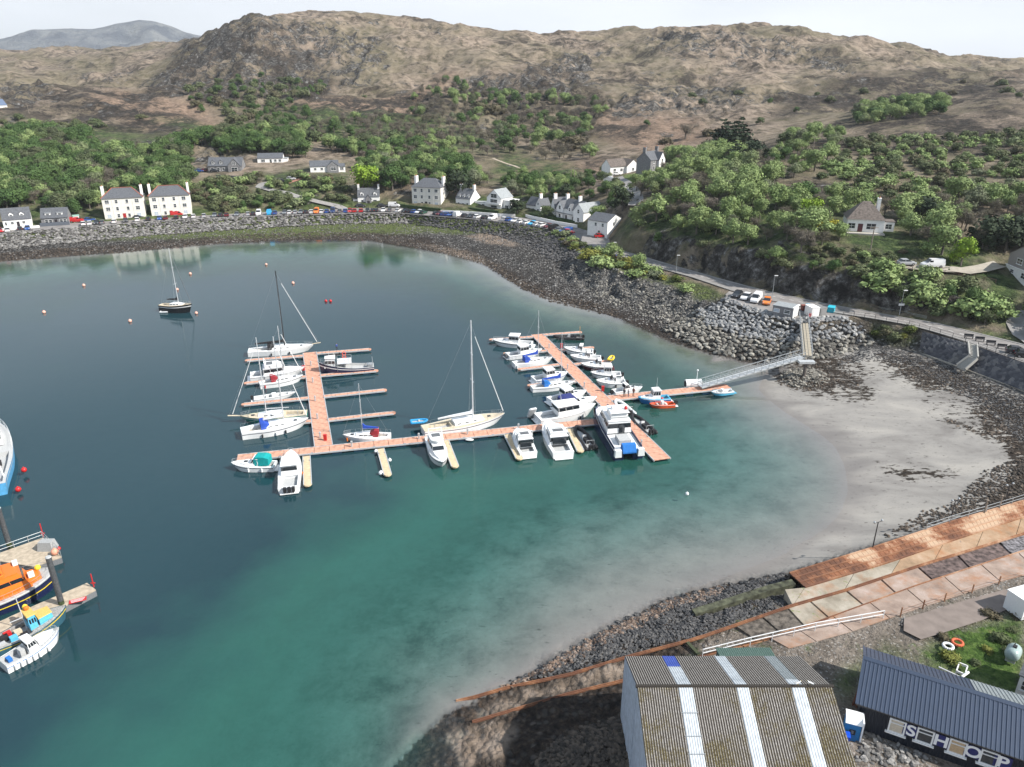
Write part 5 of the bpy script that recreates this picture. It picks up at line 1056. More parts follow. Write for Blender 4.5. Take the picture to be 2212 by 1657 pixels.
def rocks():
    rg_ = np.random.RandomState(9)
    # left sea wall of big pale boulders, darker towards the cottages
    bank = [(-300,590),(-300,556),(0,505),(150,493),(300,482),(430,474),(600,467),(750,463),(850,461),(885,465),(885,484),(750,484),(600,491),(450,500),(250,515),(0,540)]
    x, y, z = scatter_pts(bank, 5200, 3, seed=1); o = rock_join('boulder_bank', x, y, z, rg_.uniform(.5, 1.5, len(x)) , SM_PALE, 1); tag(o, 'long bank of pale boulders under the shore road', 'boulders')
    bank = [(870,466),(1000,474),(1100,483),(1180,497),(1262,530),(1250,560),(1200,566),(1140,530),(1070,508),(960,494),(870,482)]
    x, y, z = scatter_pts(bank, 2600, 6, seed=2); o = rock_join('boulder_bank', x, y, z, rg_.uniform(.4, 1.2, len(x)), SM_DARK, 2); tag(o, 'bank of black boulders under the parked cars by the cottages', 'boulders')
    # cobbles on the foreshore
    fore = [(-300,610),(-300,590),(0,538),(250,513),(450,498),(600,489),(750,482),(880,482),(1000,500),(1080,508),(1150,530),(1225,590),(1350,645),(1450,690),(1520,745),(1450,737),(1330,683),(1190,650),(1080,590),(960,545),(800,517),(600,517),(250,545),(0,562)]
    x, y, z = scatter_pts(fore, 5200, 6, seed=3, cond=(fbm(X, Y_, .12, 3, 5) > .42)); o = rock_join('cobbles', x, y, z, rg_.uniform(.2, .58, len(x)), SM_PALE, 3); tag(o, 'grey cobbles strewn over the foreshore', 'stones')
    x, y, z = scatter_pts([(1240,560),(1500,640),(1540,700),(1500,745),(1400,690),(1280,640),(1225,600)], 1500, 10, seed=13); o = rock_join('cobbles', x, y, z, rg_.uniform(.25, .8, len(x)), SM_TAN, 13); tag(o, 'broken stones below the headland rocks', 'stones')
    wl = [(q[0], q[1] + 3) for q in WATER[1:18]] + [(q[0], q[1] - 14) for q in WATER[1:18]][::-1]
    x, y, z = scatter_pts(wl, 5000, 4, seed=4); o = rock_join('seaweed_stones', x, y, np.maximum(z, -.1), rg_.uniform(.25, .7, len(x)), SM_WEED, 4); tag(o, 'brown seaweed covered stones along the waterline', 'seaweed')
    # armour of the bridgehead: 300 stones of its own, the rest behind as one
    arm = bpy.data.objects.new('rock_armour', None); COL.objects.link(arm); arm['kind'] = 'structure'
    poly = [(1567,648),(1610,664),(1668,682),(1725,693),(1795,688),(1835,692),(1862,706),(1885,742),(1850,756),(1800,768),(1745,778),(1700,788),(1640,780),(1560,766),(1500,745),(1432,712),(1500,680)]
    rsd = np.random.RandomState(6); cx, cy, cz = scatter_pts(poly, 9000, 0, seed=6); keep = []; cell = {}
    for i in range(len(cx)):
        d = .74 if cz[i] > 2.6 else .92; k = (int(cx[i]), int(cy[i]))
        if any((cx[j] - cx[i]) ** 2 + (cy[j] - cy[i]) ** 2 < d * d for a in (-1, 0, 1) for b in (-1, 0, 1) for j in cell.get((k[0] + a, k[1] + b), ())): continue
        cell.setdefault(k, []).append(i); keep.append(i)
    keep.sort(key=lambda i: cy[i] - (2 if cz[i] < 3 else 0))
    meshes = []
    for k, (V, Fq) in enumerate(RPRO):
        for mm in (SM_GREY, SM_TAN):
            me = bpy.data.meshes.new('stone'); me.from_pydata(V.tolist(), [], Fq.tolist()); me.materials.append(mm); meshes.append(me)
    for i in keep[:300]:
        o = bpy.data.objects.new('stone', meshes[rsd.randint(6) * 2 + (1 if cz[i] < 2.7 + rsd.uniform(-.5, .5) else 0)]); COL.objects.link(o); o.parent = arm
        s = rsd.uniform(1.15, 1.6); o.location = (cx[i], cy[i], cz[i] + .15); o.scale = (s * 1.15, s, s * .95); o.rotation_euler = (rsd.uniform(-.5, .5), rsd.uniform(-.5, .5), rsd.uniform(0, 6.28))
    I = np.array(keep[300:]); hi = cz[I] > 2.7
    for J, mm, sd_ in ((I[hi], SM_GREY, 21), (I[~hi], SM_TAN, 22)): rock_join('armour_stones', cx[J], cy[J], cz[J], rsd.uniform(1.0, 1.5, len(J)), mm, sd_, parent=arm, sq=(1.15, 1, .9))
    # islet
    x, y, z = scatter_pts([(1737 + 50 * math.cos(a), 816 + 20 * math.sin(a)) for a in np.linspace(0, 6.28, 24)], 420, 0, seed=8); o = rock_join('islet_stones', x, y, z, rg_.uniform(.4, .8, len(x)), SM_TAN, 8); tag(o, 'mound of pale stones round the bridge pier', 'stones')
    x, y, z = scatter_pts([(1737 + 62 * math.cos(a), 819 + 25 * math.sin(a)) for a in np.linspace(0, 6.28, 24)], 500, 3, seed=9); o = rock_join('seaweed_stones', x, y, z - .1, rg_.uniform(.3, .6, len(x)), SM_WEED, 9); tag(o, 'dark weedy stones round the foot of the pier mound', 'seaweed')
    # upper bay shingle
    x, y, z = scatter_pts([(1850,755),(1880,742),(2064,791),(2194,839),(2260,900),(2212,960),(2150,900),(2060,840),(1960,790),(1880,780),(1800,790)], 3000, 10, seed=10); o = rock_join('shingle_stones', x, y, z, rg_.uniform(.15, .4, len(x)), SM_DARK, 10); tag(o, 'dark shingle below the sloping sea wall', 'stones')
    x, y, z = scatter_pts([(2070,1085),(2130,1020),(2212,990),(2290,1010),(2290,1060),(2180,1075),(2051,1120),(1900,1165),(1990,1110)], 1500, 16, seed=11); o = rock_join('seaweed_stones', x, y, z, rg_.uniform(.2, .5, len(x)), SM_WEED, 11); tag(o, 'black seaweed heaps beside the rusty slipway on the right', 'seaweed')
    x, y, z = scatter_pts([(1690,800),(1860,770),(2060,815),(2190,900),(2212,990),(2100,960),(1990,880),(1860,830),(1800,860)], 1600, 20, seed=16, cond=kelp_patch * kelp > .45); o = rock_join('seaweed', x, y, z - .03, rg_.uniform(.15, .55, len(x)), SM_WEED, 16, sq=(1.8, 1, .35)); tag(o, 'patches of dark seaweed lying on the sand flat', 'seaweed')
    # rubble and wrack between slipway and water
    rub = [(1700,1240),(1560,1268),(1450,1294),(1330,1350),(1230,1405),(1130,1462),(1090,1480),(1228,1452),(1356,1414),(1504,1374),(1700,1305),(1690,1270)]
    x, y, z = scatter_pts(rub, 6500, 5, seed=12); o = rock_join('rubble', x, y, z, rg_.uniform(.15, .42, len(x)), SM_DARK, 12); tag(o, 'dark weedy rubble between slipway and sand', 'rubble')
    edge = [(1560,1270),(1450,1298),(1330,1354),(1230,1410),(1130,1466),(1080,1488),(1060,1500),(1120,1480),(1240,1424),(1340,1370),(1460,1312),(1560,1284)]
    x, y, z = scatter_pts(edge, 1300, 4, seed=14); o = rock_join('rubble', x, y, z, rg_.uniform(.18, .5, len(x)), stone_mat('stone_rusty', (.06, .04, .03), (.15, .10, .07), (.27, .21, .17)), 14); tag(o, 'rust brown stones along the edge of the rubble', 'rubble')
    rub2 = [(1360,1540),(1260,1568),(1190,1610),(1150,1657),(1130,1800),(1380,1800)]
    x, y, z = scatter_pts(rub2, 3000, 8, seed=15); o = rock_join('rubble', x, y, z, rg_.uniform(.2, .6, len(x)), SM_WEED, 15); tag(o, 'black seaweed covered rocks left of the big shed', 'rubble')
rocks()

# ------------------------------------------------------------------ pontoons
M_DECK = mat('terracotta_decking', (.58, .31, .215), .8, var=.22, scale=1.6, bump=.3, bscale=30); M_TIMB = mat('pale_timber', (.58, .46, .30), .8, var=.12, scale=2); M_ALU = mat('aluminium_edge', (.55, .57, .58), .45, metal=.3)
M_FLOAT = mat('float_blue', (.015, .045, .10), .5, var=.2); M_REDP = mat('red_plastic', (.50, .02, .02), .4); M_QUAY = mat('quay_boards', (.44, .37, .28), .85, var=.2, scale=2)
def pontoon(name, label, A, B, w, deck=M_DECK, group=None, z=.55, panel=2.4, nose=False, box=None):
    a = G(*A, z) if len(A) == 2 else Vector(A); b = G(*B, z) if len(B) == 2 else Vector(B); a.z = b.z = 0; d = b - a; Ln = d.length; r = thing(name, label, 'pontoon', a, math.atan2(d.y, d.x), group)
    for s in (-1, 1): m = MB(); m.box(0, Ln, s * w / 2 - .06, s * w / 2 + .06, z - .22, z + .03); m.build('edge_beam', M_ALU, r)
    n = max(1, round(Ln / panel)); pl = Ln / n; me = None
    for i in range(n):
        if me is None: m = MB(); m.box(.03, pl - .03, -w / 2 + .07, w / 2 - .07, z - .1, z); o = m.build('deck_panel', deck, r); me = o
        else: o = me.copy(); COL.objects.link(o)
        o.location = (i * pl, 0, 0)
    if nose: m = MB(); m.prism([(Ln, -w / 2), (Ln + w * .35, -w * .3), (Ln + w * .45, 0), (Ln + w * .35, w * .3), (Ln, w / 2)], z - .2, z + .01); m.build('nose', deck, r)
    nf = max(2, int(Ln / 3.4)); me = None
    for i in range(nf):
        if me is None: m = MB(); m.box(-.8, .8, -w / 2 + .1, w / 2 - .1, -.35, z - .23); o = m.build('float', M_FLOAT, r); me = o
        else: o = me.copy(); COL.objects.link(o)
        o.location = ((i + .5) * Ln / nf, 0, 0)
    m = MB()
    for i in range(int(Ln / 5)): 
        for s in (-1, 1): m.box(i * 5 + 1.5, i * 5 + 1.85, s * (w / 2 - .15) - .05, s * (w / 2 - .15) + .05, z + .004, z + .1)
    if m.v: o = m.build('mooring_cleats', M_STEEL, r); o['kind'] = 'stuff'
    return r
GP = 'walkways of the marina'; GF = 'finger pontoons of the left marina arm'; GR = 'finger pontoons of the right marina arm'; GY_ = 'short yellow fingers of the long pontoon'
pontoon('pontoon', 'left marina walkway with terracotta decking running away from the long pontoon', (669,761), (699,962), 2.9, group=GP)
pontoon('pontoon', 'long terracotta pontoon nearest the viewer, crossing the marina', (512,989), (1311,908), 2.3, group=GP)
pontoon('pontoon', 'right marina walkway with terracotta decking running diagonally', (1160,722), (1431,992), 2.9, group=GP)
pontoon('pontoon', 'pontoon linking the right walkway to the gangway', (1316,860), (1574,834), 2.4, group=GP)
for A, B, lab in [((655,768),(534,778),'farthest finger left of the left walkway, beside the black masted yacht'),((662,813),(532,827),'second farthest finger left of the left walkway'),((668,859),(527,873),'third farthest finger left of the left walkway'),((673,909),(560,919),'nearest finger left of the left walkway, behind the white yacht'),
  ((679,763),(797,754),'farthest finger right of the left walkway, a person on it'),((688,811),(812,800),'finger right of the left walkway under the navy fishing boat'),((697,856),(830,842),'empty third finger right of the left walkway'),((705,907),(849,891),'nearest finger right of the left walkway')]:
    pontoon('finger_pontoon', lab, A, B, 1.15, group=GF, nose=True)
for A, B, lab in [((1152,727),(1061,733),'farthest finger left of the right walkway, by the patrol boat'),((1171,723),(1253,717),'farthest finger right of the right walkway, by the black inflatable'),((1184,757),(1092,763),'finger left of the right walkway behind the blue covered yacht'),((1208,787),(1123,797),'finger left of the right walkway in front of the blue covered yacht'),
  ((1244,823),(1144,832),'finger left of the right walkway beside the sloop with the blue tent'),((1289,861),(1197,871),'nearest finger left of the right walkway'),((1207,757),(1279,750),'finger right of the right walkway, farther of two'),((1237,787),(1316,779),'finger right of the right walkway, beside the dark red hulled cruiser')]:
    pontoon('finger_pontoon', lab, A, B, 1.1, group=GR, nose=True)
for A, B, lab in [((662,985),(664.5,1046),'leftmost short yellow finger beside the white boat with outboards'),((822,969),(837.5,1024),'short yellow finger with white balls on both sides'),((962,951),(983,1006),'short yellow finger right of the blue topped cruiser'),((1096,938),(1122,989),'short yellow finger left of the small flybridge cruiser'),((1231,926),(1254,973),'short yellow finger behind the black inflatable')]:
    pontoon('finger_pontoon', lab, A, B, 1.15, M_TIMB, GY_, nose=True)
for u, v, lab in [(656,800,'red box on the left walkway near its far end'),(703,951,'red box at the near end of the left walkway'),(1213,752,'red box at the far end of the right walkway'),(1302,845,'red box by the link pontoon corner'),(1318,890,'round red hose reel box at the pontoon crossing')]:
    p = G(u, v, .55); m = MB(); m.box(-.25, .25, -.2, .2, 0, 1.0); m.box(-.28, .28, -.24, .24, 1.0, 1.06); o = m.build('fire_box', M_REDP); o.location = p; tag(o, lab, 'fire box', 'red safety boxes on the pontoons')
for i, (u, v) in enumerate([(672,790),(676,826),(681,866),(686,905),(692,945),(760,965),(905,948),(1010,938),(1120,927),(1186,752),(1226,797),(1262,836),(1345,922),(1385,962),(1420,848)]):
    p = G(u, v, .56); m = MB(); m.box(-.13, .13, -.13, .13, 0, .85); m.box(-.16, .16, -.16, .16, .852, 1.0); m.tube((0, 0, 1.0), (0, 0, 1.12), .08, .06, 8); o = m.build('power_pedestal', M_ALU); o.location = p; tag(o, 'small grey power post standing on the marina decking', 'power post', 'power posts on the marina decking')
# ------------------------------------------------------------------ boats
GEL = mat('white_gelcoat', (.76, .77, .77), .22, var=.03, spec=.5); GELW = mat('cream_gelcoat', (.66, .65, .60), .3, var=.05); NAVY = mat('navy_hull', (.012, .018, .06), .25, var=.05); BLKH = mat('black_hull', (.015, .017, .02), .3); TEALH = mat('teal_hull', (.03, .20, .17), .3); BLUEH = mat('blue_hull', (.03, .16, .42), .35); SKYB = mat('sky_blue_paint', (.10, .42, .62), .5, var=.1)
ORG = mat('orange_paint', (.70, .17, .02), .4, var=.05); REDH = mat('orange_red_hull', (.70, .10, .03), .4); MAROON = mat('maroon_hull', (.07, .012, .02), .3); TEAK = mat('teak_deck', (.58, .50, .37), .8, var=.15, scale=3); WGLASS = mat('boat_glass', (.015, .02, .025), .05, spec=.8); ROPE = mat('rope', (.6, .58, .5), .9)
BLKR = mat('black_rubber', (.02, .02, .022), .6); CANV = {k: mat('canvas_' + k, c, .85, var=.12, scale=3) for k, c in dict(blue=(.02, .07, .40), navy=(.03, .04, .17), red=(.28, .02, .03), black=(.018, .018, .02), teal=(.0, .30, .30), white=(.62, .64, .66), grey=(.12, .13, .14), brightblue=(.02, .16, .50)).items()}
YEL = mat('yellow_plastic', (.75, .55, .04), .5); MASTM = mat('mast_alloy', (.62, .64, .66), .35, metal=.2); ANTIF = mat('antifouling', (.03, .04, .09), .7); GREYD = mat('grey_nonslip', (.42, .43, .43), .8)
def smst(a, b, x): t = min(1, max(0, (x - a) / (b - a))); return t * t * (3 - 2 * t)
def hullfn(Lh, B, fb, fs, tw=.75, p=2.2, mid=.42):
    def hb(t):
        return B / 2 * (tw + (1 - tw) * smst(0, mid, t) if t < mid else max(.0, 1 - ((t - mid) / (1 - mid)) ** p) ** .85)
    def sh(t): return fs + (fb - fs) * max(0, t - .15) ** 1.7 / .76
    return hb, sh
def hull(r, Lh, B, fb, fs, m, tw=.75, p=2.2, draft=.45, stripe=None, ckp=(.05, .35), ckw=.6, deckm=None, over=.10, name='hull', cdepth=.55):
    hb, sh = hullfn(Lh, B, fb, fs, tw, p); N = 14; secs = []; dsec = []
    for i in range(N + 1):
        t = i / N; t = t if i < N else .999; b = hb(t); s = sh(t); k = over * Lh * t ** 3; x = t * Lh
        def X_(f): return x - k * (1 - f)
        pts = [(X_(1), -b, s), (X_(.82), -b * .985, s * .80), (X_(.75), -b * .975, s * .70), (X_(.1), -b * .93, .03), (X_(0), 0, -draft), (X_(.1), b * .93, .03), (X_(.75), b * .975, s * .70), (X_(.82), b * .985, s * .80), (X_(1), b, s)]
        secs.append(pts)
    m_ = MB(); k = 9; v = [q for sct in secs for q in sct]; f = []; mi = []
    for i in range(N):
        for j in range(8): a = i * k + j; f.append((a, a + 1, a + k + 1, a + k)); mi.append({0: 0, 7: 0, 1: 1, 6: 1, 2: 0, 5: 0, 3: 2, 4: 2}[j])
    f.append(tuple(range(k))); mi.append(0); m_.v = v; m_.f = f; m_.m = mi
    m_.build(name, [m, stripe or m, ANTIF], r)
    d = MB(); ts = sorted(set([i / N for i in range(N)] + [.985, ckp[0], ckp[0] + .004, ckp[1], ckp[1] + .004])); rows = []
    for t in ts:
        b = hb(t) - .03; s = sh(t) - .03; c = min(b * ckw, b); low = ckp[0] + .002 < t < ckp[1] + .002; zc = s - cdepth if low else s + .05
        rows.append([(t * Lh, -b, s), (t * Lh, -c, s + .04), (t * Lh, -c + .01, zc), (t * Lh, c - .01, zc), (t * Lh, c, s + .04), (t * Lh, b, s)])
    d.loft(rows, cap=False); lo = [ckp[0] + .002 < t < ckp[1] + .002 for t in ts]; d.m = [1 if (j == 2 and lo[i] and lo[i + 1]) else 0 for i in range(len(ts) - 1) for j in range(5)]; d.build('deck', [deckm or GEL, TEAK if (deckm is None and tw < .8) else GREYD], r, fix=True)
    return hb, sh
def rail_loop(r, Lh, hb, sh, t0, t1, h=.6, m=None, name='pulpit', n=7):
    b = MB(); P = [(t * Lh, -hb(t) + .08, sh(t)) for t in np.linspace(t0, t1, n)] + [(t * Lh, hb(t) - .08, sh(t)) for t in np.linspace(t1, t0, n)]
    T = [(x, y, z + h) for x, y, z in P]; b.path(T, .022, 4); b.path([(x, y, z + h * .5) for x, y, z in P], .014, 3)
    for p, q in zip(P, T): b.tube(p, q, .018, .018, 4)
    b.build(name, m or M_STEEL, r)
def outboard(r, x, y, m=BLKR, s=1.0):
    b = MB(); b.loft([[(x - .55 * s, y - .2 * s, z), (x - .05, y - .22 * s, z), (x - .05, y + .22 * s, z), (x - .55 * s, y + .2 * s, z)] for z in (.45 * s, .8 * s, 1.15 * s)], closed=True); b.box(x - .4 * s, x - .2 * s, y - .07, y + .07, -.3, .44 * s); b.build('outboard_motor', m, r)
def fender(r, x, y, z, m=GEL, n=1):
    b = MB(); b.tube((x, y, z - .35), (x, y, z + .2), .13, .13, 7); b.build('fender', m, r)
def cab(r, x0, x1, w0, w1, z0, z1, rake=(.25, .5), m=GEL, band=(.45, .85), roofo=.12, roofm=None, name='cabin', g=WGLASS, split=True):
    """cabin: solid walls, dark glass band set into them, overhanging roof"""
    H_ = z1 - z0
    def ring(f, e=0):
        xa = x0 + rake[0] * f; xb = x1 - rake[1] * f; k = 1 - .12 * f
        return [(xa - e, -(w0 / 2 * k + e), z0 + H_ * f), (xb + e, -(w1 / 2 * k + e), z0 + H_ * f), (xb + e, w1 / 2 * k + e, z0 + H_ * f), (xa - e, w0 / 2 * k + e, z0 + H_ * f)]
    b = MB(); b.loft([ring(0), ring(1)], closed=True); c = b.build(name, m, r)
    b = MB(); b.loft([ring(band[0], .012), ring(band[1], .012)], closed=True); wn_ = b.build('windows', g, c)
    if split:
        b = MB()
        for f in (.02, .35, .68, .98):
            for s in (0, 1):
                p = Vector(ring(band[0], .02)[0 if s == 0 else 3]).lerp(Vector(ring(band[0], .02)[1 if s == 0 else 2]), f); q = Vector(ring(band[1], .02)[0 if s == 0 else 3]).lerp(Vector(ring(band[1], .02)[1 if s == 0 else 2]), f); b.bar(p, q, .07, .03)
        b.build('window_posts', m, c)
    b = MB(); t = ring(1, roofo); b.loft([[(x, y, z + .003) for x, y, z in t], [(x, y, z + .09) for x, y, z in ring(1, roofo * .6)]], closed=True); b.build('roof', roofm or m, c)
    return c
def place(stern, bow, z=.4, L_=None):
    a, b = G(*stern, z), G(*bow, z); a.z = b.z = 0; d = b - a; return a, d.length if L_ is None else L_, math.atan2(d.y, d.x)
def stays(r, mx, mz, pts, m=M_STEEL):
    b = MB()
    for p, rad, fz in pts: b.tube(p, (mx, 0, mz * fz), rad, rad, 4)
    b.build('rigging', m, r)
def yacht(label, stern, bow, masttop, mt=.56, B=None, hm=GEL, stripe=None, cover='blue', hood=None, deckm=None, mastm=MASTM, fb=1.35, fs=1.05, furl=GEL, mast_r=.09, boom=True, cab_l=(.36, .72), coverlen=.34, sprit=0, extra=None, fenders=()):
    a, Ln, rz = place(stern, bow); B = B or Ln * .29; r = thing('sailing_yacht', label, 'sailing boat', a, rz)
    hb, sh = hull(r, Ln, B, fb, fs, hm, .68, 2.0, .6, stripe, (.06, .32), .55, deckm, .12)
    ca, cb_ = cab_l; rows = []
    for t, h in ((ca, .5), ((ca + cb_) / 2, .45), (cb_, .18)):
        b = hb(t) * .62; s = sh(t); rows.append([(t * Ln, -b, s), (t * Ln, -b * .85, s + h), (t * Ln, b * .85, s + h), (t * Ln, b, s)])
    m = MB(); m.loft(rows, closed=True); c = m.build('coachroof', GEL, r)
    m = MB()
    for t in np.linspace(ca + .05, cb_ - .12, 3):
        for s in (-1, 1): y = hb(t) * .62 * .94 * s; m.box(t * Ln - .3, t * Ln + .3, y - .02, y + .02, sh(t) + .18, sh(t) + .34)
    m.build('portlights', WGLASS, c); m = MB(); m.box(.80 * Ln - .28, .80 * Ln + .28, -.28, .28, sh(.8) + .02, sh(.8) + .1); m.build('hatch', WGLASS, r)
    mx = mt * Ln; w = Vector((a.x + math.cos(rz) * mx, a.y + math.sin(rz) * mx)); mz = top_z(w.x, w.y, masttop)
    m = MB(); m.tube((mx, 0, sh(mt) + .3), (mx, 0, mz), mast_r, mast_r * .75, 7); ms = m.build('mast', mastm, r); m = MB()
    for f in (.45, .7): m.bar((mx, -B * .3 * (1.2 - f), mz * f), (mx, B * .3 * (1.2 - f), mz * f), .07, .04)
    m.build('spreaders', mastm, ms)
    if boom:
        z0 = sh(.4) + 1.25; x1 = mx - Ln * coverlen; m = MB(); m.tube((mx - .1, 0, z0), (x1, 0, z0 - .05), .07, .06, 6); bo = m.build('boom', mastm, r)
        if cover: m = MB(); m.loft([[(x, -w_, z0 + .05), (x, -w_ * .8, z0 + h_), (x, w_ * .8, z0 + h_), (x, w_, z0 + .05)] for x, w_, h_ in ((mx - .12, .16, .95), (mx - .6, .16, .5), (mx - Ln * coverlen * .6, .15, .36), (x1, .08, .2))], closed=True); m.build('sail_cover', CANV[cover], bo)
    stays(r, mx, mz, [((Ln * .985 + sprit, 0, sh(.98) + .1), .014, .97), ((.02 * Ln, 0, fs + .1), .011, .98), ((mx - .2, hb(mt) - .1, sh(mt)), .011, .72), ((mx - .2, -hb(mt) + .1, sh(mt)), .011, .72), ((mx, hb(mt) - .1, sh(mt)), .011, .95), ((mx, -hb(mt) + .1, sh(mt)), .011, .95)])
    if furl: p = Vector((Ln * .975 + sprit * .7, 0, sh(.98) + .5)); q = Vector((mx, 0, mz * .95)); m = MB(); m.tube(p, p.lerp(q, .88), .07, .05, 6); m.build('furled_sail', furl, r)
    if hood: hx = ca * Ln; m = MB(); b = hb(ca) * .62; s = sh(ca); m.loft([[(x, -b * k, s), (x, -b * k * .9, s + h), (x, b * k * .9, s + h), (x, b * k, s)] for x, k, h in ((hx - .9, 1.0, 1.15), (hx - .3, 1, 1.2), (hx + .55, .9, .5))], closed=True); m.build('sprayhood', CANV[hood], r)
    rail_loop(r, Ln, hb, sh, .85, .97, .6, name='pulpit'); b = MB()
    for s in (-1, 1):
        P = [(t * Ln, s * (hb(t) - .06), sh(t) + .6) for t in np.linspace(0.01, .85, 9)]; b.path(P, .012, 3)
        for x, y, z in P: b.tube((x, y, z - .6), (x, y, z), .015, .015, 3)
    b.build('guard_rails', M_STEEL, r)
    m = MB(); m.tube((.14 * Ln, -.35, fs + .35), (.14 * Ln, .35, fs + .35), .03, .03, 5); m.tube((.14 * Ln, 0, fs - .4), (.14 * Ln, 0, fs + .4), .06, .05, 6); m.build('steering_wheel', M_STEEL, r)
    for t, s, mm in fenders: fender(r, t * Ln, s * (hb(t) + .1), .55, mm)
    if sprit: m = MB(); m.bar((Ln * .96, 0, sh(.98) + .05), (Ln + sprit, 0, sh(.98) + .25), .35, .08); m.build('bowsprit', TEAK, r)
    return r, Ln, hb, sh
def motor(label, stern, bow, style='cuddy', B=None, hm=GEL, stripe=None, fb=1.5, fs=.95, canopy=None, nout=0, outm=BLKR, roofm=None, band=(.42, .85), deckm=None, cat='motor boat', name='motor_boat', L_=None, fenders=(), mast=0, cover=None, x0f=None):
    a, Ln, rz = place(stern, bow, L_=L_); B = B or max(2.3, Ln * .34); r = thing(name, label, cat, a, rz)
    hb, sh = hull(r, Ln, B, fb, fs, hm, .92, 2.6, .4, stripe, (.03, .33 if style != 'open' else .8), .74, deckm, .14); z = sh(.45)
    def fore(t0, t1, h):
        m = MB(); m.loft([[(t * Ln, -hb(t) * k, sh(t) - .02), (t * Ln, -hb(t) * k * .82, sh(t) + hh), (t * Ln, hb(t) * k * .82, sh(t) + hh), (t * Ln, hb(t) * k, sh(t) - .02)] for t, k, hh in ((t0, .8, h), ((t0 + t1) / 2, .76, h * .75), (t1, .5, .05))], closed=True); o = m.build('foredeck_trunk', GEL, r)
        m = MB(); m.box((t0 + t1) / 2 * Ln - .3, (t0 + t1) / 2 * Ln + .3, -.28, .28, sh(.6) + h * .72, sh(.6) + h * .72 + .08); m.build('hatch', WGLASS, o)
    if style == 'cuddy':                                # raked screen and low cabin
        fore(.42, .88, .42); cab(r, .34 * Ln, .56 * Ln, B * .74, B * .62, z + .15, z + 1.15, (.1, .75), band=(.3, .9), roofm=roofm)
    elif style == 'pilot':
        fore(.5, .9, .4); cab(r, .32 * Ln, .60 * Ln, B * .72, B * .62, z - .2, z + 1.65, (.05, .45), band=(.5, .84), roofo=.2, roofm=roofm)
    elif style == 'fly':
        fore(.55, .92, .45); cab(r, .24 * Ln, .66 * Ln, B * .84, B * .62, z - .15, z + 1.3, (.1, 1.0), band=(.42, .86), roofo=.14, roofm=roofm)
        m = MB(); m.loft([[(.28 * Ln, -B * .36, z + 1.4), (.50 * Ln, -B * .30, z + 1.4), (.56 * Ln, 0, z + 1.4), (.50 * Ln, B * .30, z + 1.4), (.28 * Ln, B * .36, z + 1.4)], [(.27 * Ln, -B * .38, z + 1.95), (.52 * Ln, -B * .33, z + 1.95), (.59 * Ln, 0, z + 1.95), (.52 * Ln, B * .33, z + 1.95), (.27 * Ln, B * .38, z + 1.95)]], closed=True); fo = m.build('flybridge', GEL, r)
        m = MB(); m.box(.31 * Ln, .42 * Ln, -B * .22, B * .22, z + 1.956, z + 2.0); m.build('fly_seat', CANV['grey'], fo)
        m = MB(); m.path([(.30 * Ln, -B * .37, z + 1.9), (.27 * Ln, -B * .34, z + 2.7), (.27 * Ln, B * .34, z + 2.7), (.30 * Ln, B * .37, z + 1.9)], .06, 5); m.build('radar_arch', GEL, r)
        m = MB(); m.box(.235 * Ln - .1, .24 * Ln - .02, -B * .3, B * .3, z + .0, z + 1.1); m.build('saloon_door', WGLASS, r)
    elif style == 'trawler':
        fore(.6, .92, .45); cab(r, .30 * Ln, .68 * Ln, B * .78, B * .66, z - .1, z + 1.7, (.0, .35), band=(.48, .82), roofo=.3, roofm=roofm); m = MB(); m.tube((.4 * Ln, 0, z + 1.7), (.38 * Ln, 0, z + 3.4), .05, .04, 5); m.build('signal_mast', MASTM, r)
    elif style == 'open': m = MB(); m.box(.42 * Ln, .52 * Ln, -.4, .4, z - .5, z + .45); m.build('console', GEL, r); m = MB(); m.box(.28 * Ln, .34 * Ln, -B * .36, B * .36, z - .5, z - .1); m.build('thwart', GELW, r); m = MB(); m.box(.62 * Ln, .68 * Ln, -B * .36, B * .36, z - .5, z - .1); m.build('thwart', GELW, r)
    if canopy:
        m = MB(); m.loft([[(x * Ln, -B * .36 * k, z + .1), (x * Ln, -B * .34 * k, z + h), (x * Ln, B * .34 * k, z + h), (x * Ln, B * .36 * k, z + .1)] for x, k, h in ((.10, 1, 1.25), (.2, 1.02, 1.5), (.40, 1.0, 1.5), (.44, .96, 1.2))], closed=True); m.build('cockpit_canopy', CANV[canopy], r)
    if cover: m = MB(); m.loft([[(x * Ln, -hb(x) * .9, sh(x) + .02), (x * Ln, -hb(x) * .5, sh(x) + h), (x * Ln, hb(x) * .5, sh(x) + h), (x * Ln, hb(x) * .9, sh(x) + .02)] for x, h in ((.04, .3), (.2, .75), (.45, .8), (.52, .3))], closed=True); m.build('boat_cover', CANV[cover], r)
    m = MB(); m.box(-.6, .02, -B * .38, B * .38, .12, .22); m.build('bathing_platform', GEL if not stripe else hm, r)
    for i in range(nout): outboard(r, -.05, (i - (nout - 1) / 2) * .62, outm, 1.0)
    rail_loop(r, Ln, hb, sh, .55, .96, .5, name='bow_rail', n=6)
    for s in (-1, 1): 
        m = MB(); m.path([(t * Ln, s * (hb(t) + .01), sh(t) * .92) for t in np.linspace(0, .93, 10)], .035, 4); m.build('rubbing_strake', M_ALU if hm is GEL else GEL, r)
    for t, s, mm in fenders: fender(r, t * Ln, s * (hb(t) + .1), .55, mm)
    if mast: m = MB(); m.tube((.42 * Ln, 0, z + 1), (.42 * Ln, 0, z + 1 + mast), .03, .015, 4); m.build('aerial', GEL, r)
    return r, Ln, hb, sh
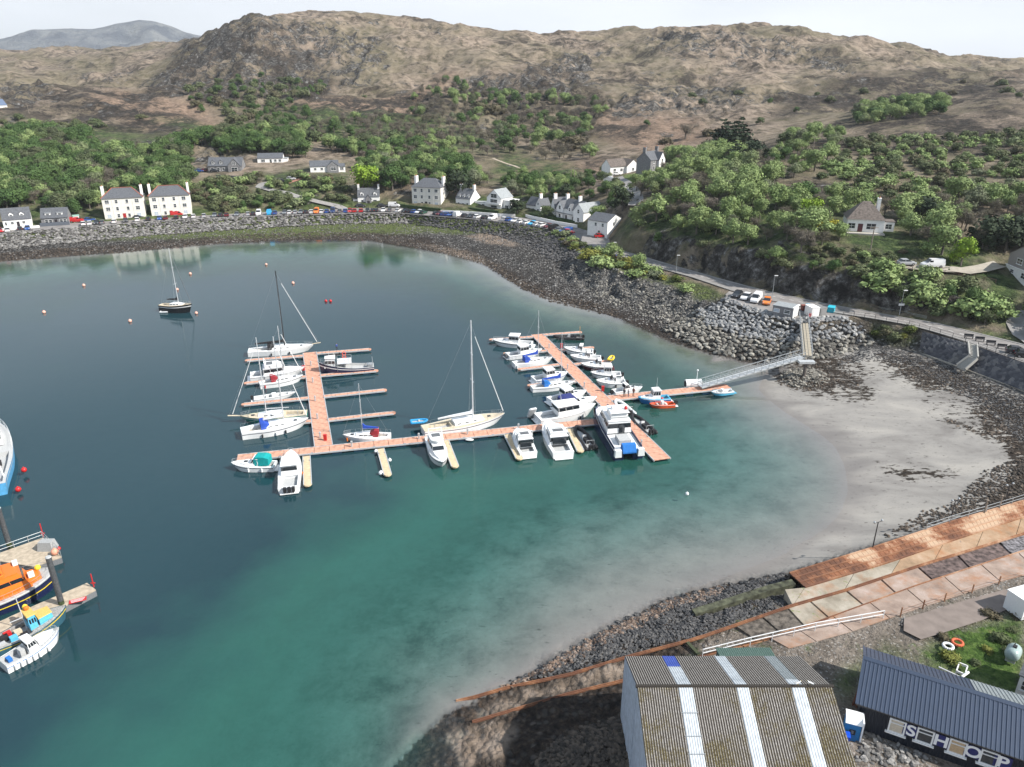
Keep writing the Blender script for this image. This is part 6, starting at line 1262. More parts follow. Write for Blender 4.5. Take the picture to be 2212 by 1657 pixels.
def rib(label, stern, bow, m=BLKR, B=None, nout=2, seats=True, L_=None, inner=GREYD, outm=BLKR, flag=False, name='inflatable_boat'):
    a, Ln, rz = place(stern, bow, .3, L_); B = B or max(1.7, Ln * .36); r = thing(name, label, 'inflatable boat', a, rz); t_ = B * .13; b = MB(); h = B / 2 - t_
    P = [(-.3, -h, .38), (Ln * .6, -h, .42), (Ln * .8, -h * .8, .5), (Ln * .95, -h * .35, .62), (Ln, 0, .66), (Ln * .95, h * .35, .62), (Ln * .8, h * .8, .5), (Ln * .6, h, .42), (-.3, h, .38)]
    b.path(P, t_, 8)
    for p in P: b.ball(p, t_, 8, 5)
    b.build('tube', m, r); b = MB(); b.prism([(0, -h), (Ln * .7, -h), (Ln * .92, 0), (Ln * .7, h), (0, h)], .0, .3); b.build('floor', inner, r)
    b = MB(); b.loft([[(Ln * .42, -.35, .3), (Ln * .42, -.3, 1.2), (Ln * .42, .3, 1.2), (Ln * .42, .35, .3)], [(Ln * .55, -.35, .3), (Ln * .5, -.25, 1.0), (Ln * .5, .25, 1.0), (Ln * .55, .35, .3)]], closed=True); b.build('console', GEL if not flag else GREYD, r)
    if seats:
        for x in (.2, .32): b = MB(); b.box(Ln * x, Ln * (x + .09), -.28, .28, .3, .85); b.build('jockey_seat', BLKR if inner is not BLKR else GREYD, r)
    for i in range(nout): outboard(r, -.1, (i - (nout - 1) / 2) * .55, outm, .95)
    b = MB(); b.path([(.35, -h * .8, .4), (.25, -h * .7, 1.6), (.25, h * .7, 1.6), (.35, h * .8, .4)], .035, 5); b.build('a_frame', M_STEEL, r)
    if flag: b = MB(); b.box(.5, .56, -.4, .35, 1.3, 3.0); b.build('orange_flag', mat('orange_flag_cloth', (.85, .40, .08), .8), r)
    return r
W_ = GEL; K_ = BLKR
yacht('large white racing yacht with tall black mast and black sail cover', (537,764), (680,753), 585, .55, None, GEL, None, 'black', 'black', None, BLKR, 1.5, 1.2, GEL, .13, coverlen=.44, sprit=1.4, fenders=((.35, -1, K_), (.62, -1, K_)))
motor('white flybridge motor yacht behind the ketch with the red cover', (541,815), (660,802), 'fly', 3.9, roofm=CANV['white'])
yacht('white sailing boat with dark red cockpit cover on the second finger', (561,834), (656,818), 704, .56, 3.0, GEL, K_, None, 'red', None, fb=1.3, fenders=((.1, -1, M_REDP),), coverlen=.3)
motor('small white speedboat with one outboard on the third finger', (549,862), (640,850), 'open', 2.1, nout=1, fb=.8, fs=.6)
yacht('green hulled cutter with bowsprit pointing left', (664,897), (518,908), 729, .60, 3.6, TEALH, GEL, None, None, TEAK, sprit=1.9, fb=1.25, fs=1.0)
yacht('white yacht nearest the viewer on the left arm, with blue sprayhood and black fenders', (522,940), (668,914), 727, .63, 4.2, GEL, NAVY, 'white', 'blue', None, fb=1.5, fs=1.25, furl=GEL, fenders=((.28, -1, K_), (.48, -1, GEL), (.62, -1, K_)), coverlen=.3)
yacht('small white sloop with maroon hood and blue boom cover, bow pointing left', (844,945), (741,947), 828, .58, 2.8, GEL, None, 'blue', 'red', None, fb=1.15, fs=.9, furl=None, mast_r=.06, fenders=((.9, 1, ORG),))
yacht('big white ketch rigged cruising yacht with teak deck beside the long pontoon', (914,936), (1091,906), 692, .60, 4.2, GEL, NAVY, 'white', None, TEAK, fb=1.7, fs=1.3, mast_r=.14, coverlen=.42)
yacht('white sloop with bright blue hood and blue sail cover by the right walkway', (1109,790), (1194,779), 671, .62, 3.1, GEL, None, 'blue', 'blue', None, fb=1.3, furl=None, mast_r=.07, fenders=((.05, -1, GEL),))
yacht('white sloop with blue cockpit tent near the middle of the right arm', (1148,841), (1243,830), 718, .66, 2.9, GEL, NAVY, 'blue', 'brightblue', None, fb=1.15, fs=.9, furl=None, mast_r=.06, coverlen=.4)
yacht('black hulled sailing boat with wooden lower mast, moored alone at the left', (349,668), (417,672), 536, .58, 3.4, BLKH, GEL, 'black', None, TEAK, fb=2.4, fs=1.8, furl=CANV['grey'], coverlen=.36, fenders=((.02, 1, ORG),))
motor('white speedboat with teal canopy at the left end of the long pontoon', (595,1008), (500,1008), 'cuddy', 2.6, GEL, NAVY, canopy='teal', fb=1.2, fs=.9, fenders=((.25, 1, GEL), (.55, 1, GEL)))
motor('white catamaran boat with three outboards, stern to the viewer', (625,1060), (630,982), 'pilot', 3.5, nout=3, fb=1.4, fenders=((.4, -1, ORG),))
motor('white cruiser with navy top, bow towards the viewer', (935,948), (957,1013), 'fly', 3.1, GEL, NAVY, roofm=None, cover=None, fb=1.6)
motor('small white flybridge cruiser with ladder, stern to the viewer', (1142,984), (1117,937), 'fly', 3.2, fb=1.6)
motor('larger white flybridge cruiser with black aft windows, stern to the viewer', (1217,986), (1181,921), 'fly', 3.9, GEL, None, fb=1.9, fs=1.2)
rib('black inflatable with red seats between the cruiser and the catamaran', (1276,968), (1245,926), BLKR, 2.5, 2, inner=GREYD)
rib('white edged inflatable right of the right walkway, farther of two', (1361,894), (1331,868), GEL, 2.3, 1, inner=BLKR); rib('black inflatable with twin outboards right of the right walkway, nearer of two', (1405,935), (1367,900), BLKR, 2.5, 2)
motor('black collared white patrol boat with wheelhouse at the far end of the right arm', (1150,746), (1063,741), 'pilot', 3.1, GEL, BLKR, nout=0, fb=1.4, fs=1.0, mast=1.2)
rib('black inflatable carrying an orange flag at the far end of the right arm', (1257,730), (1197,729), BLKR, 2.3, 1, flag=True)
motor('white fishing cruiser with grey covered outboards, stern pointing left', (1096,771), (1172,760), 'pilot', 2.9, nout=2, outm=CANV['grey'], fb=1.2)
motor('white cabin boat with blue hull line and tall wheelhouse', (1152,823), (1227,812), 'pilot', 3.2, GEL, BLUEH, roofm=None, fb=1.4)
motor('white cruiser next to the sloop with the blue tent', (1188,869), (1267,852), 'pilot', 3.2, fb=1.4); motor('white cruiser with navy canopy behind the trawler yacht', (1200,882), (1290,866), 'cuddy', 3.0, canopy='navy', fb=1.35)
motor('white trawler yacht with black saloon windows at the crossing', (1161,908), (1287,887), 'trawler', 3.8, GEL, None, fb=1.9, fs=1.1, fenders=((.65, -1, K_),))
motor('white cruiser with navy hull bottom, farthest on the right side of the right walkway', (1281,763), (1217,759), 'cuddy', 2.9, GEL, NAVY, roofm=None, nout=1)
motor('white cruiser with pale blue screen, second on the right side', (1298,777), (1231,774), 'cuddy', 2.9, fb=1.2, nout=1); motor('cruiser with dark maroon hull and white top, yellow dinghy at its stern', (1321,793), (1254,793), 'cuddy', 3.0, MAROON, GEL, fb=1.3)
motor('white cruiser with navy waterline, fourth on the right side', (1341,812), (1275,811), 'pilot', 2.7, GEL, NAVY, fb=1.2, nout=1); motor('white round bowed cruiser with black fenders, fifth on the right side', (1351,829), (1287,829), 'cuddy', 2.9, fb=1.25, nout=1, fenders=((.35, 1, K_),))
motor('small white boat with cuddy next to the three people', (1325,850), (1388,841), 'cuddy', 2.1, fb=1.0, nout=1)
motor('blue fishing boat with small white wheelhouse beside the link pontoon', (1445,862), (1377,867), 'pilot', 2.5, BLUEH, None, fb=1.3, fs=.9, mast=3.0, name='fishing_boat', cat='fishing boat', deckm=SKYB)
motor('orange open workboat beside the blue fishing boat', (1456,873), (1402,876), 'open', 1.9, REDH, None, fb=.8, fs=.65, deckm=REDH, nout=1)
motor('small light blue and white open boat at the foot of the gangway', (1582,845), (1536,850), 'open', 1.8, SKYB, GEL, fb=.75, fs=.6, deckm=GEL, name='rowing_boat', cat='boat')
# the big catamaran
def catamaran():
    a, Ln, rz = place((1357,988), (1300,902), .4); Ln *= 1.0; r = thing('workboat', 'big navy hulled catamaran with white wheelhouse and blue cover on its stern', 'workboat', a, rz); B = 5.0; r.scale = (1, 1, 1.12)
    for s in (-1, 1):
        secs = []
        for i in range(11):
            t = i / 10; hw = .85 * (1 - max(0, (t - .5) / .5) ** 2.4) + .02; z = 1.5 + .8 * t ** 2; secs.append([(t * Ln, s * 1.6 - hw, z), (t * Ln, s * 1.6 - hw * .97, .0), (t * Ln, s * 1.6, -.4), (t * Ln, s * 1.6 + hw * .97, .0), (t * Ln, s * 1.6 + hw, z)])
        b = MB(); b.loft(secs, cap=True); b.build('hull', NAVY, r)
    b = MB(); b.loft([[(t * Ln, -w, 1.45 + .8 * t * t), (t * Ln, -w, 1.6 + .8 * t * t), (t * Ln, w, 1.6 + .8 * t * t), (t * Ln, w, 1.45 + .8 * t * t)] for t, w in ((0, 2.38), (.5, 2.38), (.8, 2.1), (.93, 1.65), (.99, .9))], closed=True); b.build('deck', GEL, r)
    for s in (-1, 1): b = MB(); b.loft([[(t * Ln, s * w, 1.6 + .8 * t * t), (t * Ln, s * w, 1.95 + .78 * t * t), (t * Ln, s * (w - .12), 1.95 + .78 * t * t), (t * Ln, s * (w - .12), 1.6 + .8 * t * t)] for t, w in ((.02, 2.36), (.5, 2.36), (.8, 2.08), (.93, 1.63), (.99, .9))], closed=True); b.build('bulwark', NAVY, r)
    cab(r, .34 * Ln, .80 * Ln, 4.2, 3.2, 2.0, 3.9, (.1, 1.6), band=(.42, .8), roofo=.1); cab(r, .36 * Ln, .58 * Ln, 3.0, 2.6, 3.99, 5.2, (.05, .6), band=(.3, .35), roofo=.35, name='flybridge', split=False)
    b = MB(); b.box(.335 * Ln - .03, .336 * Ln, -.9, .1, 1.7, 3.4); b.build('door', WGLASS, r); b = MB(); b.box(.10 * Ln, .26 * Ln, -.9, 1.1, 1.61, 2.4); b.build('deck_box', GREYD, r)
    b = MB(); b.loft([[(x, -1.15, 1.3), (x, -1.1, z), (x, 1.1, z), (x, 1.15, 1.3)] for x, z in ((-.7, 1.5), (-.2, 2.45), (.5, 2.5), (.8, 1.9))], closed=True); b.build('stern_cover', CANV['brightblue'], r)
    for s in (-1, 1): b = MB(); b.loft([[(x, s * 1.9 - .55, .8), (x, s * 1.9 - .5, 1.9), (x, s * 1.9 + .5, 1.9), (x, s * 1.9 + .55, .8)] for x in (-.8, -.05)], closed=True); b.build('outboard_pod', GEL, r)
    hb_ = lambda t: 2.5 if t < .6 else 2.5 - (t - .6) ** 1.5 * 7; rail_loop(r, Ln, hb_, lambda t: 1.6 + .8 * t * t, .6, .97, 1.1, name='bow_rail')
    b = MB(); b.ball((.45 * Ln, .8, 5.5), .35, 10, 6); b.build('radar_dome', GEL, r); b = MB(); b.ball((.42 * Ln, -1.3, 5.5), .3, 8, 5); b.build('red_buoy', M_REDP, r)
catamaran()
def navy_fishing():
    a, Ln, rz = place((808,797), (690,806), .3); r = thing('fishing_boat', 'navy fishing boat with white wheelhouse, white canopy and life rings on its rail', 'fishing boat', a, rz)
    hb, sh = hull(r, Ln, 3.4, 2.7, 1.25, NAVY, .85, 2.6, .6, GEL, (.04, .58), .8, GREYD, .05, cdepth=.4); cab(r, .70 * Ln, .90 * Ln, 2.4, 1.5, 1.5, 3.6, (.0, .3), band=(.45, .75), roofo=.12)
    b = MB(); b.box(.40 * Ln, .66 * Ln, -1.7, 1.6, 2.5, 2.6); b.build('white_canopy', CANV['white'], r); b = MB()
    for x in (.40, .53, .66):
        for y in (-1.65, 1.55): b.tube((x * Ln, y, .9), (x * Ln, y, 3.3), .04, .04, 4)
    b.path([(.40 * Ln, 1.55, 3.3), (.66 * Ln, 1.55, 3.3), (.66 * Ln, -1.65, 3.3), (.40 * Ln, -1.65, 3.3), (.40 * Ln, 1.55, 3.3)], .035, 4); b.build('gantry', M_STEEL, r)
    for z in (2.9, 3.6): t = MB(); P = [(.53 * Ln + .35 * math.cos(q), -1.72, z + .35 * math.sin(q)) for q in np.linspace(0, 6.283, 11)]; t.path(P, .09, 5); t.build('life_ring', mat('life_ring_red', (.7, .10, .06), .6), r)
    b = MB(); b.path([(0.02 * Ln, -1.3, 1), (.02 * Ln, -1.3, 2.6), (.02 * Ln, 1.3, 2.6), (.02 * Ln, 1.3, 1)], .05, 5); b.box(.2, 1.4, -.6, .6, 1.0, 1.6); b.build('stern_gantry', M_STEEL, r); rail_loop(r, Ln, hb, sh, .66, .96, .7, n=6)
    b = MB(); b.tube((.8 * Ln, 0, 3.6), (.8 * Ln, 0, 5.2), .04, .02, 4); b.build('mast', GEL, r)
navy_fishing()
# ---- craft and quay at the left edge
def quay_things():
    for lab, C, z in [('upper quay pontoon at the left edge with crate and orange float', [(-150,1285),(0,1212),(72,1224),(133,1203),(93,1161),(0,1194),(-150,1245)], .9), ('lower quay pontoon at the left edge with red notice panel', [(-150,1440),(0,1370),(80,1336),(142,1308),(207,1274),(188,1259),(76,1307),(0,1342),(-150,1408)], .9)]:
        P = [G(u, v, z) for u, v in C]; o0 = P[0].copy(); o0.z = 0; r = thing('quay_pontoon', lab, 'pontoon', o0, 0, 'quay pontoons at the left edge'); m = MB(); m.prism([(p.x - o0.x, p.y - o0.y) for p in P], -.4, z - .12); m.build('hull', mat('pontoon_steel', (.16, .17, .18), .7), r)
        # boards laid across, one object each
        d = (P[1] - P[0]).normalized() if 'upper' in lab else (P[3] - P[0]).normalized(); 
        m = MB(); m.prism([(p.x - o0.x, p.y - o0.y) for p in P], z - .118, z); m.build('board_deck', M_QUAY, r)
    def post(u, vb, vt, lab, rad=.32):
        p = G(u, vb, .0); h = top_z(p.x, p.y, vt); r = thing('mooring_pile', lab, 'pile', p); m = MB(); m.tube((0, 0, -4), (0, 0, 1.4), rad, rad, 12); m.build('weedy_base', mat('weed_green', (.05, .07, .03), .9, var=.4), r); m = MB(); m.tube((0, 0, 1.4), (0, 0, h), rad, rad * .96, 12); m.build('shaft', mat('dark_pile', (.075, .08, .085), .7, var=.3), r); m = MB(); m.tube((0, 0, h), (0, 0, h + .12), rad * 1.03, rad * .8, 12); m.build('cap', GREYD, r)
    post(137,1318,1204,'tall dark pile standing through the lower quay pontoon'); post(24,1190,1098,'tall dark pile at the left edge beyond the upper quay pontoon')
    for u, v, vt, lab in [(94,1160,1131,'red marker post at the corner of the upper quay pontoon'),(203,1268,1240,'red marker post at the tip of the lower quay pontoon')]:
        p = G(u, v, .9); h = top_z(p.x, p.y, vt) - .9; m = MB(); m.tube((0, 0, 0), (0, 0, h), .07, .07, 7); m.box(-.25, .25, -.05, .05, .5, .65); o = m.build('marker_post', M_REDP); o.location = p; tag(o, lab, 'post')
    railing('railing', 'white railing along the upper quay pontoon', [G(u, v, .9) for u, v in [(-60,1215),(0,1195),(93,1162),(125,1192),(132,1201)]], 1.0, 1.5, M_STEEL, (1.0, .5), .06)
    p = G(104,1185,.9); m = MB(); m.loft([[(-1, -.7, 0), (1, -.7, 0), (1, .7, 0), (-1, .7, 0)], [(-.8, -.5, 1.2), (.8, -.5, 1.2), (.8, .5, 1.2), (-.8, .5, 1.2)]], closed=True); o = m.build('grey_tank', mat('grey_cover', (.33, .34, .34), .8)); o.location = p; tag(o, 'grey covered box on the upper quay pontoon', 'box')
    for u, v, z, rad, mm, lab in [(118,1192,1.35,.45,mat('faded_orange', (.72, .33, .22), .6),'faded orange float beside the grey box'),(51.5,1015,.9,.42,M_REDP,'upper of two red fender balls on the blue trawler'),(39,1057,.7,.42,M_REDP,'lower of two red fender balls on the blue trawler'),(127,1185,1.2,.25,M_REDP,'small red float at the corner of the upper quay pontoon')]:
        m = MB(); m.ball((0, 0, 0), rad, 12, 8); m.tube((0, 0, rad * .9), (0, 0, rad * 1.25), rad * .2, rad * .2, 6); o = m.build('buoy', mm, smooth=True); o.location = G(u, v, z); tag(o, lab, 'buoy')
    a = G(168,1297,.905); m = MB(); m.box(-.9, .9, -.35, .35, 0, .05); o = m.build('notice_panel', M_REDP); o.location = a; o.rotation_euler = (0, 0, .45); tag(o, 'red notice panel lying on the lower quay pontoon', 'sign')
    for k in range(3): m = MB(); m.box(-.75 + .05 * k, .75 - .1 * k, .16 - .2 * k, .23 - .2 * k, .051, .056); m.build('lettering_bar', GEL, o)
    # lifeboat
    a, Ln, rz = place((-95,1327), (125,1250), .8); r = thing('lifeboat', 'orange and navy rescue lifeboat moored between the quay pontoons', 'lifeboat', a, rz)
    hb, sh = hull(r, Ln, 4.8, 2.3, 1.5, NAVY, .85, 2.8, .8, NAVY, (.03, .1), .7, GREYD, .04, cdepth=.2)
    cab(r, .24 * Ln, .76 * Ln, 4.0, 3.2, 1.7, 4.1, (.3, 1.2), m=ORG, band=(.55, .75), roofo=-.02); cab(r, .34 * Ln, .52 * Ln, 2.4, 2.0, 4.19, 4.8, (.2, .3), m=ORG, band=(.3, .35), roofo=.05, name='upper_steering', split=False)
    cab(r, .72 * Ln, .86 * Ln, 2.4, 1.8, 1.9, 2.6, (.0, .3), m=ORG, band=(.3, .31), roofo=.02, name='fore_trunk', split=False)
    m = MB(); m.box(.73 * Ln, .79 * Ln, -.9, -.1, 2.7, 3.1); m.build('life_raft', GEL, r); m = MB(); m.box(.62 * Ln, .67 * Ln, .3, 1.2, 4.2, 4.5); m.build('life_raft', GEL, r); m = MB(); m.ball((.84 * Ln, .5, 2.9), .35, 9, 6); m.build('yellow_buoy', YEL, r)
    m = MB(); m.path([(.5 * Ln, -1.2, 4.6), (.46 * Ln, -1, 5.9), (.46 * Ln, 1, 5.9), (.5 * Ln, 1.2, 4.6)], .12, 6); m.build('mast_arch', ORG, r); rail_loop(r, Ln, hb, sh, .2, .97, .9, n=10, name='guard_rails')
    m = MB(); m.path([(t * Ln, -hb(t) - .03, sh(t) * .55) for t in np.linspace(0, .95, 10)], .05, 4); m.build('gold_line', YEL, r)
    for s in (-1, 1): m = MB(); m.path([(t * Ln, s * (hb(t) + .02), sh(t) - .05) for t in np.linspace(0, .97, 12)], .13, 6); m.build('fender_rail', GREYD, r)
    # wooden fishing boat
    a, Ln, rz = place((-25,1407), (148,1325), .5); r = thing('fishing_boat', 'old fishing boat with yellow and bright blue wheelhouse tied to the lower quay pontoon', 'fishing boat', a, rz)
    hb, sh = hull(r, Ln, 3.4, 1.7, 1.0, mat('dark_teal_hull', (.03, .10, .14), .6), .7, 2.3, .6, YEL, (.08, .5), .78, mat('worn_deck', (.34, .33, .31), .9, var=.3), .06)
    cab(r, .50 * Ln, .60 * Ln, 1.9, 1.8, 1.0, 2.9, (.0, .1), m=SKYB, band=(.5, .8), roofo=.12, roofm=mat('ochre_roof', (.62, .42, .12), .8)); cab(r, .62 * Ln, .80 * Ln, 1.9, 1.5, 1.2, 2.1, (.0, .1), m=SKYB, band=(.3, .31), roofo=.08, roofm=MATS['ochre_roof'], name='foc_sle', split=False)
    for i, (x, y, mm) in enumerate([(.15, -.6, GREYD), (.22, .5, BLKR), (.3, -.3, SKYB), (.38, .4, TEAK), (.42, -.7, BLKR), (.27, .9, M_REDP)]): m = MB(); m.box(x * Ln - .35, x * Ln + .35, y - .3, y + .3, .5, 1.1); m.build('fish_crate', mm, r)
    for y, mm in ((.5, ORG), (.9, YEL)): m = MB(); m.ball((.55 * Ln, y, 3.2), .28, 8, 6); m.build('float', mm, r)
    m = MB(); m.tube((.48 * Ln, 0, 1), (.46 * Ln, 0, 5.5), .06, .04, 5); m.tube((.47 * Ln, 0, 2.6), (.3 * Ln, -.8, 3.2), .05, .04, 5); m.build('derrick', MASTM, r)
    # small white and blue boat
    a, Ln, rz = place((7,1440), (132,1370), .5); r = thing('motor_boat', 'small white boat with blue hull stripe and hanging fenders, nearest boat at the left edge', 'motor boat', a, rz)
    hb, sh = hull(r, Ln, 2.5, 1.5, 1.0, GEL, .85, 2.4, .4, BLUEH, (.04, .38), .78, GREYD, .08); cab(r, .40 * Ln, .58 * Ln, 1.8, 1.5, 1.0, 2.2, (.0, .4), band=(.45, .85)); m = MB(); m.loft([[(t * Ln, -hb(t) * .7, sh(t)), (t * Ln, -hb(t) * .55, sh(t) + h), (t * Ln, hb(t) * .55, sh(t) + h), (t * Ln, hb(t) * .7, sh(t))] for t, h in ((.58, .4), (.75, .35), (.9, .05))], closed=True); m.build('fore_trunk', GEL, r)
    m = MB(); m.box(.28 * Ln, .36 * Ln, -.5, .4, .5, 1.5); m.build('engine_box', GREYD, r); m = MB(); m.box(.1 * Ln, .17 * Ln, .1, .8, .45, .85); m.build('blue_crate', CANV['brightblue'], r)
    for t in (.12, .22, .32, .42, .52, .68): fender(r, t * Ln, -hb(t) - .14, .6)
    rail_loop(r, Ln, hb, sh, .6, .95, .4)
    # blue trawler
    a, Ln, rz = place((-22,1072), (-8,935), .3); r = thing('trawler', 'blue and white fishing trawler cut by the left edge of the picture', 'fishing boat', a, rz)
    hb, sh = hull(r, Ln, 6.2, 3.0, 1.9, mat('trawler_blue', (.09, .33, .58), .5, var=.15, scale=2), .75, 2.6, 1.0, GEL, (.03, .45), .82, GREYD, .04, cdepth=.7)
    cab(r, .55 * Ln, .75 * Ln, 3.6, 3.0, 2.4, 4.6, (.0, .3), band=(.5, .8), roofm=SKYB); m = MB(); m.path([(.1 * Ln, -2, 1.9), (.12 * Ln, -1.6, 5.5), (.12 * Ln, 1.6, 5.5), (.1 * Ln, 2, 1.9)], .12, 6); m.tube((.12 * Ln, 0, 5.5), (.5 * Ln, 0, 6.4), .1, .08, 6); m.build('gantry', GEL, r)
    m = MB(); m.tube((.3 * Ln, -1.6, 2), (.3 * Ln, 1.6, 2), .5, .5, 10); m.build('net_drum', BLKR, r); rail_loop(r, Ln, hb, sh, .5, .97, .9, m=GEL, n=8)
quay_things()
for u, v, z, rad, mm, lab in [(181,617,.15,.45,'p','pink buoy at the far left of the mooring field'),(95,675,.15,.45,'p','pink buoy nearest the left edge'),(281,694,.15,.45,'p','pink buoy below and left of the lone black hulled yacht'),(575,572,.15,.42,'p','pink buoy above and left of the tall black mast'),(633,612,.15,.45,'p','pink buoy right of the tall black mast'),(411,592,.15,.45,'p','pink buoy right of the mast of the lone yacht'),(424,677,.15,.4,'p','white buoy at the bow of the lone yacht'),(383,626,.15,.4,'p','pink buoy behind the lone yacht'),
   (704,651,.15,.4,'r','left red buoy of a pair in open water'),(714,651,.15,.4,'r','right red buoy of a pair in open water'),(1484,1068,.2,.28,'w','small white buoy in the shallow bay'),(1353,978,.5,.2,'w','white ball hanging at the pontoon tip'),(1430,862.5,.3,.3,'r','red ball on the side of the link pontoon'),
   (823,1023,.2,.4,'w','white ball at the tip of the second yellow finger'),(812,976,.3,.3,'w','white ball at the root of the second yellow finger'),(842,995,.4,.3,'w','white ball on the right side of the second yellow finger')]:
    m = MB(); m.ball((0, 0, .1), rad, 10, 7); m.tube((0, 0, rad), (0, 0, rad + .2), .05, .05, 5); o = m.build('mooring_buoy', {'p': mat('pink_buoy', (.75, .42, .33), .5), 'r': M_REDP, 'w': GEL}[mm], smooth=True); o.location = G(u, v, z); o.location.z = z; tag(o, lab, 'buoy')
def dinghy(u, v, rz, L_, mm, lab):
    p = G(u, v, .2); p.z = 0; r = thing('dinghy', lab, 'dinghy', p, rz); b = MB(); h = L_ * .22; P = [(-L_ / 2, -h, .2), (L_ * .2, -h, .22), (L_ * .45, -h * .5, .3), (L_ * .5, 0, .32), (L_ * .45, h * .5, .3), (L_ * .2, h, .22), (-L_ / 2, h, .2), (-L_ / 2, -h, .2)]; b.path(P, .2, 7); b.build('tube', mm, r); b = MB(); b.prism([(-L_ / 2, -h), (L_ * .4, -h * .6), (L_ * .4, h * .6), (-L_ / 2, h)], .02, .12); b.build('floor', GREYD, r); b = MB(); b.box(-.12, .12, -h, h, .25, .3); b.build('thwart', TEAK, r); return r
dinghy(358,673,.1,2.6,CANV['white'],'grey dinghy tied to the stern of the lone yacht'); d_ = dinghy(906,920,.2,2.8,mat('dinghy_blue', (.03, .30, .62), .5),'blue dinghy slung at the stern of the big ketch rigged yacht'); d_.location.z = .9
d_ = dinghy(1320,783,1.2,2.2,YEL,'yellow dinghy tilted on the stern of the maroon hulled cruiser'); d_.location.z = 1.0; dinghy(721,765,.1,2.6,BLKR,'small black dinghy beside the person on the far finger'); d_ = dinghy(1149,903,1.9,2.6,CANV['white'],'pale dinghy lashed upright at the stern of the trawler yacht'); d_.rotation_euler = (0, 1.1, 2.0); d_.location.z = .9
p = G(988,951,.5); m = MB(); m.ball((0, 0, 0), .5, 10, 6, 0, 1.5, .6, .4); o = m.build('fender_buoy', GEL, smooth=True); o.location = G(1014,950,.3); tag(o, 'long white float under the edge of the long pontoon', 'float')
# people
def person(u, v, z, rz, top, legs, label, h=1.74):
    p = G(u, v, z); r = thing('person', label, 'person', p, rz); me = bpy.data.meshes.new('body')
    J = [(0, 0, .95, .13), (0, 0, 1.18, .14), (0, 0, 1.42, .15), (0, 0, 1.53, .055), (0, .01, 1.64, .10), (-.10, 0, .88, .085), (-.12, .04, .48, .062), (-.13, -.02, .08, .045), (-.13, .12, .03, .04), (.10, 0, .88, .085), (.12, -.05, .48, .062), (.14, -.1, .08, .045), (.14, .03, .03, .04), (-.20, 0, 1.42, .06), (-.26, .02, 1.14, .045), (-.24, .14, .90, .035), (.20, 0, 1.42, .06), (.27, -.02, 1.14, .045), (.26, .08, .90, .035)]
    E = [(0, 1), (1, 2), (2, 3), (3, 4), (0, 5), (5, 6), (6, 7), (7, 8), (0, 9), (9, 10), (10, 11), (11, 12), (2, 13), (13, 14), (14, 15), (2, 16), (16, 17), (17, 18)]
    me.from_pydata([j[:3] for j in J], E, []); o = bpy.data.objects.new('body', me); COL.objects.link(o); o.parent = r; md = o.modifiers.new('skin', 'SKIN'); sv = me.skin_vertices[0].data
    for k, j in enumerate(J): sv[k].radius = (j[3], j[3])
    sv[0].use_root = True; o.modifiers.new('sub', 'SUBSURF').levels = 1
    skin = mat('skin', (.50, .30, .22), .6); mm, nt, pb = nmat('clothed_body'); tc = nt.nodes.new('ShaderNodeTexCoord'); sx = nt.nodes.new('ShaderNodeSeparateXYZ'); nt.links.new(tc.outputs['Object'], sx.inputs[0])
    rp = nt.nodes.new('ShaderNodeValToRGB'); rp.color_ramp.interpolation = 'CONSTANT'; e = rp.color_ramp.elements; e.new(.5); e[0].position = 0; e[0].color = rgba(legs); e[1].position = .95 / 2; e[1].color = rgba(top); e[2].position = 1.50 / 2; e[2].color = (.50, .30, .22, 1); nt.links.new(mrange(nt, sx.outputs[2], 0, 2), rp.inputs[0]); nt.links.new(rp.outputs[0], pb.inputs['Base Color']); me.materials.append(mm)
    b = MB(); b.ball((0, -.015, 1.69), .108, 9, 6); b.build('hair', mat('dark_hair', (.04, .03, .02), .8), r, True); r.scale = (h / 1.76,) * 3
person(728,757,.55,1.0,(.03,.07,.25),(.03,.03,.05),'person in dark blue on the farthest finger of the left arm'); person(1348,857,.55,.4,(.02,.02,.03),(.02,.02,.03),'person in black, left of the three on the link pontoon')
person(1357,857.5,.55,2.0,(.25,.26,.30),(.06,.07,.12),'person in grey, middle of the three on the link pontoon',1.6); person(1368,856,.55,-.6,(.16,.05,.04),(.03,.03,.03),'person in brown top, right of the three on the link pontoon',1.8)
person(1331,560,6.06,.3,(.06,.08,.2),(.3,.1,.04),'person walking at the road junction beside the headland bushes')
# ------------------------------------------------------------------ bridgehead, bridge and gangway
TIMBER_G = mat('grey_weathered_boards', (.25, .245, .25), .9, var=.2, scale=3)
r, w = house('timber_hut', 'grey timber hut with two windows at the bridgehead', (1667,684), (1710,692), 5.7, [(0, 1, 0, 3.6, 2.7, None, 'flat', TIMBER_G, SLATE_L), (1.0, 1.03, .0, 3.55, 2.75, None, 'flat', WHT, WHT)], 'hut', [(.2, 0, 1.75, 1.2, .65, 'f', BLIND), (.72, 0, 1.75, 1.2, .65)])
me = None
for k in range(9):
    if me is None: m = MB(); m.box(-.01, w + .01, -.035, -.004, 0, .26); me = o = m.build('weatherboard', TIMBER_G, r)
    else: o = me.copy(); COL.objects.link(o)
    o.location = (0, 0, .02 + k * .285) if k < 4 else (0, 0, .02 + k * .285)
    if 4 <= k <= 7: o.scale = (1, .3, 1)
def crate(name, lab, cat, u0, v0, u1, v1, z, dep, h, m, roof=None):
    a, b = G(u0, v0, z), G(u1, v1, z); d = b - a; r = thing(name, lab, cat, a, math.atan2(d.y, d.x)); x = MB(); x.box(0, d.length, 0, dep, 0, h); x.build('shell', m, r); x = MB(); x.box(-.05, d.length + .05, -.05, dep + .05, h + .002, h + .09); x.build('lid', roof or m, r)
    x = MB(); x.box(d.length * .15, d.length * .85, -.03, -.003, h * .15, h * .85); x.build('door_panel', m, r); return r
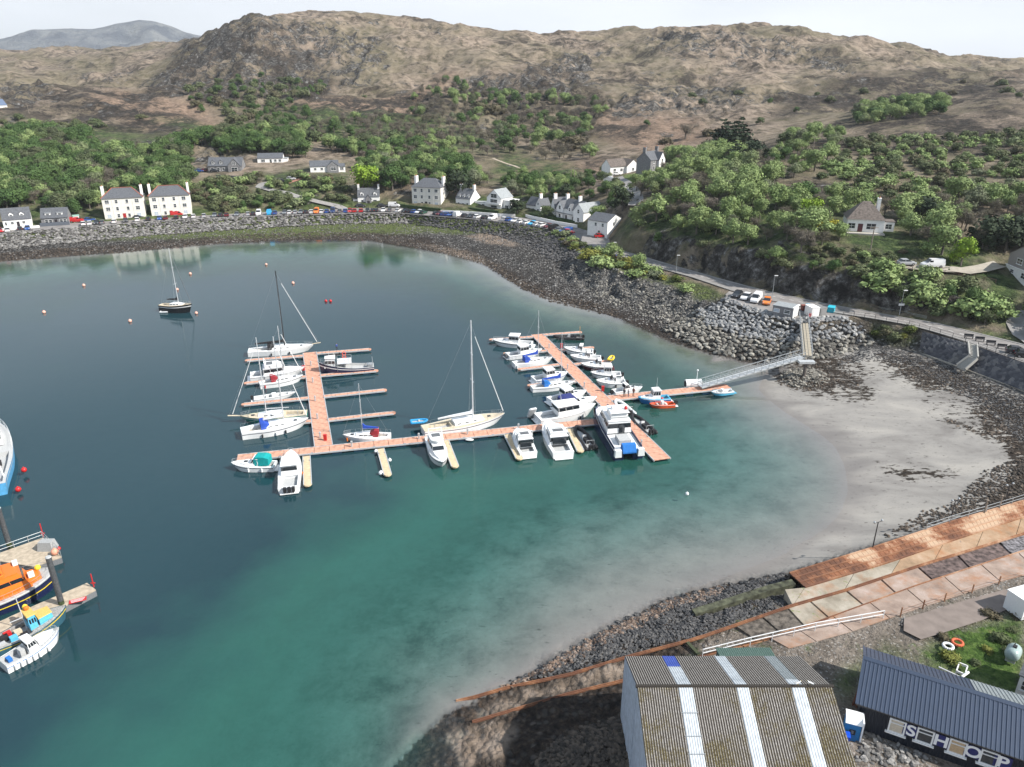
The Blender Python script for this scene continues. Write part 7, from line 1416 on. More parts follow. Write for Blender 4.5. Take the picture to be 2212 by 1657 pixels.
crate('container', 'white storage container right of the timber hut', 'container', 1752,688,1768,687,5.8,3.0,2.4,WHT); crate('container', 'grey meshed cage beside the white storage container', 'cage', 1771,686,1784,682,5.9,2.5,2.0,mat('mesh_grey', (.20, .20, .20), .7)); crate('bin', 'blue bin behind the white storage container', 'bin', 1744,676,1752,676,6.0,1.5,1.7,SKYB)
crate('boat_trailer', 'turquoise covered boat with yellow edge beside the railing', 'boat', 1786,675,1800,677,6.0,2.2,1.2,mat('turquoise_cover', (.03, .42, .55), .6),mat('turquoise_cover', (.03, .42, .55), .6)); crate('barrel_rack', 'dark red rack at the top of the bridge', 'rack', 1733,672,1741,672,6.0,1.2,1.2,mat('rust_red', (.22, .06, .04), .8))
m = MB(); m.path([(.3 * math.cos(q), 0, .6 + .3 * math.sin(q)) for q in np.linspace(0, 6.283, 11)], .09, 6); m.box(-.04, .04, -.02, .02, 0, .9); o = m.build('life_ring', M_REDP); o.location = G(1749,686,6.0); tag(o, 'red life ring stand beside the top of the bridge', 'life ring')
def truss(name, label, A, B, w, deckm, h=1.1, cat='bridge', bars=True):
    d = B - A; d.z = 0; Ln = d.length; dz = B.z - A.z; r = thing(name, label, cat, A, math.atan2(d.y, d.x)); m = MB(); m.add([(0, -w / 2, 0), (Ln, -w / 2, dz), (Ln, w / 2, dz), (0, w / 2, 0), (0, -w / 2, -.12), (Ln, -w / 2, dz - .12), (Ln, w / 2, dz - .12), (0, w / 2, -.12)], [(0, 1, 2, 3), (7, 6, 5, 4), (0, 4, 5, 1), (1, 5, 6, 2), (2, 6, 7, 3), (3, 7, 4, 0)]); m.build('deck', deckm, r); n = max(3, int(Ln / 1.6))
    for s in (-1, 1):
        y = s * (w / 2 + .05); m = MB(); m.bar((0, y, h), (Ln, y, dz + h), .1); m.bar((0, y, -.2), (Ln, y, dz - .2), .1, .16); m.bar((0, y, h * .5), (Ln, y, dz + h * .5), .05)
        for i in range(n + 1):
            f = i / n; m.bar((Ln * f, y, dz * f - .2), (Ln * f, y, dz * f + h), .07)
            if bars and i < n: g = (i + 1) / n; m.bar((Ln * f, y, dz * f - .2), (Ln * g, y, dz * g + h), .05)
        m.build('side_truss', M_STEEL, r)
    return r
truss('footbridge', 'short steel footbridge from the car park over the boulders', G(1735,683,6.0), G(1744,768,5.2), 1.7, mat('bridge_boards', (.36, .32, .25), .9, var=.15), 1.1, 'bridge', False)
truss('gangway', 'long sloping steel gangway down to the pontoon', G(1733,770,5.0), G(1512,834,1.2), 1.5, M_ALU, 1.15, 'gangway')
pr_ = G(1742,778,5.0); q_ = G(1739,812,1.4); r = thing('bridge_pier', 'single steel pier with head beam standing on the stone mound', 'pier', (pr_.x, pr_.y, 0)); m = MB(); m.tube((0, 0, .5), (0, 0, 4.8), .32, .32, 12); m.build('column', mat('dark_steel', (.13, .11, .10), .7, var=.3), r); m = MB(); m.box(-1.5, 1.6, -.6, .6, 4.4, 4.85); m.build('head_beam', M_ALU, r)
a = G(1480,832,.6); b = G(1512,829,.6); r = thing('steel_float', 'white cylindrical float with black end at the foot of the gangway', 'float', (a.x, a.y, 0), .1); m = MB(); m.tube((0, 0, .9), (3.2, 0, .9), .85, .85, 14); m.build('drum', GEL, r); m = MB(); m.tube((-.08, 0, .9), (-.005, 0, .9), .6, .6, 14); m.build('black_end', BLKR, r); m = MB(); m.tube((2.6, .9, .8), (2.6, .9, 3.2), .06, .05, 5); m.ball((2.6, .9, 3.3), .2, 8, 5); m.build('light_post', GEL, r)
# railing pieces, toe beam and steps of the sea wall
m = MB(); P = [G(u, v, 2.0) for u, v in [(1970,757),(2064,791),(2102,805),(2194,839),(2260,868)]]
for a, b in zip(P[:-1], P[1:]): m.bar(a, b, .5, .5)
o = m.build('toe_beam', mat('pale_concrete', (.36, .33, .28), .9, var=.2)); tag(o, 'pale concrete beam along the foot of the sloping sea wall', 'beam')
def stairs(label, A0, A1, B0, B1, n):
    r = thing('steps', label, 'steps', A0)
    for i in range(n):
        f, g = i / n, (i + 1) / n; p0, p1 = A0.lerp(B0, f) - A0, A1.lerp(B1, f) - A0; q0, q1 = A0.lerp(B0, g) - A0, A1.lerp(B1, g) - A0; z = p0.z; m = MB()
        m.add([(p0.x, p0.y, z), (p1.x, p1.y, z), (q1.x, q1.y, z), (q0.x, q0.y, z), (p0.x, p0.y, z - .5), (p1.x, p1.y, z - .5), (q1.x, q1.y, z - .5), (q0.x, q0.y, z - .5)], [(0, 1, 2, 3), (7, 6, 5, 4), (0, 4, 5, 1), (1, 5, 6, 2), (2, 6, 7, 3), (3, 7, 4, 0)]); m.build('step', mat('step_stone', (.38, .37, .34), .9), r)
    for a, b in ((A0, B0), (A1, B1)): m = MB(); m.bar(a - A0 + Vector((0, 0, .15)), b - A0 + Vector((0, 0, .15)), .25, .6); m.build('side_wall', mat('step_stone', (.38, .37, .34), .9), r)
stairs('upper flight of stone steps down from the coast road', G(2091,741,6.3), G(2110,746,6.3), G(2094,768,4.9), G(2112,774,4.9), 9); stairs('lower flight of stone steps down to the beach', G(2094,770,4.8), G(2111,776,4.8), G(2067,790,2.7), G(2085,799,2.7), 11)
for i, (u, v) in enumerate([(2092,731),(2116,737),(2140,745),(2164,753)]):
    p = G(u, v, 6.1); r = thing('bench', ['bench', 'second bench', 'third bench', 'fourth bench'][i] + (' nearest the stone steps' if i == 0 else ' along from the stone steps by the coast road'), 'bench', p, -.28); m = MB(); m.box(-.9, .9, -.2, .2, .42, .48); m.build('seat', M_BLKST, r); m = MB(); m.box(-.9, .9, .2, .25, .5, .95); m.build('backrest', M_BLKST, r)
    for s in (-.75, .75): m = MB(); m.box(s - .04, s + .04, -.2, .2, 0, .419); m.build('leg', M_BLKST, r)
def seawall():
    T = [G(u, v, 5.92) for u, v in [(1992,718),(2030,728),(2087,743),(2150,765),(2212,787),(2400,856)]]; Bt = [G(u, v, 2.0) for u, v in [(1985,762),(2030,778),(2090,801),(2150,823),(2212,848),(2380,930)]]; m = MB(); rows = []
    for k in range(60):
        f = k / 59 * 5; i = min(int(f), 4); f -= i; t = T[i].lerp(T[i + 1], f); b = Bt[i].lerp(Bt[i + 1], f); rows.append([t.lerp(b, j / 12) + Vector((0, 0, .25 + (rnd.uniform(-.05, .05) if 0 < j < 12 else 0))) for j in range(13)])
    m.loft(rows, cap=False); sm = nmat('sea_wall_stone'); nt, p = sm[1], sm[2]; ge = nt.nodes.new('ShaderNodeNewGeometry').outputs['Position']; vo = nt.nodes.new('ShaderNodeTexVoronoi'); vo.inputs['Scale'].default_value = 1.6; nt.links.new(ge, vo.inputs['Vector']); vc = nt.nodes.new('ShaderNodeSeparateColor'); nt.links.new(vo.outputs['Color'], vc.inputs[0])
    c = ramp(nt, [(0, (.035, .037, .045)), (.6, (.075, .075, .085)), (1, (.16, .155, .15))], vc.outputs[0]); c = mix(nt, mrange(nt, noise(nt, ge, .25, 5, .6), .55, .7, 0, .6), c, (.16, .15, .13)); nt.links.new(c, p.inputs['Base Color']); p.inputs['Roughness'].default_value = .85; bumpn(nt, p, math2(nt, 'MULTIPLY', vo.outputs['Distance'], -1.0), .8, .2)
    o = m.build('sea_wall', sm[0]); o['kind'] = 'structure'
seawall()

# ------------------------------------------------------------------ slipway
def pl(pts): return [G(*q) for q in pts]
def lat(P, f):
    d = [0]
    for a, b in zip(P[:-1], P[1:]): d.append(d[-1] + (b - a).length)
    s = f * d[-1]; return Vector([np.interp(s, d, [getattr(p, k) for p in P]) for k in 'xyz'])
R1 = pl([(985,1514,-.1),(1004,1511,.05),(1094,1485,.45),(1228,1457,1.05),(1356,1418,1.65),(1504,1379,2.25),(1712,1307,3.0),(1824,1275,3.2),(1984,1222,3.4),(2212,1152,3.6),(2500,1064,3.8)])
R2 = pl([(1020,1559,.2),(1228,1498,1.0),(1353,1468,1.6),(1514,1417,2.2),(1616,1392,2.6),(1766,1344,3.1),(1984,1264,3.4),(2212,1190,3.6),(2500,1098,3.8)])
SE = pl([(1706,1238,3.2),(1888,1182,3.5),(2051,1128,3.7),(2212,1081,3.8),(2500,996,3.9)]); SI = pl([(1739,1268,3.2),(1914,1216,3.5),(2060,1166,3.7),(2212,1116,3.8),(2500,1026,3.9)])
FE = pl([(1700,1402,3.05),(1820,1372,3.25),(1939,1329,3.5),(2157,1258,3.7),(2212,1243,3.7),(2500,1160,3.8)])
def conc(name, a, b, c, rust=.3):
    m, nt, p = nmat(name); ge = nt.nodes.new('ShaderNodeNewGeometry').outputs['Position']; col = ramp(nt, [(.3, a), (.52, b), (.72, c)], noise(nt, ge, .5, 7, .65))
    col = mix(nt, mrange(nt, noise(nt, ge, .28, 6, .7), .5, .66, 0, rust), col, (.30, .13, .05)); col = mix(nt, mrange(nt, noise(nt, ge, .35, 5, .7, 2), .62, .68, 0, .8), col, (.13, .17, .03) if name == 'slab_mossy' else (.16, .13, .11)); nt.links.new(col, p.inputs['Base Color']); p.inputs['Roughness'].default_value = .9; bumpn(nt, p, noise(nt, ge, 5, 5, .7), .4, .06); return m
C_TAN = conc('slab_tan', (.20, .135, .08), (.33, .22, .135), (.42, .31, .22), .7); C_PINK = conc('slab_pink', (.20, .145, .115), (.31, .235, .19), (.41, .33, .29), .7); C_MOSS = conc('slab_mossy', (.18, .155, .115), (.30, .265, .21), (.40, .36, .30), .5)
def rustm(name, a, b, c):
    m, nt, p = nmat(name); ge = nt.nodes.new('ShaderNodeNewGeometry').outputs['Position']; oi = nt.nodes.new('ShaderNodeObjectInfo'); f = math2(nt, 'ADD', noise(nt, ge, .22, 6, .7), math2(nt, 'MULTIPLY', oi.outputs['Random'], .035)); sx_ = nt.nodes.new('ShaderNodeSeparateXYZ'); nt.links.new(ge, sx_.inputs[0]); f = math2(nt, 'ADD', f, mrange(nt, sx_.outputs[0], 33, 62, -.09, .07)); nt.links.new(ramp(nt, [(.40, a), (.52, b), (.62, c)], f), p.inputs['Base Color']); p.inputs['Roughness'].default_value = .85; bumpn(nt, p, noise(nt, ge, 7, 4), .4, .04); return m
RUST = rustm('rusty_planks', (.10, .042, .022), (.25, .10, .045), (.46, .32, .21)); RUSTB = rustm('rusty_beam', (.13, .055, .03), (.25, .115, .055), (.40, .25, .16)); BALL = mat('ballast_stones', (.20, .19, .20), .9, var=.6, scale=3, bump=1, bscale=9)
slip = bpy.data.objects.new('slipway', None); COL.objects.link(slip); slip['kind'] = 'structure'
def quadslab(name, a, b, c, d, th, m, parent=slip, lift=0):
    q = MB(); T = [a, b, c, d]; q.add([(p.x, p.y, p.z + lift) for p in T] + [(p.x, p.y, p.z + lift - th) for p in T], [(0, 1, 2, 3), (7, 6, 5, 4), (0, 4, 5, 1), (1, 5, 6, 2), (2, 6, 7, 3), (3, 7, 4, 0)]); return q.build(name, m, parent)
# rusty planked deck, each plank a piece
NPL = 96; tot = sum((b - a).length for a, b in zip(SE[:-1], SE[1:]))
for i in range(NPL):
    f0, f1 = i / NPL, (i + .93) / NPL; A0, A1, B0, B1 = lat(SE, f0), lat(SE, f1), lat(SI, f0), lat(SI, f1)
    for k in range(3):
        g0, g1 = k / 3 + .015, (k + 1) / 3 - .015; quadslab('plank', A0.lerp(B0, g0), A1.lerp(B1, g0), A1.lerp(B1, g1), A0.lerp(B0, g1), .12, RUST)
for g in (0.0, 1 / 3, 2 / 3, 1.0):
    q = MB()
    for k in range(24): a, b = lat(SE, k / 24).lerp(lat(SI, k / 24), g), lat(SE, (k + 1) / 24).lerp(lat(SI, (k + 1) / 24), g); q.bar(a + Vector((0, 0, -.03)), b + Vector((0, 0, -.03)), .2, .22)
    q.build('deck_beam', RUSTB, slip)
q = MB()                                            # wall carrying the deck
for k in range(16): a, b = lat(SE, k / 16), lat(SE, (k + 1) / 16); q.bar(a + Vector((0, 0, -1.4)), b + Vector((0, 0, -1.4)), .3, 2.4)
q.build('support_wall', mat('wet_wall', (.07, .06, .055), .9, var=.3), slip)
# concrete between deck and upper rail
def u2f(P, u):
    F_ = np.linspace(0, 1, 400); U_ = [pix(*lat(P, f))[0] for f in F_]; return float(np.interp(u, U_, F_))
F12 = u2f(R1, 1714)
nb = 9
for i in range(nb):
    f0, f1 = i / nb, (i + .985) / nb; g0, g1 = .62 + .38 * f0, .62 + .38 * f1
    def r1(f): return lat(R1, F12 + (1 - F12) * f)
    quadslab('concrete_slab', lat(SI, f0), lat(SI, f1), r1(f1), r1(f0), 2.0, C_MOSS if i < 2 else C_TAN, lift=-.08 - .004 * (i % 2))
a_, b_ = G(1696,1272,3.1), G(1712,1307,2.95); quadslab('concrete_slab', a_, lat(SI, 0) + Vector((-.05, 0, 0)), r1(0) + Vector((-.05, 0, 0)), b_, 1.9, C_MOSS, lift=-.09)
# between the rails
def u2f(P, u):
    F_ = np.linspace(0, 1, 400); U_ = [pix(*lat(P, f))[0] for f in F_]; return float(np.interp(u, U_, F_))
br1 = [1590,1648,1703,1752,1830,1905,1985,2070,2160,2260,2400]; br2 = [1640,1692,1742,1795,1870,1940,2020,2100,2190,2280,2420]
for i in range(len(br1) - 1):
    a, b, c, d = lat(R1, u2f(R1, br1[i])), lat(R1, u2f(R1, br1[i + 1] - 4)), lat(R2, u2f(R2, br2[i + 1] - 4)), lat(R2, u2f(R2, br2[i]))
    quadslab('track_slab', a, b, c, d, .9, [mat('rubble_fill', (.14, .12, .10), .95, var=.5, scale=2, bump=1), MATS['rubble_fill'], C_MOSS, C_MOSS, C_PINK, C_PINK, mat('dark_rubble', (.15, .11, .10), .95, var=.5, scale=2, bump=1), MATS['dark_rubble'], BALL, BALL][i], lift=-.14 - .004 * (i % 2))
for P, nm in ((R1, 'upper'), (R2, 'lower')):
    q = MB(); N = 60
    for k in range(N): a, b = lat(P, k / N), lat(P, (k + 1) / N); q.bar(a + Vector((0, 0, -.06)), b + Vector((0, 0, -.06)), .30, .2); q.bar(a + Vector((0, 0, .1)), b + Vector((0, 0, .1)), .09, .12)
    q.build('rail', RUSTB, slip)
ba = [1662,1722,1800,1880,1960,2040,2120,2200,2290,2390]
for i in range(9):
    a, b, c, d = lat(R2, u2f(R2, ba[i])), lat(R2, u2f(R2, ba[i + 1] - 2)), lat(FE, u2f(FE, ba[i + 1] + 40)), lat(FE, u2f(FE, ba[i] + 42)); quadslab('apron_slab', a, b, c, d, .6, C_PINK, lift=.05 - .004 * (i % 2))
x, y, z = scatter_pts([(2140,1248),(2172,1240),(2190,1262),(2150,1278)], 90, 0, seed=31); o = rock_join('loose_stones', x, y, np.full(len(x), 3.55), np.full(len(x), .3), SM_PALE, 31, parent=slip)
p = G(2166,1258,3.6)
for cx_, cy_ in ((1968,1345), ): pass
for U, V, sd_ in (((2110,2160), (1246,1262), 32), ((1948,1985), (1336,1352), 33)):
    n = 110; rg_ = np.random.RandomState(sd_); P = [G(rg_.uniform(*U), rg_.uniform(*V), 3.5) for _ in range(n)]; P = [G(1165, 5000, 0)] * 0 or P
    o = rock_join('loose_stones', np.array([p.x for p in P]), np.array([p.y for p in P]), np.full(n, 3.42), rg_.uniform(.2, .4, n), SM_PALE, sd_, parent=slip)
q = MB(); W1_ = pl([(1716,1255,3.0),(1664,1268,2.6),(1552,1304,1.9),(1500,1320,1.5)])
for a, b in zip(W1_[:-1], W1_[1:]): q.bar(a + Vector((0, 0, -.6)), b + Vector((0, 0, -.6)), .9, 1.1)
o = q.build('old_slip_wall', mat('mossy_wall', (.09, .095, .06), .95, var=.5, scale=1.5, bump=.8)); o.parent = slip
q = MB(); q.bar(G(1485,1388,2.2), G(1510,1415,2.2), .35, .2); q.build('cross_beam', mat('green_timber', (.05, .06, .03), .9), slip)
q = MB(); q.poly([G(u, v, 3.68) for u, v in [(1953,1336),(2080,1298),(2212,1262),(2400,1216),(2400,1240),(2212,1301),(2120,1340),(2040,1366),(1990,1381),(1952,1362)]]); o = q.build('tarmac_path', mat('path_tarmac', (.20, .165, .145), .9, var=.15, scale=.8)); o['kind'] = 'structure'
railing('handrail', 'white tubular handrail beside the slipway behind the big shed', pl([(1517,1420,2.5),(1620,1394,2.9),(1760,1362,3.2),(1907,1336,3.45)]), 1.05, 2.0, mat('white_rail', (.68, .69, .70), .4), (1.0, .55), .07, 'handrail', .05)
railing('post_fence', 'rusty posts with low wires between slipway and tarmac path', pl([(1945,1330,3.6),(2040,1298,3.65),(2157,1262,3.7),(2215,1246,3.7)]), 1.1, 3.0, RUSTB, (.75, .4), .1, 'fence', .015)
railing('railing', 'thin railing on the sea edge of the rusty deck', pl([(2000,1146,3.6),(2051,1129,3.7),(2130,1106,3.75),(2212,1081,3.8),(2330,1046,3.9)]), 1.0, 2.4, M_STEEL, (1.0, .5), .07, 'railing', .03)
for u, vb, vt, lab in [(1885,1183,1128,'lamp post with twin heads on the edge of the rusty deck'),(2052,1127,1081,'second lamp post farther along the rusty deck'),(2168,1094,1048,'third lamp post near the right end of the rusty deck')]:
    p = G(u, vb, 3.5); h = top_z(p.x, p.y, vt) - 3.5; r = thing('lamp_post', lab, 'lamp post', p, .4, 'lamp posts on the rusty deck'); m = MB(); m.tube((0, 0, -1), (0, 0, h), .08, .06, 7); m.build('post', M_BLKST, r)
    m = MB(); m.bar((-.6, 0, h), (.6, 0, h), .05); m.build('crossarm', M_BLKST, r)
    for s in (-1, 1): m = MB(); m.ball((s * .6, 0, h + .12), .16, 8, 5); m.build('lamp_head', M_STEEL, r)
for u, vb, vt, lab in [(2126,1108,1082,'short wooden post on the deck railing, left'),(2158,1098,1072,'short ochre post on the deck railing, right')]:
    p = G(u, vb, 3.7); m = MB(); m.tube((0, 0, 0), (0, 0, top_z(p.x, p.y, vt) - 3.7), .12, .1, 7); m.box(-.14, .14, -.14, .14, 1.9, 2.0); o = m.build('wooden_post', M_WOODP); o.location = p; tag(o, lab, 'post')
# ------------------------------------------------------------------ the big corrugated shed
def roof_mat(name, moss):
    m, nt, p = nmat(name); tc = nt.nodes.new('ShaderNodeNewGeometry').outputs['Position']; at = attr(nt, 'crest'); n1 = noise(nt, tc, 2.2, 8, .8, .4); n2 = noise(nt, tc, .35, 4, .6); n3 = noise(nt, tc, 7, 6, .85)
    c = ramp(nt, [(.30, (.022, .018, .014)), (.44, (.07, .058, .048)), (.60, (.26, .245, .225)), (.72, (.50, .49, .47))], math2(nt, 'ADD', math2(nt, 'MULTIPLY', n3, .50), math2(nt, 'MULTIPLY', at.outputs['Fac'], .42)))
    if moss: c = mix(nt, math2(nt, 'MULTIPLY', mrange(nt, math2(nt, 'ADD', math2(nt, 'MULTIPLY', n1, .6), math2(nt, 'MULTIPLY', n2, .9)), .70, .84, 0, .95), mrange(nt, math2(nt, 'ADD', math2(nt, 'MULTIPLY', n3, .6), math2(nt, 'MULTIPLY', at.outputs['Fac'], .3)), .50, .62, 1, .15)), c, ramp(nt, [(.4, (.022, .016, .007)), (.53, (.065, .048, .012)), (.66, (.13, .11, .02))], n3))
    nt.links.new(c, p.inputs['Base Color']); p.inputs['Roughness'].default_value = .85; bumpn(nt, p, n3, .3, .04); return m
RM_M = roof_mat('mossy_corrugated_sheet', True); RM_P = roof_mat('weathered_corrugated_sheet', False); SKYL = mat('rooflight_sheet', (.46, .50, .53), .45, var=.14, scale=2.5); SKYB_ = mat('blue_rooflight', (.05, .09, .38), .5, var=.1); SKYG = mat('grey_rooflight', (.24, .27, .28), .5, var=.2)
def corr(name, A, B, C, D, n, amp, m, parent, rows=10, flat=.5, sag=0):     # A-B along the waves' repeat, A-D and B-C along the slope
    A, B, C, D = map(Vector, (A, B, C, D)); nrm = (B - A).cross(D - A).normalized(); nrm = nrm if nrm.z > 0 else -nrm; V = []; cr = []
    if abs(nrm.z) < .05: nrm = (B - A).cross(Vector((0, 0, 1))).normalized()
    k = n * 4 + 1
    for j in range(rows + 1):
        g = j / rows
        for i in range(k): f = i / (k - 1); h = (0, .72, 1, .72)[i % 4]; q = A.lerp(B, f).lerp(D.lerp(C, f), g) + nrm * (amp * h + .012 * math.sin(j * 2.1 + i * .05) - sag * math.sin(math.pi * f)); V.append(q); cr.append(h ** 3)
    Fq = [(j * k + i, j * k + i + 1, (j + 1) * k + i + 1, (j + 1) * k + i) for j in range(rows) for i in range(k - 1)]
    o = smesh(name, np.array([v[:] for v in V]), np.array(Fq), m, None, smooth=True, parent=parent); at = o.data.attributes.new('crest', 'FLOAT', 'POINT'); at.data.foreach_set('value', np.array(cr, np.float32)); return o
shed = thing('shed', 'big shed with mossy corrugated roof and pale rooflight strips by the slipway', 'shed', (0, 0, 0))
x0, x1, yr, yf, yn, ze, zr = 10.2, 26.1, 46.4, 52.5, 40.3, 8.5, 11.0; cuts = [0, .211, .284, .509, .572, .791, .859, 1.0]
for i in range(7):
    a, b = x0 + (x1 - x0) * cuts[i], x0 + (x1 - x0) * cuts[i + 1]; n = max(3, round((b - a) / .2)); sky_ = i % 2 == 1
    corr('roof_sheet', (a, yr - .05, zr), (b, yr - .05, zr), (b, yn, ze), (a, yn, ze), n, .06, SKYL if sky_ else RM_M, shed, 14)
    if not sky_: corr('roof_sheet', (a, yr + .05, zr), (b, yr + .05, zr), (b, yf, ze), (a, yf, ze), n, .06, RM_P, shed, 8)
    else:
        f = .62; z_, y_ = zr + (ze - zr) * f, yr + .05 + (yf - yr - .05) * f; first, second = (SKYL, SKYB_) if i == 1 else (SKYL, SKYL) if i == 3 else (SKYL, SKYG)
        if i == 5: f = .2; z_, y_ = zr + (ze - zr) * f, yr + .05 + (yf - yr - .05) * f
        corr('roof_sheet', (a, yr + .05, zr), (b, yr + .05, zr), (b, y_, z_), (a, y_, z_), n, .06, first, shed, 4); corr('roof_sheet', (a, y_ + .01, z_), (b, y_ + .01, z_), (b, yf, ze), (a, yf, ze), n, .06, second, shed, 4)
m = MB(); m.tube((x0 - .1, yr, zr + .05), (x1 + .15, yr, zr + .05), .14, .14, 8); m.build('ridge_cap', RM_P, shed)
for f in (.33, .6, .8):
    y_ = yr + (yn - yr) * f; z_ = zr + (ze - zr) * f; m = MB(); m.bar((x0 + (x1 - x0) * .205, y_, z_ + .1), (x0 + (x1 - x0) * .29, y_, z_ + .1), .05); m.build('roof_batten', M_STEEL, shed)
BLW = mat('pale_blue_cladding', (.42, .47, .54), .6, var=.15, scale=2)
W_in = MB(); W_in.loft([[(x, yn + .1, 1.2), (x, yn + .1, ze - .1), (x, yr, zr - .12), (x, yf - .1, ze - .1), (x, yf - .1, 1.2)] for x in (x0 + .1, x1 - .1)], closed=True); W_in.build('frame_walls', BLW, shed)
for k, (ya, yb) in enumerate(((yn, yr - 3.2), (yr - 3.2, yr), (yr, yr + 2.8), (yr + 2.8, yf))):
    za = ze + (zr - ze) * (1 - abs(ya - yr) / (yf - yr)); zb = ze + (zr - ze) * (1 - abs(yb - yr) / (yf - yr)); k_ = round((yb - ya) / .2)
    V = []; 
    q = MB(); cols = k_ * 4 + 1; secs = []
    for i in range(cols): f = i / (cols - 1); y_ = ya + (yb - ya) * f; h = (0, .72, 1, .72)[i % 4] * .05; secs.append([(x0 - h + .04, y_, 1.0), (x0 - h + .04, y_, za + (zb - za) * f - .02)])
    q.loft(secs, cap=False); q.build('cladding_sheet', BLW, shed, fix=False)
m = MB(); m.box(x0 - .06, x0 - .01, yr - .1, yr + .1, 1, zr - .1); m.build('cover_strip', BLW, shed)
GRN = mat('green_sheet', (.07, .12, .10), .6, var=.15); a = G(1547,1418,7.0); b = G(1668,1422,7.0); lt = thing('lean_to', 'low green corrugated lean-to roof behind the big shed', 'lean-to', (0, 0, 0)); corr('roof_sheet', (a.x, yf + .3, 7.9), (b.x, yf + .3, 7.9), (b.x, yf + 2.2, 7.5), (a.x, yf + 2.2, 7.5), 26, .05, GRN, lt, 2); m = MB(); m.box(a.x + .1, b.x - .1, yf + .0, yf + 2.0, 2, 7.3); m.build('wall', GRN, lt)
def gull(x, y, z, rz, lab):
    r = thing('seagull', lab, 'seagull', (x, y, z), rz); m = MB(); m.loft([[(x_, w * math.cos(t), .2 + zz + h * math.sin(t)) for t in np.linspace(0, 6.283, 9)[:-1]] for x_, w, h, zz in ((-.26, .01, .01, .03), (-.12, .06, .05, .01), (.02, .085, .08, 0), (.13, .06, .06, .03), (.18, .035, .04, .1), (.22, .035, .035, .14), (.26, .01, .01, .13))], closed=True); m.build('body', GEL, r, True)
    m = MB(); m.loft([[(x_, s, .23 + z_), (x_, s * 1.0, .24 + z_)] for x_, s, z_ in ((-.3, .03, 0), (-.1, .1, .03), (.08, .09, .03))], cap=False); m.box(-.3, .06, -.095, -.075, .2, .27); m.box(-.3, .06, .075, .095, .2, .27); m.build('wings', GREYD, r)
    m = MB(); m.tube((.25, 0, .33), (.33, 0, .32), .012, .006, 5); m.build('beak', YEL, r)
    for s in (-.03, .03): m = MB(); m.tube((.02, s, 0), (.0, s, .15), .008, .008, 4); m.build('leg', YEL, r)
gull(23.3, yr, zr + .19, .3, 'seagull on the shed ridge, left of two'); gull(24.3, yr, zr + .19, 2.6, 'seagull on the shed ridge, right of two')
# ------------------------------------------------------------------ the shop
sh0 = Vector((32.99, 52.59, 8.0)); e = Vector((.882, -.471, 0)); n_ = Vector((.471, .882, 0)); shop = thing('shop_building', 'navy clad shop building with blue ribbed roof and large white letters', 'shop', (sh0.x, sh0.y, 0), math.atan2(e.y, e.x)); SL = 19.0
NV = mat('navy_roof_sheet', (.036, .054, .092), .45, var=.05, scale=1, spec=.5); NVW = mat('black_blue_cladding', (.012, .016, .025), .5, var=.1); NVD = mat('navy_panel', (.02, .025, .13), .5)
def ribbed(name, A, B, C, D, pitch, m, parent):     # A-B along the ridge
    A, B, C, D = map(Vector, (A, B, C, D)); L_ = (B - A).length; n = int(L_ / pitch); nrm = (B - A).cross(D - A).normalized(); nrm = nrm if nrm.z > 0 else -nrm; prof = [(0, 0), (.70, 0), (.78, 1), (.92, 1)]; secs = []
    if abs(nrm.z) < .05: nrm = Vector((0, -1, 0))
    for i in range(n):
        for u_, h in prof: f = (i + u_) / n; secs.append([A.lerp(B, f) + nrm * h * .05, D.lerp(C, f) + nrm * h * .05])
    secs.append([B, C]); q = MB(); q.loft(secs, cap=False); return q.build(name, m, parent, fix=False)
ribbed('roof_sheet', (-.9, -.02, 8), (SL, -.02, 8), (SL, -4.0, 6.0), (-.9, -4.0, 6.0), .33, NV, shop); ribbed('roof_sheet', (-.9, .02, 8), (8, .02, 8), (8, 4.0, 6.0), (-.9, 4.0, 6.0), .33, NV, shop); ribbed('roof_sheet', (8, .02, 8), (SL, .02, 8), (SL, 4.0, 6.0), (8, 4.0, 6.0), .33, SKYG, shop)
m = MB(); m.loft([[(x_, -.28, 7.93), (x_, 0, 8.12), (x_, .28, 7.93)] for x_ in (-.92, SL)], cap=False); m.build('ridge_flashing', NV, shop); m = MB(); m.box(-.98, -.9, -4.02, -3.9, 5.95, 6.1); m.bar((-.93, -4.0, 6.05), (-.93, 0, 8.08), .1, .14); m.bar((-.93, 4.0, 6.05), (-.93, 0, 8.08), .1, .14); m.build('bargeboard', NV, shop)
m = MB(); m.loft([[(x_, -3.72, 4.1), (x_, -3.72, 6.0), (x_, 0, 7.85), (x_, 3.7, 6.0), (x_, 3.7, 3)] for x_ in (-.6, SL - .1)], closed=True); m.build('wall', NVW, shop)
ribbed('cladding', (-.6, -3.74, 6.02), (SL - .1, -3.74, 6.02), (SL - .1, -3.74, 3.0), (-.6, -3.74, 3.0), .28, NVW, shop)
m = MB(); m.box(-.9, SL, -4.08, -3.96, 5.88, 6.0); m.build('gutter', BLKR, shop)
BR = stone_mat('brick_red', (.12, .045, .03), (.22, .085, .055), (.30, .16, .12)); m = MB(); m.box(-.5, SL - .2, -3.66, 3.6, .5, 3.02); m.build('plinth_wall', mat('mortar', (.26, .24, .21), .95), shop)
bm_ = MB(); bm_.box(0, .42, -.03, 0, 0, .15); b0 = bm_.build('brick', BR, shop); cnt_ = 0
for row in range(9):
    for i in range(33):
        xx = 1.6 + i * .46 + (row % 2) * .23; o = b0 if cnt_ == 0 else b0.copy()
        if cnt_: COL.objects.link(o)
        cnt_ += 1; o.location = (xx, -3.662 - .004 * ((i * 7 + row * 3) % 3), 2.8 - row * .2)
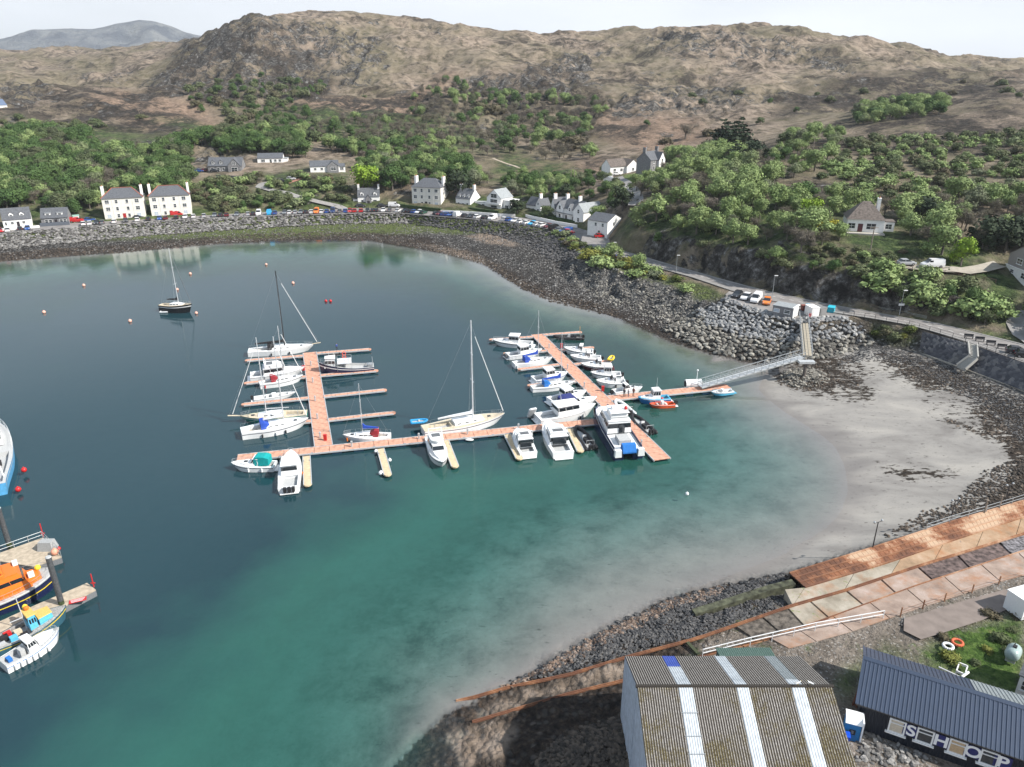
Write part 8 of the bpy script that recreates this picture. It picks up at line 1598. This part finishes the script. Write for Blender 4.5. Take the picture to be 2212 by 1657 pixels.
m = MB(); m.box(-.5, 1.5, -3.9, -3.66, .5, 2.9); m.build('rendered_corner', mat('rough_render', (.40, .38, .34), .95, var=.4, scale=2), shop)
def wall_x(u, v):                                  # along-wall position of a sight line on the front wall
    a, b = (u - 1106) / F, (v - 828.5) / F; D = Vector((a, CT - b * ST, -(ST + b * CT))); P0 = sh0 + n_ * -3.76; P0.z = 0; t = (P0.x * n_.x + P0.y * n_.y) / (D.x * n_.x + D.y * n_.y); q = Vector((0, 0, CAM_H)) + D * t; return (q - P0).dot(e), q.z
wins_ = [(1937.5,1569), (1995.6,1597), (2065.6,1621), (2133.6,1645)]
for k, (u, v) in enumerate(wins_):
    s_, z_ = wall_x(u, v); z_ = 4.9; wd = thing('x', None, None) if False else None
    f = MB(); w_, h_ = 1.05, 1.25; t = .13
    for bx in ((-w_ / 2 - t, w_ / 2 + t, h_ / 2, h_ / 2 + t), (-w_ / 2 - t, w_ / 2 + t, -h_ / 2 - t, -h_ / 2), (-w_ / 2 - t, -w_ / 2, -h_ / 2, h_ / 2), (w_ / 2, w_ / 2 + t, -h_ / 2, h_ / 2), (-w_ / 2, w_ / 2, .25, .33)): f.box(bx[0], bx[1], -.12, .03, bx[2], bx[3])
    wo_ = f.build('window', FRAME, shop); wo_.location = (s_, -3.80, z_); p_ = MB(); p_.box(-w_ / 2, w_ / 2, -.05, -.02, -h_ / 2, h_ / 2); p_.build('pane', [mat('cream_blind', (.55, .48, .38), .6), GLASS, mat('tan_board', (.50, .36, .22), .6), GLASS][k], wo_); s2 = MB(); s2.box(-w_ / 2 - .3, w_ / 2 + .3, -.25, .0, -h_ / 2 - t - .1, -h_ / 2 - t - .002); s2.build('sill', FRAME, wo_)
LET = mat('letter_white', (.80, .80, .80), .5, var=.02)
for ch, (u, v) in zip('SHOP', [(1966.6,1582), (2030.6,1607), (2098.6,1632), (2163.6,1651)]):
    s_, z_ = wall_x(u, v); z_ = 4.95; m = MB(); m.box(-.62, .62, -.05, 0, -.62, .62); bp_ = m.build('letter_board', NVD, shop); bp_.location = (s_, -3.80, z_)
    cu = bpy.data.curves.new('letter', 'FONT'); cu.body = ch; cu.size = 1.6; cu.offset = .035; cu.extrude = .02; cu.align_x = 'CENTER'; cu.align_y = 'CENTER'; cu.materials.append(LET); tmp = bpy.data.objects.new('letter_curve', cu); lm = bpy.data.meshes.new_from_object(tmp); bpy.data.objects.remove(tmp); to = bpy.data.objects.new('letter', lm); COL.objects.link(to); to.parent = bp_; to.location = (0, -.075, -.02); to.rotation_euler = (R(90), 0, 0)
s_, z_ = wall_x(1846, 1580); m = MB(); m.tube((-.55, -3.85, .8), (-.55, -3.85, 6.0), .05, .05, 6); m.build('downpipe', BLKR, shop)
# things beside the shop
def wcrate():
    p = G(1836,1590,3.0); r = thing('storage_locker', 'bright blue locker with white top and black sign at the shop corner', 'locker', p, -.35); r.scale = (.85, .85, .8); m = MB(); m.box(-.75, .75, -.6, .7, 0, 2.3); m.build('shell', mat('locker_blue', (.02, .16, .36), .4), r); m = MB(); m.loft([[(-.8, y, z) , (.8, y, z), (.8, y, z + .05), (-.8, y, z + .05)] for y, z in ((-.65, 2.32), (-.2, 2.75), (.4, 2.95), (.75, 2.9))], closed=True); m.build('curved_lid', GEL, r); m = MB(); m.box(-.3, .3, -.63, -.603, .9, 1.6); s = m.build('sign', BLKR, r)
    for z in (1.1, 1.25, 1.4): m = MB(); m.box(-.12, .12, -.64, -.632, z, z + .05); m.build('lettering_bar', GREYD, s)
    m = MB(); m.box(.8, .95, -.7, .8, 0, 2.9); m.build('white_side', GEL, r)
    p = G(1824,1606,3.0); r = thing('wheelie_bin', 'bright blue wheelie bin between shed and locker', 'bin', p, -.3); m = MB(); m.loft([[(-.24, -.24, 0), (.24, -.24, 0), (.24, .24, 0), (-.24, .24, 0)], [(-.3, -.32, 1.05), (.3, -.32, 1.05), (.3, .32, 1.05), (-.3, .32, 1.05)]], closed=True); m.build('body', mat('bin_blue', (.01, .07, .5), .35), r); m = MB(); m.box(-.32, .32, -.36, .34, 1.052, 1.12); m.build('lid', MATS['bin_blue'], r)
    for s in (-1, 1): m = MB(); m.tube((s * .3, .25, .12), (s * .36, .25, .12), .12, .12, 8); m.build('wheel', BLKR, r)
wcrate()
def torus(name, u, v, z, rad, t, mm, lab, cat):
    m = MB(); m.path([(rad * math.cos(q), rad * math.sin(q), t) for q in np.linspace(0, 6.2832, 19)], t, 8); o = m.build(name, mm, smooth=True); o.location = G(u, v, z); tag(o, lab, cat)
torus('life_ring', 2047.6, 1398, 3.6, .45, .14, GEL, 'white ring lying on the gravel left of the orange ring', 'ring'); torus('life_ring', 2067.6, 1390, 3.6, .48, .14, mat('ring_orange', (.68, .14, .06), .6), 'orange ring lying on the gravel beside the rough grass', 'ring')
def tank():
    p = G(2184,1424,3.4); r = thing('gas_tank', 'pale green grey gas tank in the rough grass', 'gas tank', p, .80); r.scale = (.85, .85, .85); m = MB(); secs = []
    for x_, q in ((-1.15, .15), (-1.08, .5), (-.85, .72), (-.5, .8), (.5, .8), (.85, .72), (1.08, .5), (1.15, .15)): secs.append([(x_, q * math.cos(t), 1.05 + q * math.sin(t)) for t in np.linspace(0, 6.283, 17)[:-1]])
    m.loft(secs, closed=True); m.build('vessel', mat('tank_green', (.30, .38, .37), .35), r, True); m = MB(); m.box(-.25, .25, -.2, .2, 1.84, 1.98); m.tube((.35, .1, 1.8), (.35, .1, 2.05), .06, .06, 6); m.build('valve_cover', BLKR, r)
    for x_ in (-.6, .6): m = MB(); m.box(x_ - .12, x_ + .12, -.5, .5, 0, .5); m.build('leg', GREYD, r)
    c = [G(u, v, 3.7) for u, v in ((2066,1450), (2072,1433), (2090,1440), (2084,1458))]; m = MB()  # open square white frame: four bars standing on legs
    for a, b in zip(c, c[1:] + c[:1]): m.bar(a, b, .1, .25)
    for q in c: m.bar(q, q - Vector((0, 0, .7)), .08)
    o = m.build('white_frame', FRAME); tag(o, 'square open white frame standing in the grass behind the shop', 'crate'); m = MB(); m.tube(G(2028,1441,3.7), G(2080,1465,3.9), .07, .07, 7); m.tube(G(2078,1462,3.9), G(2092,1452,3.9), .12, .12, 7); o = m.build('white_pipe', FRAME); tag(o, 'long white pipe lying in the grass behind the shop roof', 'pipe')
    m = MB()
    for k in range(7): f = k / 6; m.bar(G(1842 + 26 * f, 1520 - 66 * f, 3.3), G(1850 + 26 * f, 1524 - 66 * f, 3.3), .1)
    m.bar(G(1842,1522,3.3), G(1868,1452,3.3), .14, .3); m.bar(G(1850,1526,3.3), G(1876,1458,3.3), .14, .3); o = m.build('rusty_ladder_frame', mat('deep_rust', (.16, .055, .03), .9, var=.3)); tag(o, 'rusty ladder shaped frame on the ground left of the shop', 'frame')
tank()
house('outhouse', 'small white outhouse with grey roof at the right edge beside the gas tank', (2190,1502), (2250,1530), 3.4, [(0, 1, 0, 4, 2.6, 3.6, 'gx', WHT, SLATE)], 'outhouse', [(.3, 0, 1.5, .7, .9)])
crate('caravan', 'white caravan partly cut by the right edge above the grass', 'caravan', 2206,1340,2260,1324,3.6,2.2,2.3,GEL)
o = MB(); rg_ = np.random.RandomState(44); n = 260; P = [G(rg_.uniform(1850,2000), rg_.uniform(1590,1660), 2.6) for _ in range(n)]
P = [p for p in P if (Vector((p.x, p.y, 0)) - Vector((sh0.x, sh0.y, 0))).dot(n_) < -3.9]; xs_, ys_ = np.array([p.x for p in P]), np.array([p.y for p in P]); o = rock_join('rubble', xs_, ys_, np.array([gz(a, b) for a, b in zip(xs_, ys_)]), rg_.uniform(.15, .6, len(P)), SM_PALE, 44); tag(o, 'broken rubble below the brick wall of the shop', 'rubble')

# individual plants that stand out, then the woods
for u, v, h, k, where, lab, w in [
 (785,418,13,'lime','','large bright lime green tree beside the white bungalow',1.15),(848,412,12,'green','','tall green tree next to the large lime green tree',1.0),
 (995,425,12,'dark','','dark pine tree behind the shore between tenement and cottages',1.1),(1595,335,15,'cone','','taller dark conifer of the pair on the wooded ridge',1.3),
 (1568,330,14,'cone','','broader dark conifer of the pair on the wooded ridge',1.6),(1585,362,9,'cone','','small dark conifer in front of the ridge pair',1.3),
 (1118,462,6.5,'dark','','rounded grey green tree between the two groups of cottages',1.5),(1222,432,7,'dark','','round black green tree behind the cottages',1.0),
 (1345,455,9,'dark','','dark pine by the lane above the white gabled house',1.1),(1182,470,5,'green','','small tree in front of the cottage with the grey roof',1.2),
 (1290,478,6,'light','','leafy tree beside the white gabled house',1.4),(1322,560,5.5,'light','','leafy tree on the headland beside the junction',1.3),(1378,584,5,'light','','pale leafy tree on the headland beside the road',1.2),
 (1300,578,3.6,'bush','','broad pale bush on the headland above the rocks',1.5),(1275,556,3,'gorse','','low gorse bush at the near end of the shore car row',1.5),
 (1370,600,2.6,'bush','','green bush at the top of the headland rocks',1.6),(1482,628,2.2,'bush','','green bush at the edge of the bright grass patch',1.4),
 (1762,512,4.8,'gold','','left golden yellow shrub beside the hipped bungalow',1.0),(1790,505,4.5,'gold','','right golden yellow shrub beside the hipped bungalow',.9),
 (1812,520,5,'light','','round pale tree right beside the hipped bungalow',1.2),(1748,488,8,'lime','','bright green maple tree above the golden shrubs',.9),
 (2075,575,7.5,'lime','','lime green tree above the parked white car on the right',.9),(2130,540,9,'dark','','left dark evergreen of the row at the right edge',1.2),(2170,545,9,'dark','','middle dark evergreen of the row at the right edge',1.2),(2208,540,9,'dark','','right dark evergreen of the row at the right edge',1.2),
 (1675,565,4.5,'light','','pale tree standing on top of the roadside rock face',1.2),(1900,625,4.2,'bush','','pale green shrub hanging over the rock face',1.4),
 (1730,545,7,'bare','','grey twiggy tree beside the pale round tree',1.2),(1480,300,10,'bare','','wide bare grey tree left of the ridge conifers',1.5),
 (680,395,4.5,'bare','','white blossoming tree between the white bungalows',1.0),(1260,560,2.0,'gorse','','yellow flowering gorse above the headland rocks',1.2)]:
    plant(u, v, h, k, where, lab, w)
for h_ in TREE_CLEAR: clear(*h_)
scatter_zones()
TREES.sort(key=lambda t: -(t[3] * (0.8 if 'wood' not in t[5] else 1)) / math.hypot(t[0], t[1]) - (10 if len(t) > 6 else 0))
NIND = 270
MARKS = [(1870,490,'the brown roofed bungalow'),(2170,590,'the grey clad gable house'),(1656,650,'the orange car'),(1320,495,'the tall white gabled house'),(1590,340,'the ridge conifers'),(1420,370,'the grey stone villa'),(1375,440,'the upper lane'),(1460,550,'the headland street lamp'),(1942,640,'the street lamp with a sign'),
 (2010,575,'the driveway cars'),(1755,340,'the white telegraph pole'),(1630,400,'the telegraph pole in the wood'),(2070,430,'the high telegraph pole'),(1940,250,'the right hand ridge'),(270,440,'the left cream tenement'),(372,440,'the right cream tenement'),(490,350,'the large grey house'),(585,340,'the upper white bungalow'),(700,360,'the lower white bungalow'),
 (798,430,'the white villa'),(930,420,'the middle white tenement'),(1000,430,'the three dormer cottage'),(1075,430,'the modern house'),(1225,455,'the long white house'),(1345,360,'the brown roofed white house'),(40,470,'the leftmost cottage'),(1785,500,'the golden shrubs'),(1500,620,'the bright grass patch'),(120,470,'the dark grey cottage'),(1510,430,'the middle of the right hand wood'),(100,350,'the left edge of the wood')]
def where_label(dsc, x, y, z, h):
    u, v = pix(x, y, z + h * .5); m = min(MARKS, key=lambda k: (k[0] - u) ** 2 + 2 * (k[1] - v) ** 2); dx, dy = u - m[0], v - m[1]; d = math.hypot(dx, dy)
    far = 'close' if d < 32 else ('just' if d < 62 else 'well'); 
    ang = math.degrees(math.atan2(-dy, dx)) % 360; rel = ['right of', 'up and right of', 'above', 'up and left of', 'left of', 'down and left of', 'below', 'down and right of'][int((ang + 22.5) // 45) % 8]
    return ('small ' if h < 5.2 else 'middling ' if h < 7.2 else 'tall ') + dsc.replace('low ', '').replace(' not yet in leaf', '') + ' ' + far + ' ' + rel + ' ' + m[2]
rt = random.Random(3); far_t = {}
for i, t in enumerate(TREES):
    x, y, z, h, k = t[:5]; pr = rt.choice(PROTO[k]); a = rt.uniform(0, 6.28); lab = t[6] if len(t) > 6 else None; w = t[7] if len(t) > 6 else rt.uniform(.9, 1.25)
    if k in ('scrub', 'bush', 'gorse'): h *= 1.5; w *= 1.25
    if i < NIND:
        nm, dsc, cat = NAMEK[k]
        root = thing(nm, lab or where_label(dsc, x, y, z, h), cat, (x, y, z - .15), a, None if lab else (('trees ' if cat == 'tree' else 'shrubs ') + t[5]))
        root.scale = (h * w, h * w, h)
        for src in pr[:2]: c = src.copy(); COL.objects.link(c); c.parent = root
    else: far_t.setdefault((k, PROTO[k].index(pr)), []).append((x, y, z - .2, a, h * w, h))
def gn_instances(name, host_pts, src):
    V = np.array([p[:3] for p in host_pts], np.float32)
    me = bpy.data.meshes.new(name); me.vertices.add(len(V)); me.vertices.foreach_set('co', V.ravel())
    for nm, tp, data in (('rot', 'FLOAT_VECTOR', [(0, 0, p[3]) for p in host_pts]), ('scl', 'FLOAT_VECTOR', [(p[4], p[4], p[5]) for p in host_pts])):
        at = me.attributes.new(nm, tp, 'POINT'); at.data.foreach_set('vector', np.array(data, np.float32).ravel())
    o = bpy.data.objects.new(name, me); COL.objects.link(o)
    ng = bpy.data.node_groups.new(name, 'GeometryNodeTree'); ng.interface.new_socket('Geometry', in_out='INPUT', socket_type='NodeSocketGeometry'); ng.interface.new_socket('Geometry', in_out='OUTPUT', socket_type='NodeSocketGeometry')
    n = ng.nodes; gi = n.new('NodeGroupInput'); go = n.new('NodeGroupOutput'); ip = n.new('GeometryNodeInstanceOnPoints'); oi = n.new('GeometryNodeObjectInfo'); oi.inputs['Object'].default_value = src; oi.inputs['As Instance'].default_value = True
    mp = n.new('GeometryNodeMeshToPoints'); l = ng.links
    l.new(gi.outputs[0], mp.inputs[0]); l.new(mp.outputs[0], ip.inputs['Points']); l.new(oi.outputs['Geometry'], ip.inputs['Instance'])
    for nm, sk_ in (('rot', 'Rotation'), ('scl', 'Scale')):
        na = n.new('GeometryNodeInputNamedAttribute'); na.data_type = 'FLOAT_VECTOR'; na.inputs[0].default_value = nm; l.new(na.outputs[0], ip.inputs[sk_])
    l.new(ip.outputs[0], go.inputs[0]); md = o.modifiers.new('inst', 'NODES'); md.node_group = ng
    return o
LAB_F = {'green': 'mass of mid green trees covering the far slopes', 'light': 'mass of pale green trees covering the far slopes', 'bare': 'mass of grey leafless trees on the far slopes', 'scrub': 'mass of low olive shrubs over the hillsides', 'bush': 'mass of pale bushes over the hillsides', 'gorse': 'mass of gorse on the banks', 'dark': 'dark evergreens within the far woods'}
for (k, j), pts in far_t.items():
    o = gn_instances('woodland' if k in ('green', 'light', 'bare', 'dark') else 'scrubland', pts, PROTO[k][j][2]); tag(o, LAB_F.get(k, 'distant trees'), 'trees', 'woods on the far slopes ' + k, 'stuff')
print('TREES', len(TREES), {k: len(v) for k, v in far_t.items()})
# ------------------------------------------------------------------ haze
def haze():
    m = bpy.data.materials.new('haze_air'); m.use_nodes = True; nt = m.node_tree; nt.nodes.clear()
    o = nt.nodes.new('ShaderNodeOutputMaterial'); v = nt.nodes.new('ShaderNodeVolumePrincipled')
    v.inputs['Color'].default_value = (.86, .92, 1, 1); v.inputs['Density'].default_value = 0.00007; v.inputs['Anisotropy'].default_value = 0.1
    nt.links.new(v.outputs[0], o.inputs['Volume'])
    b = MB(); b.box(-8000, 8000, -400, 6400, -14, 430); ob = b.build('haze', m); ob['kind'] = 'stuff'
haze()
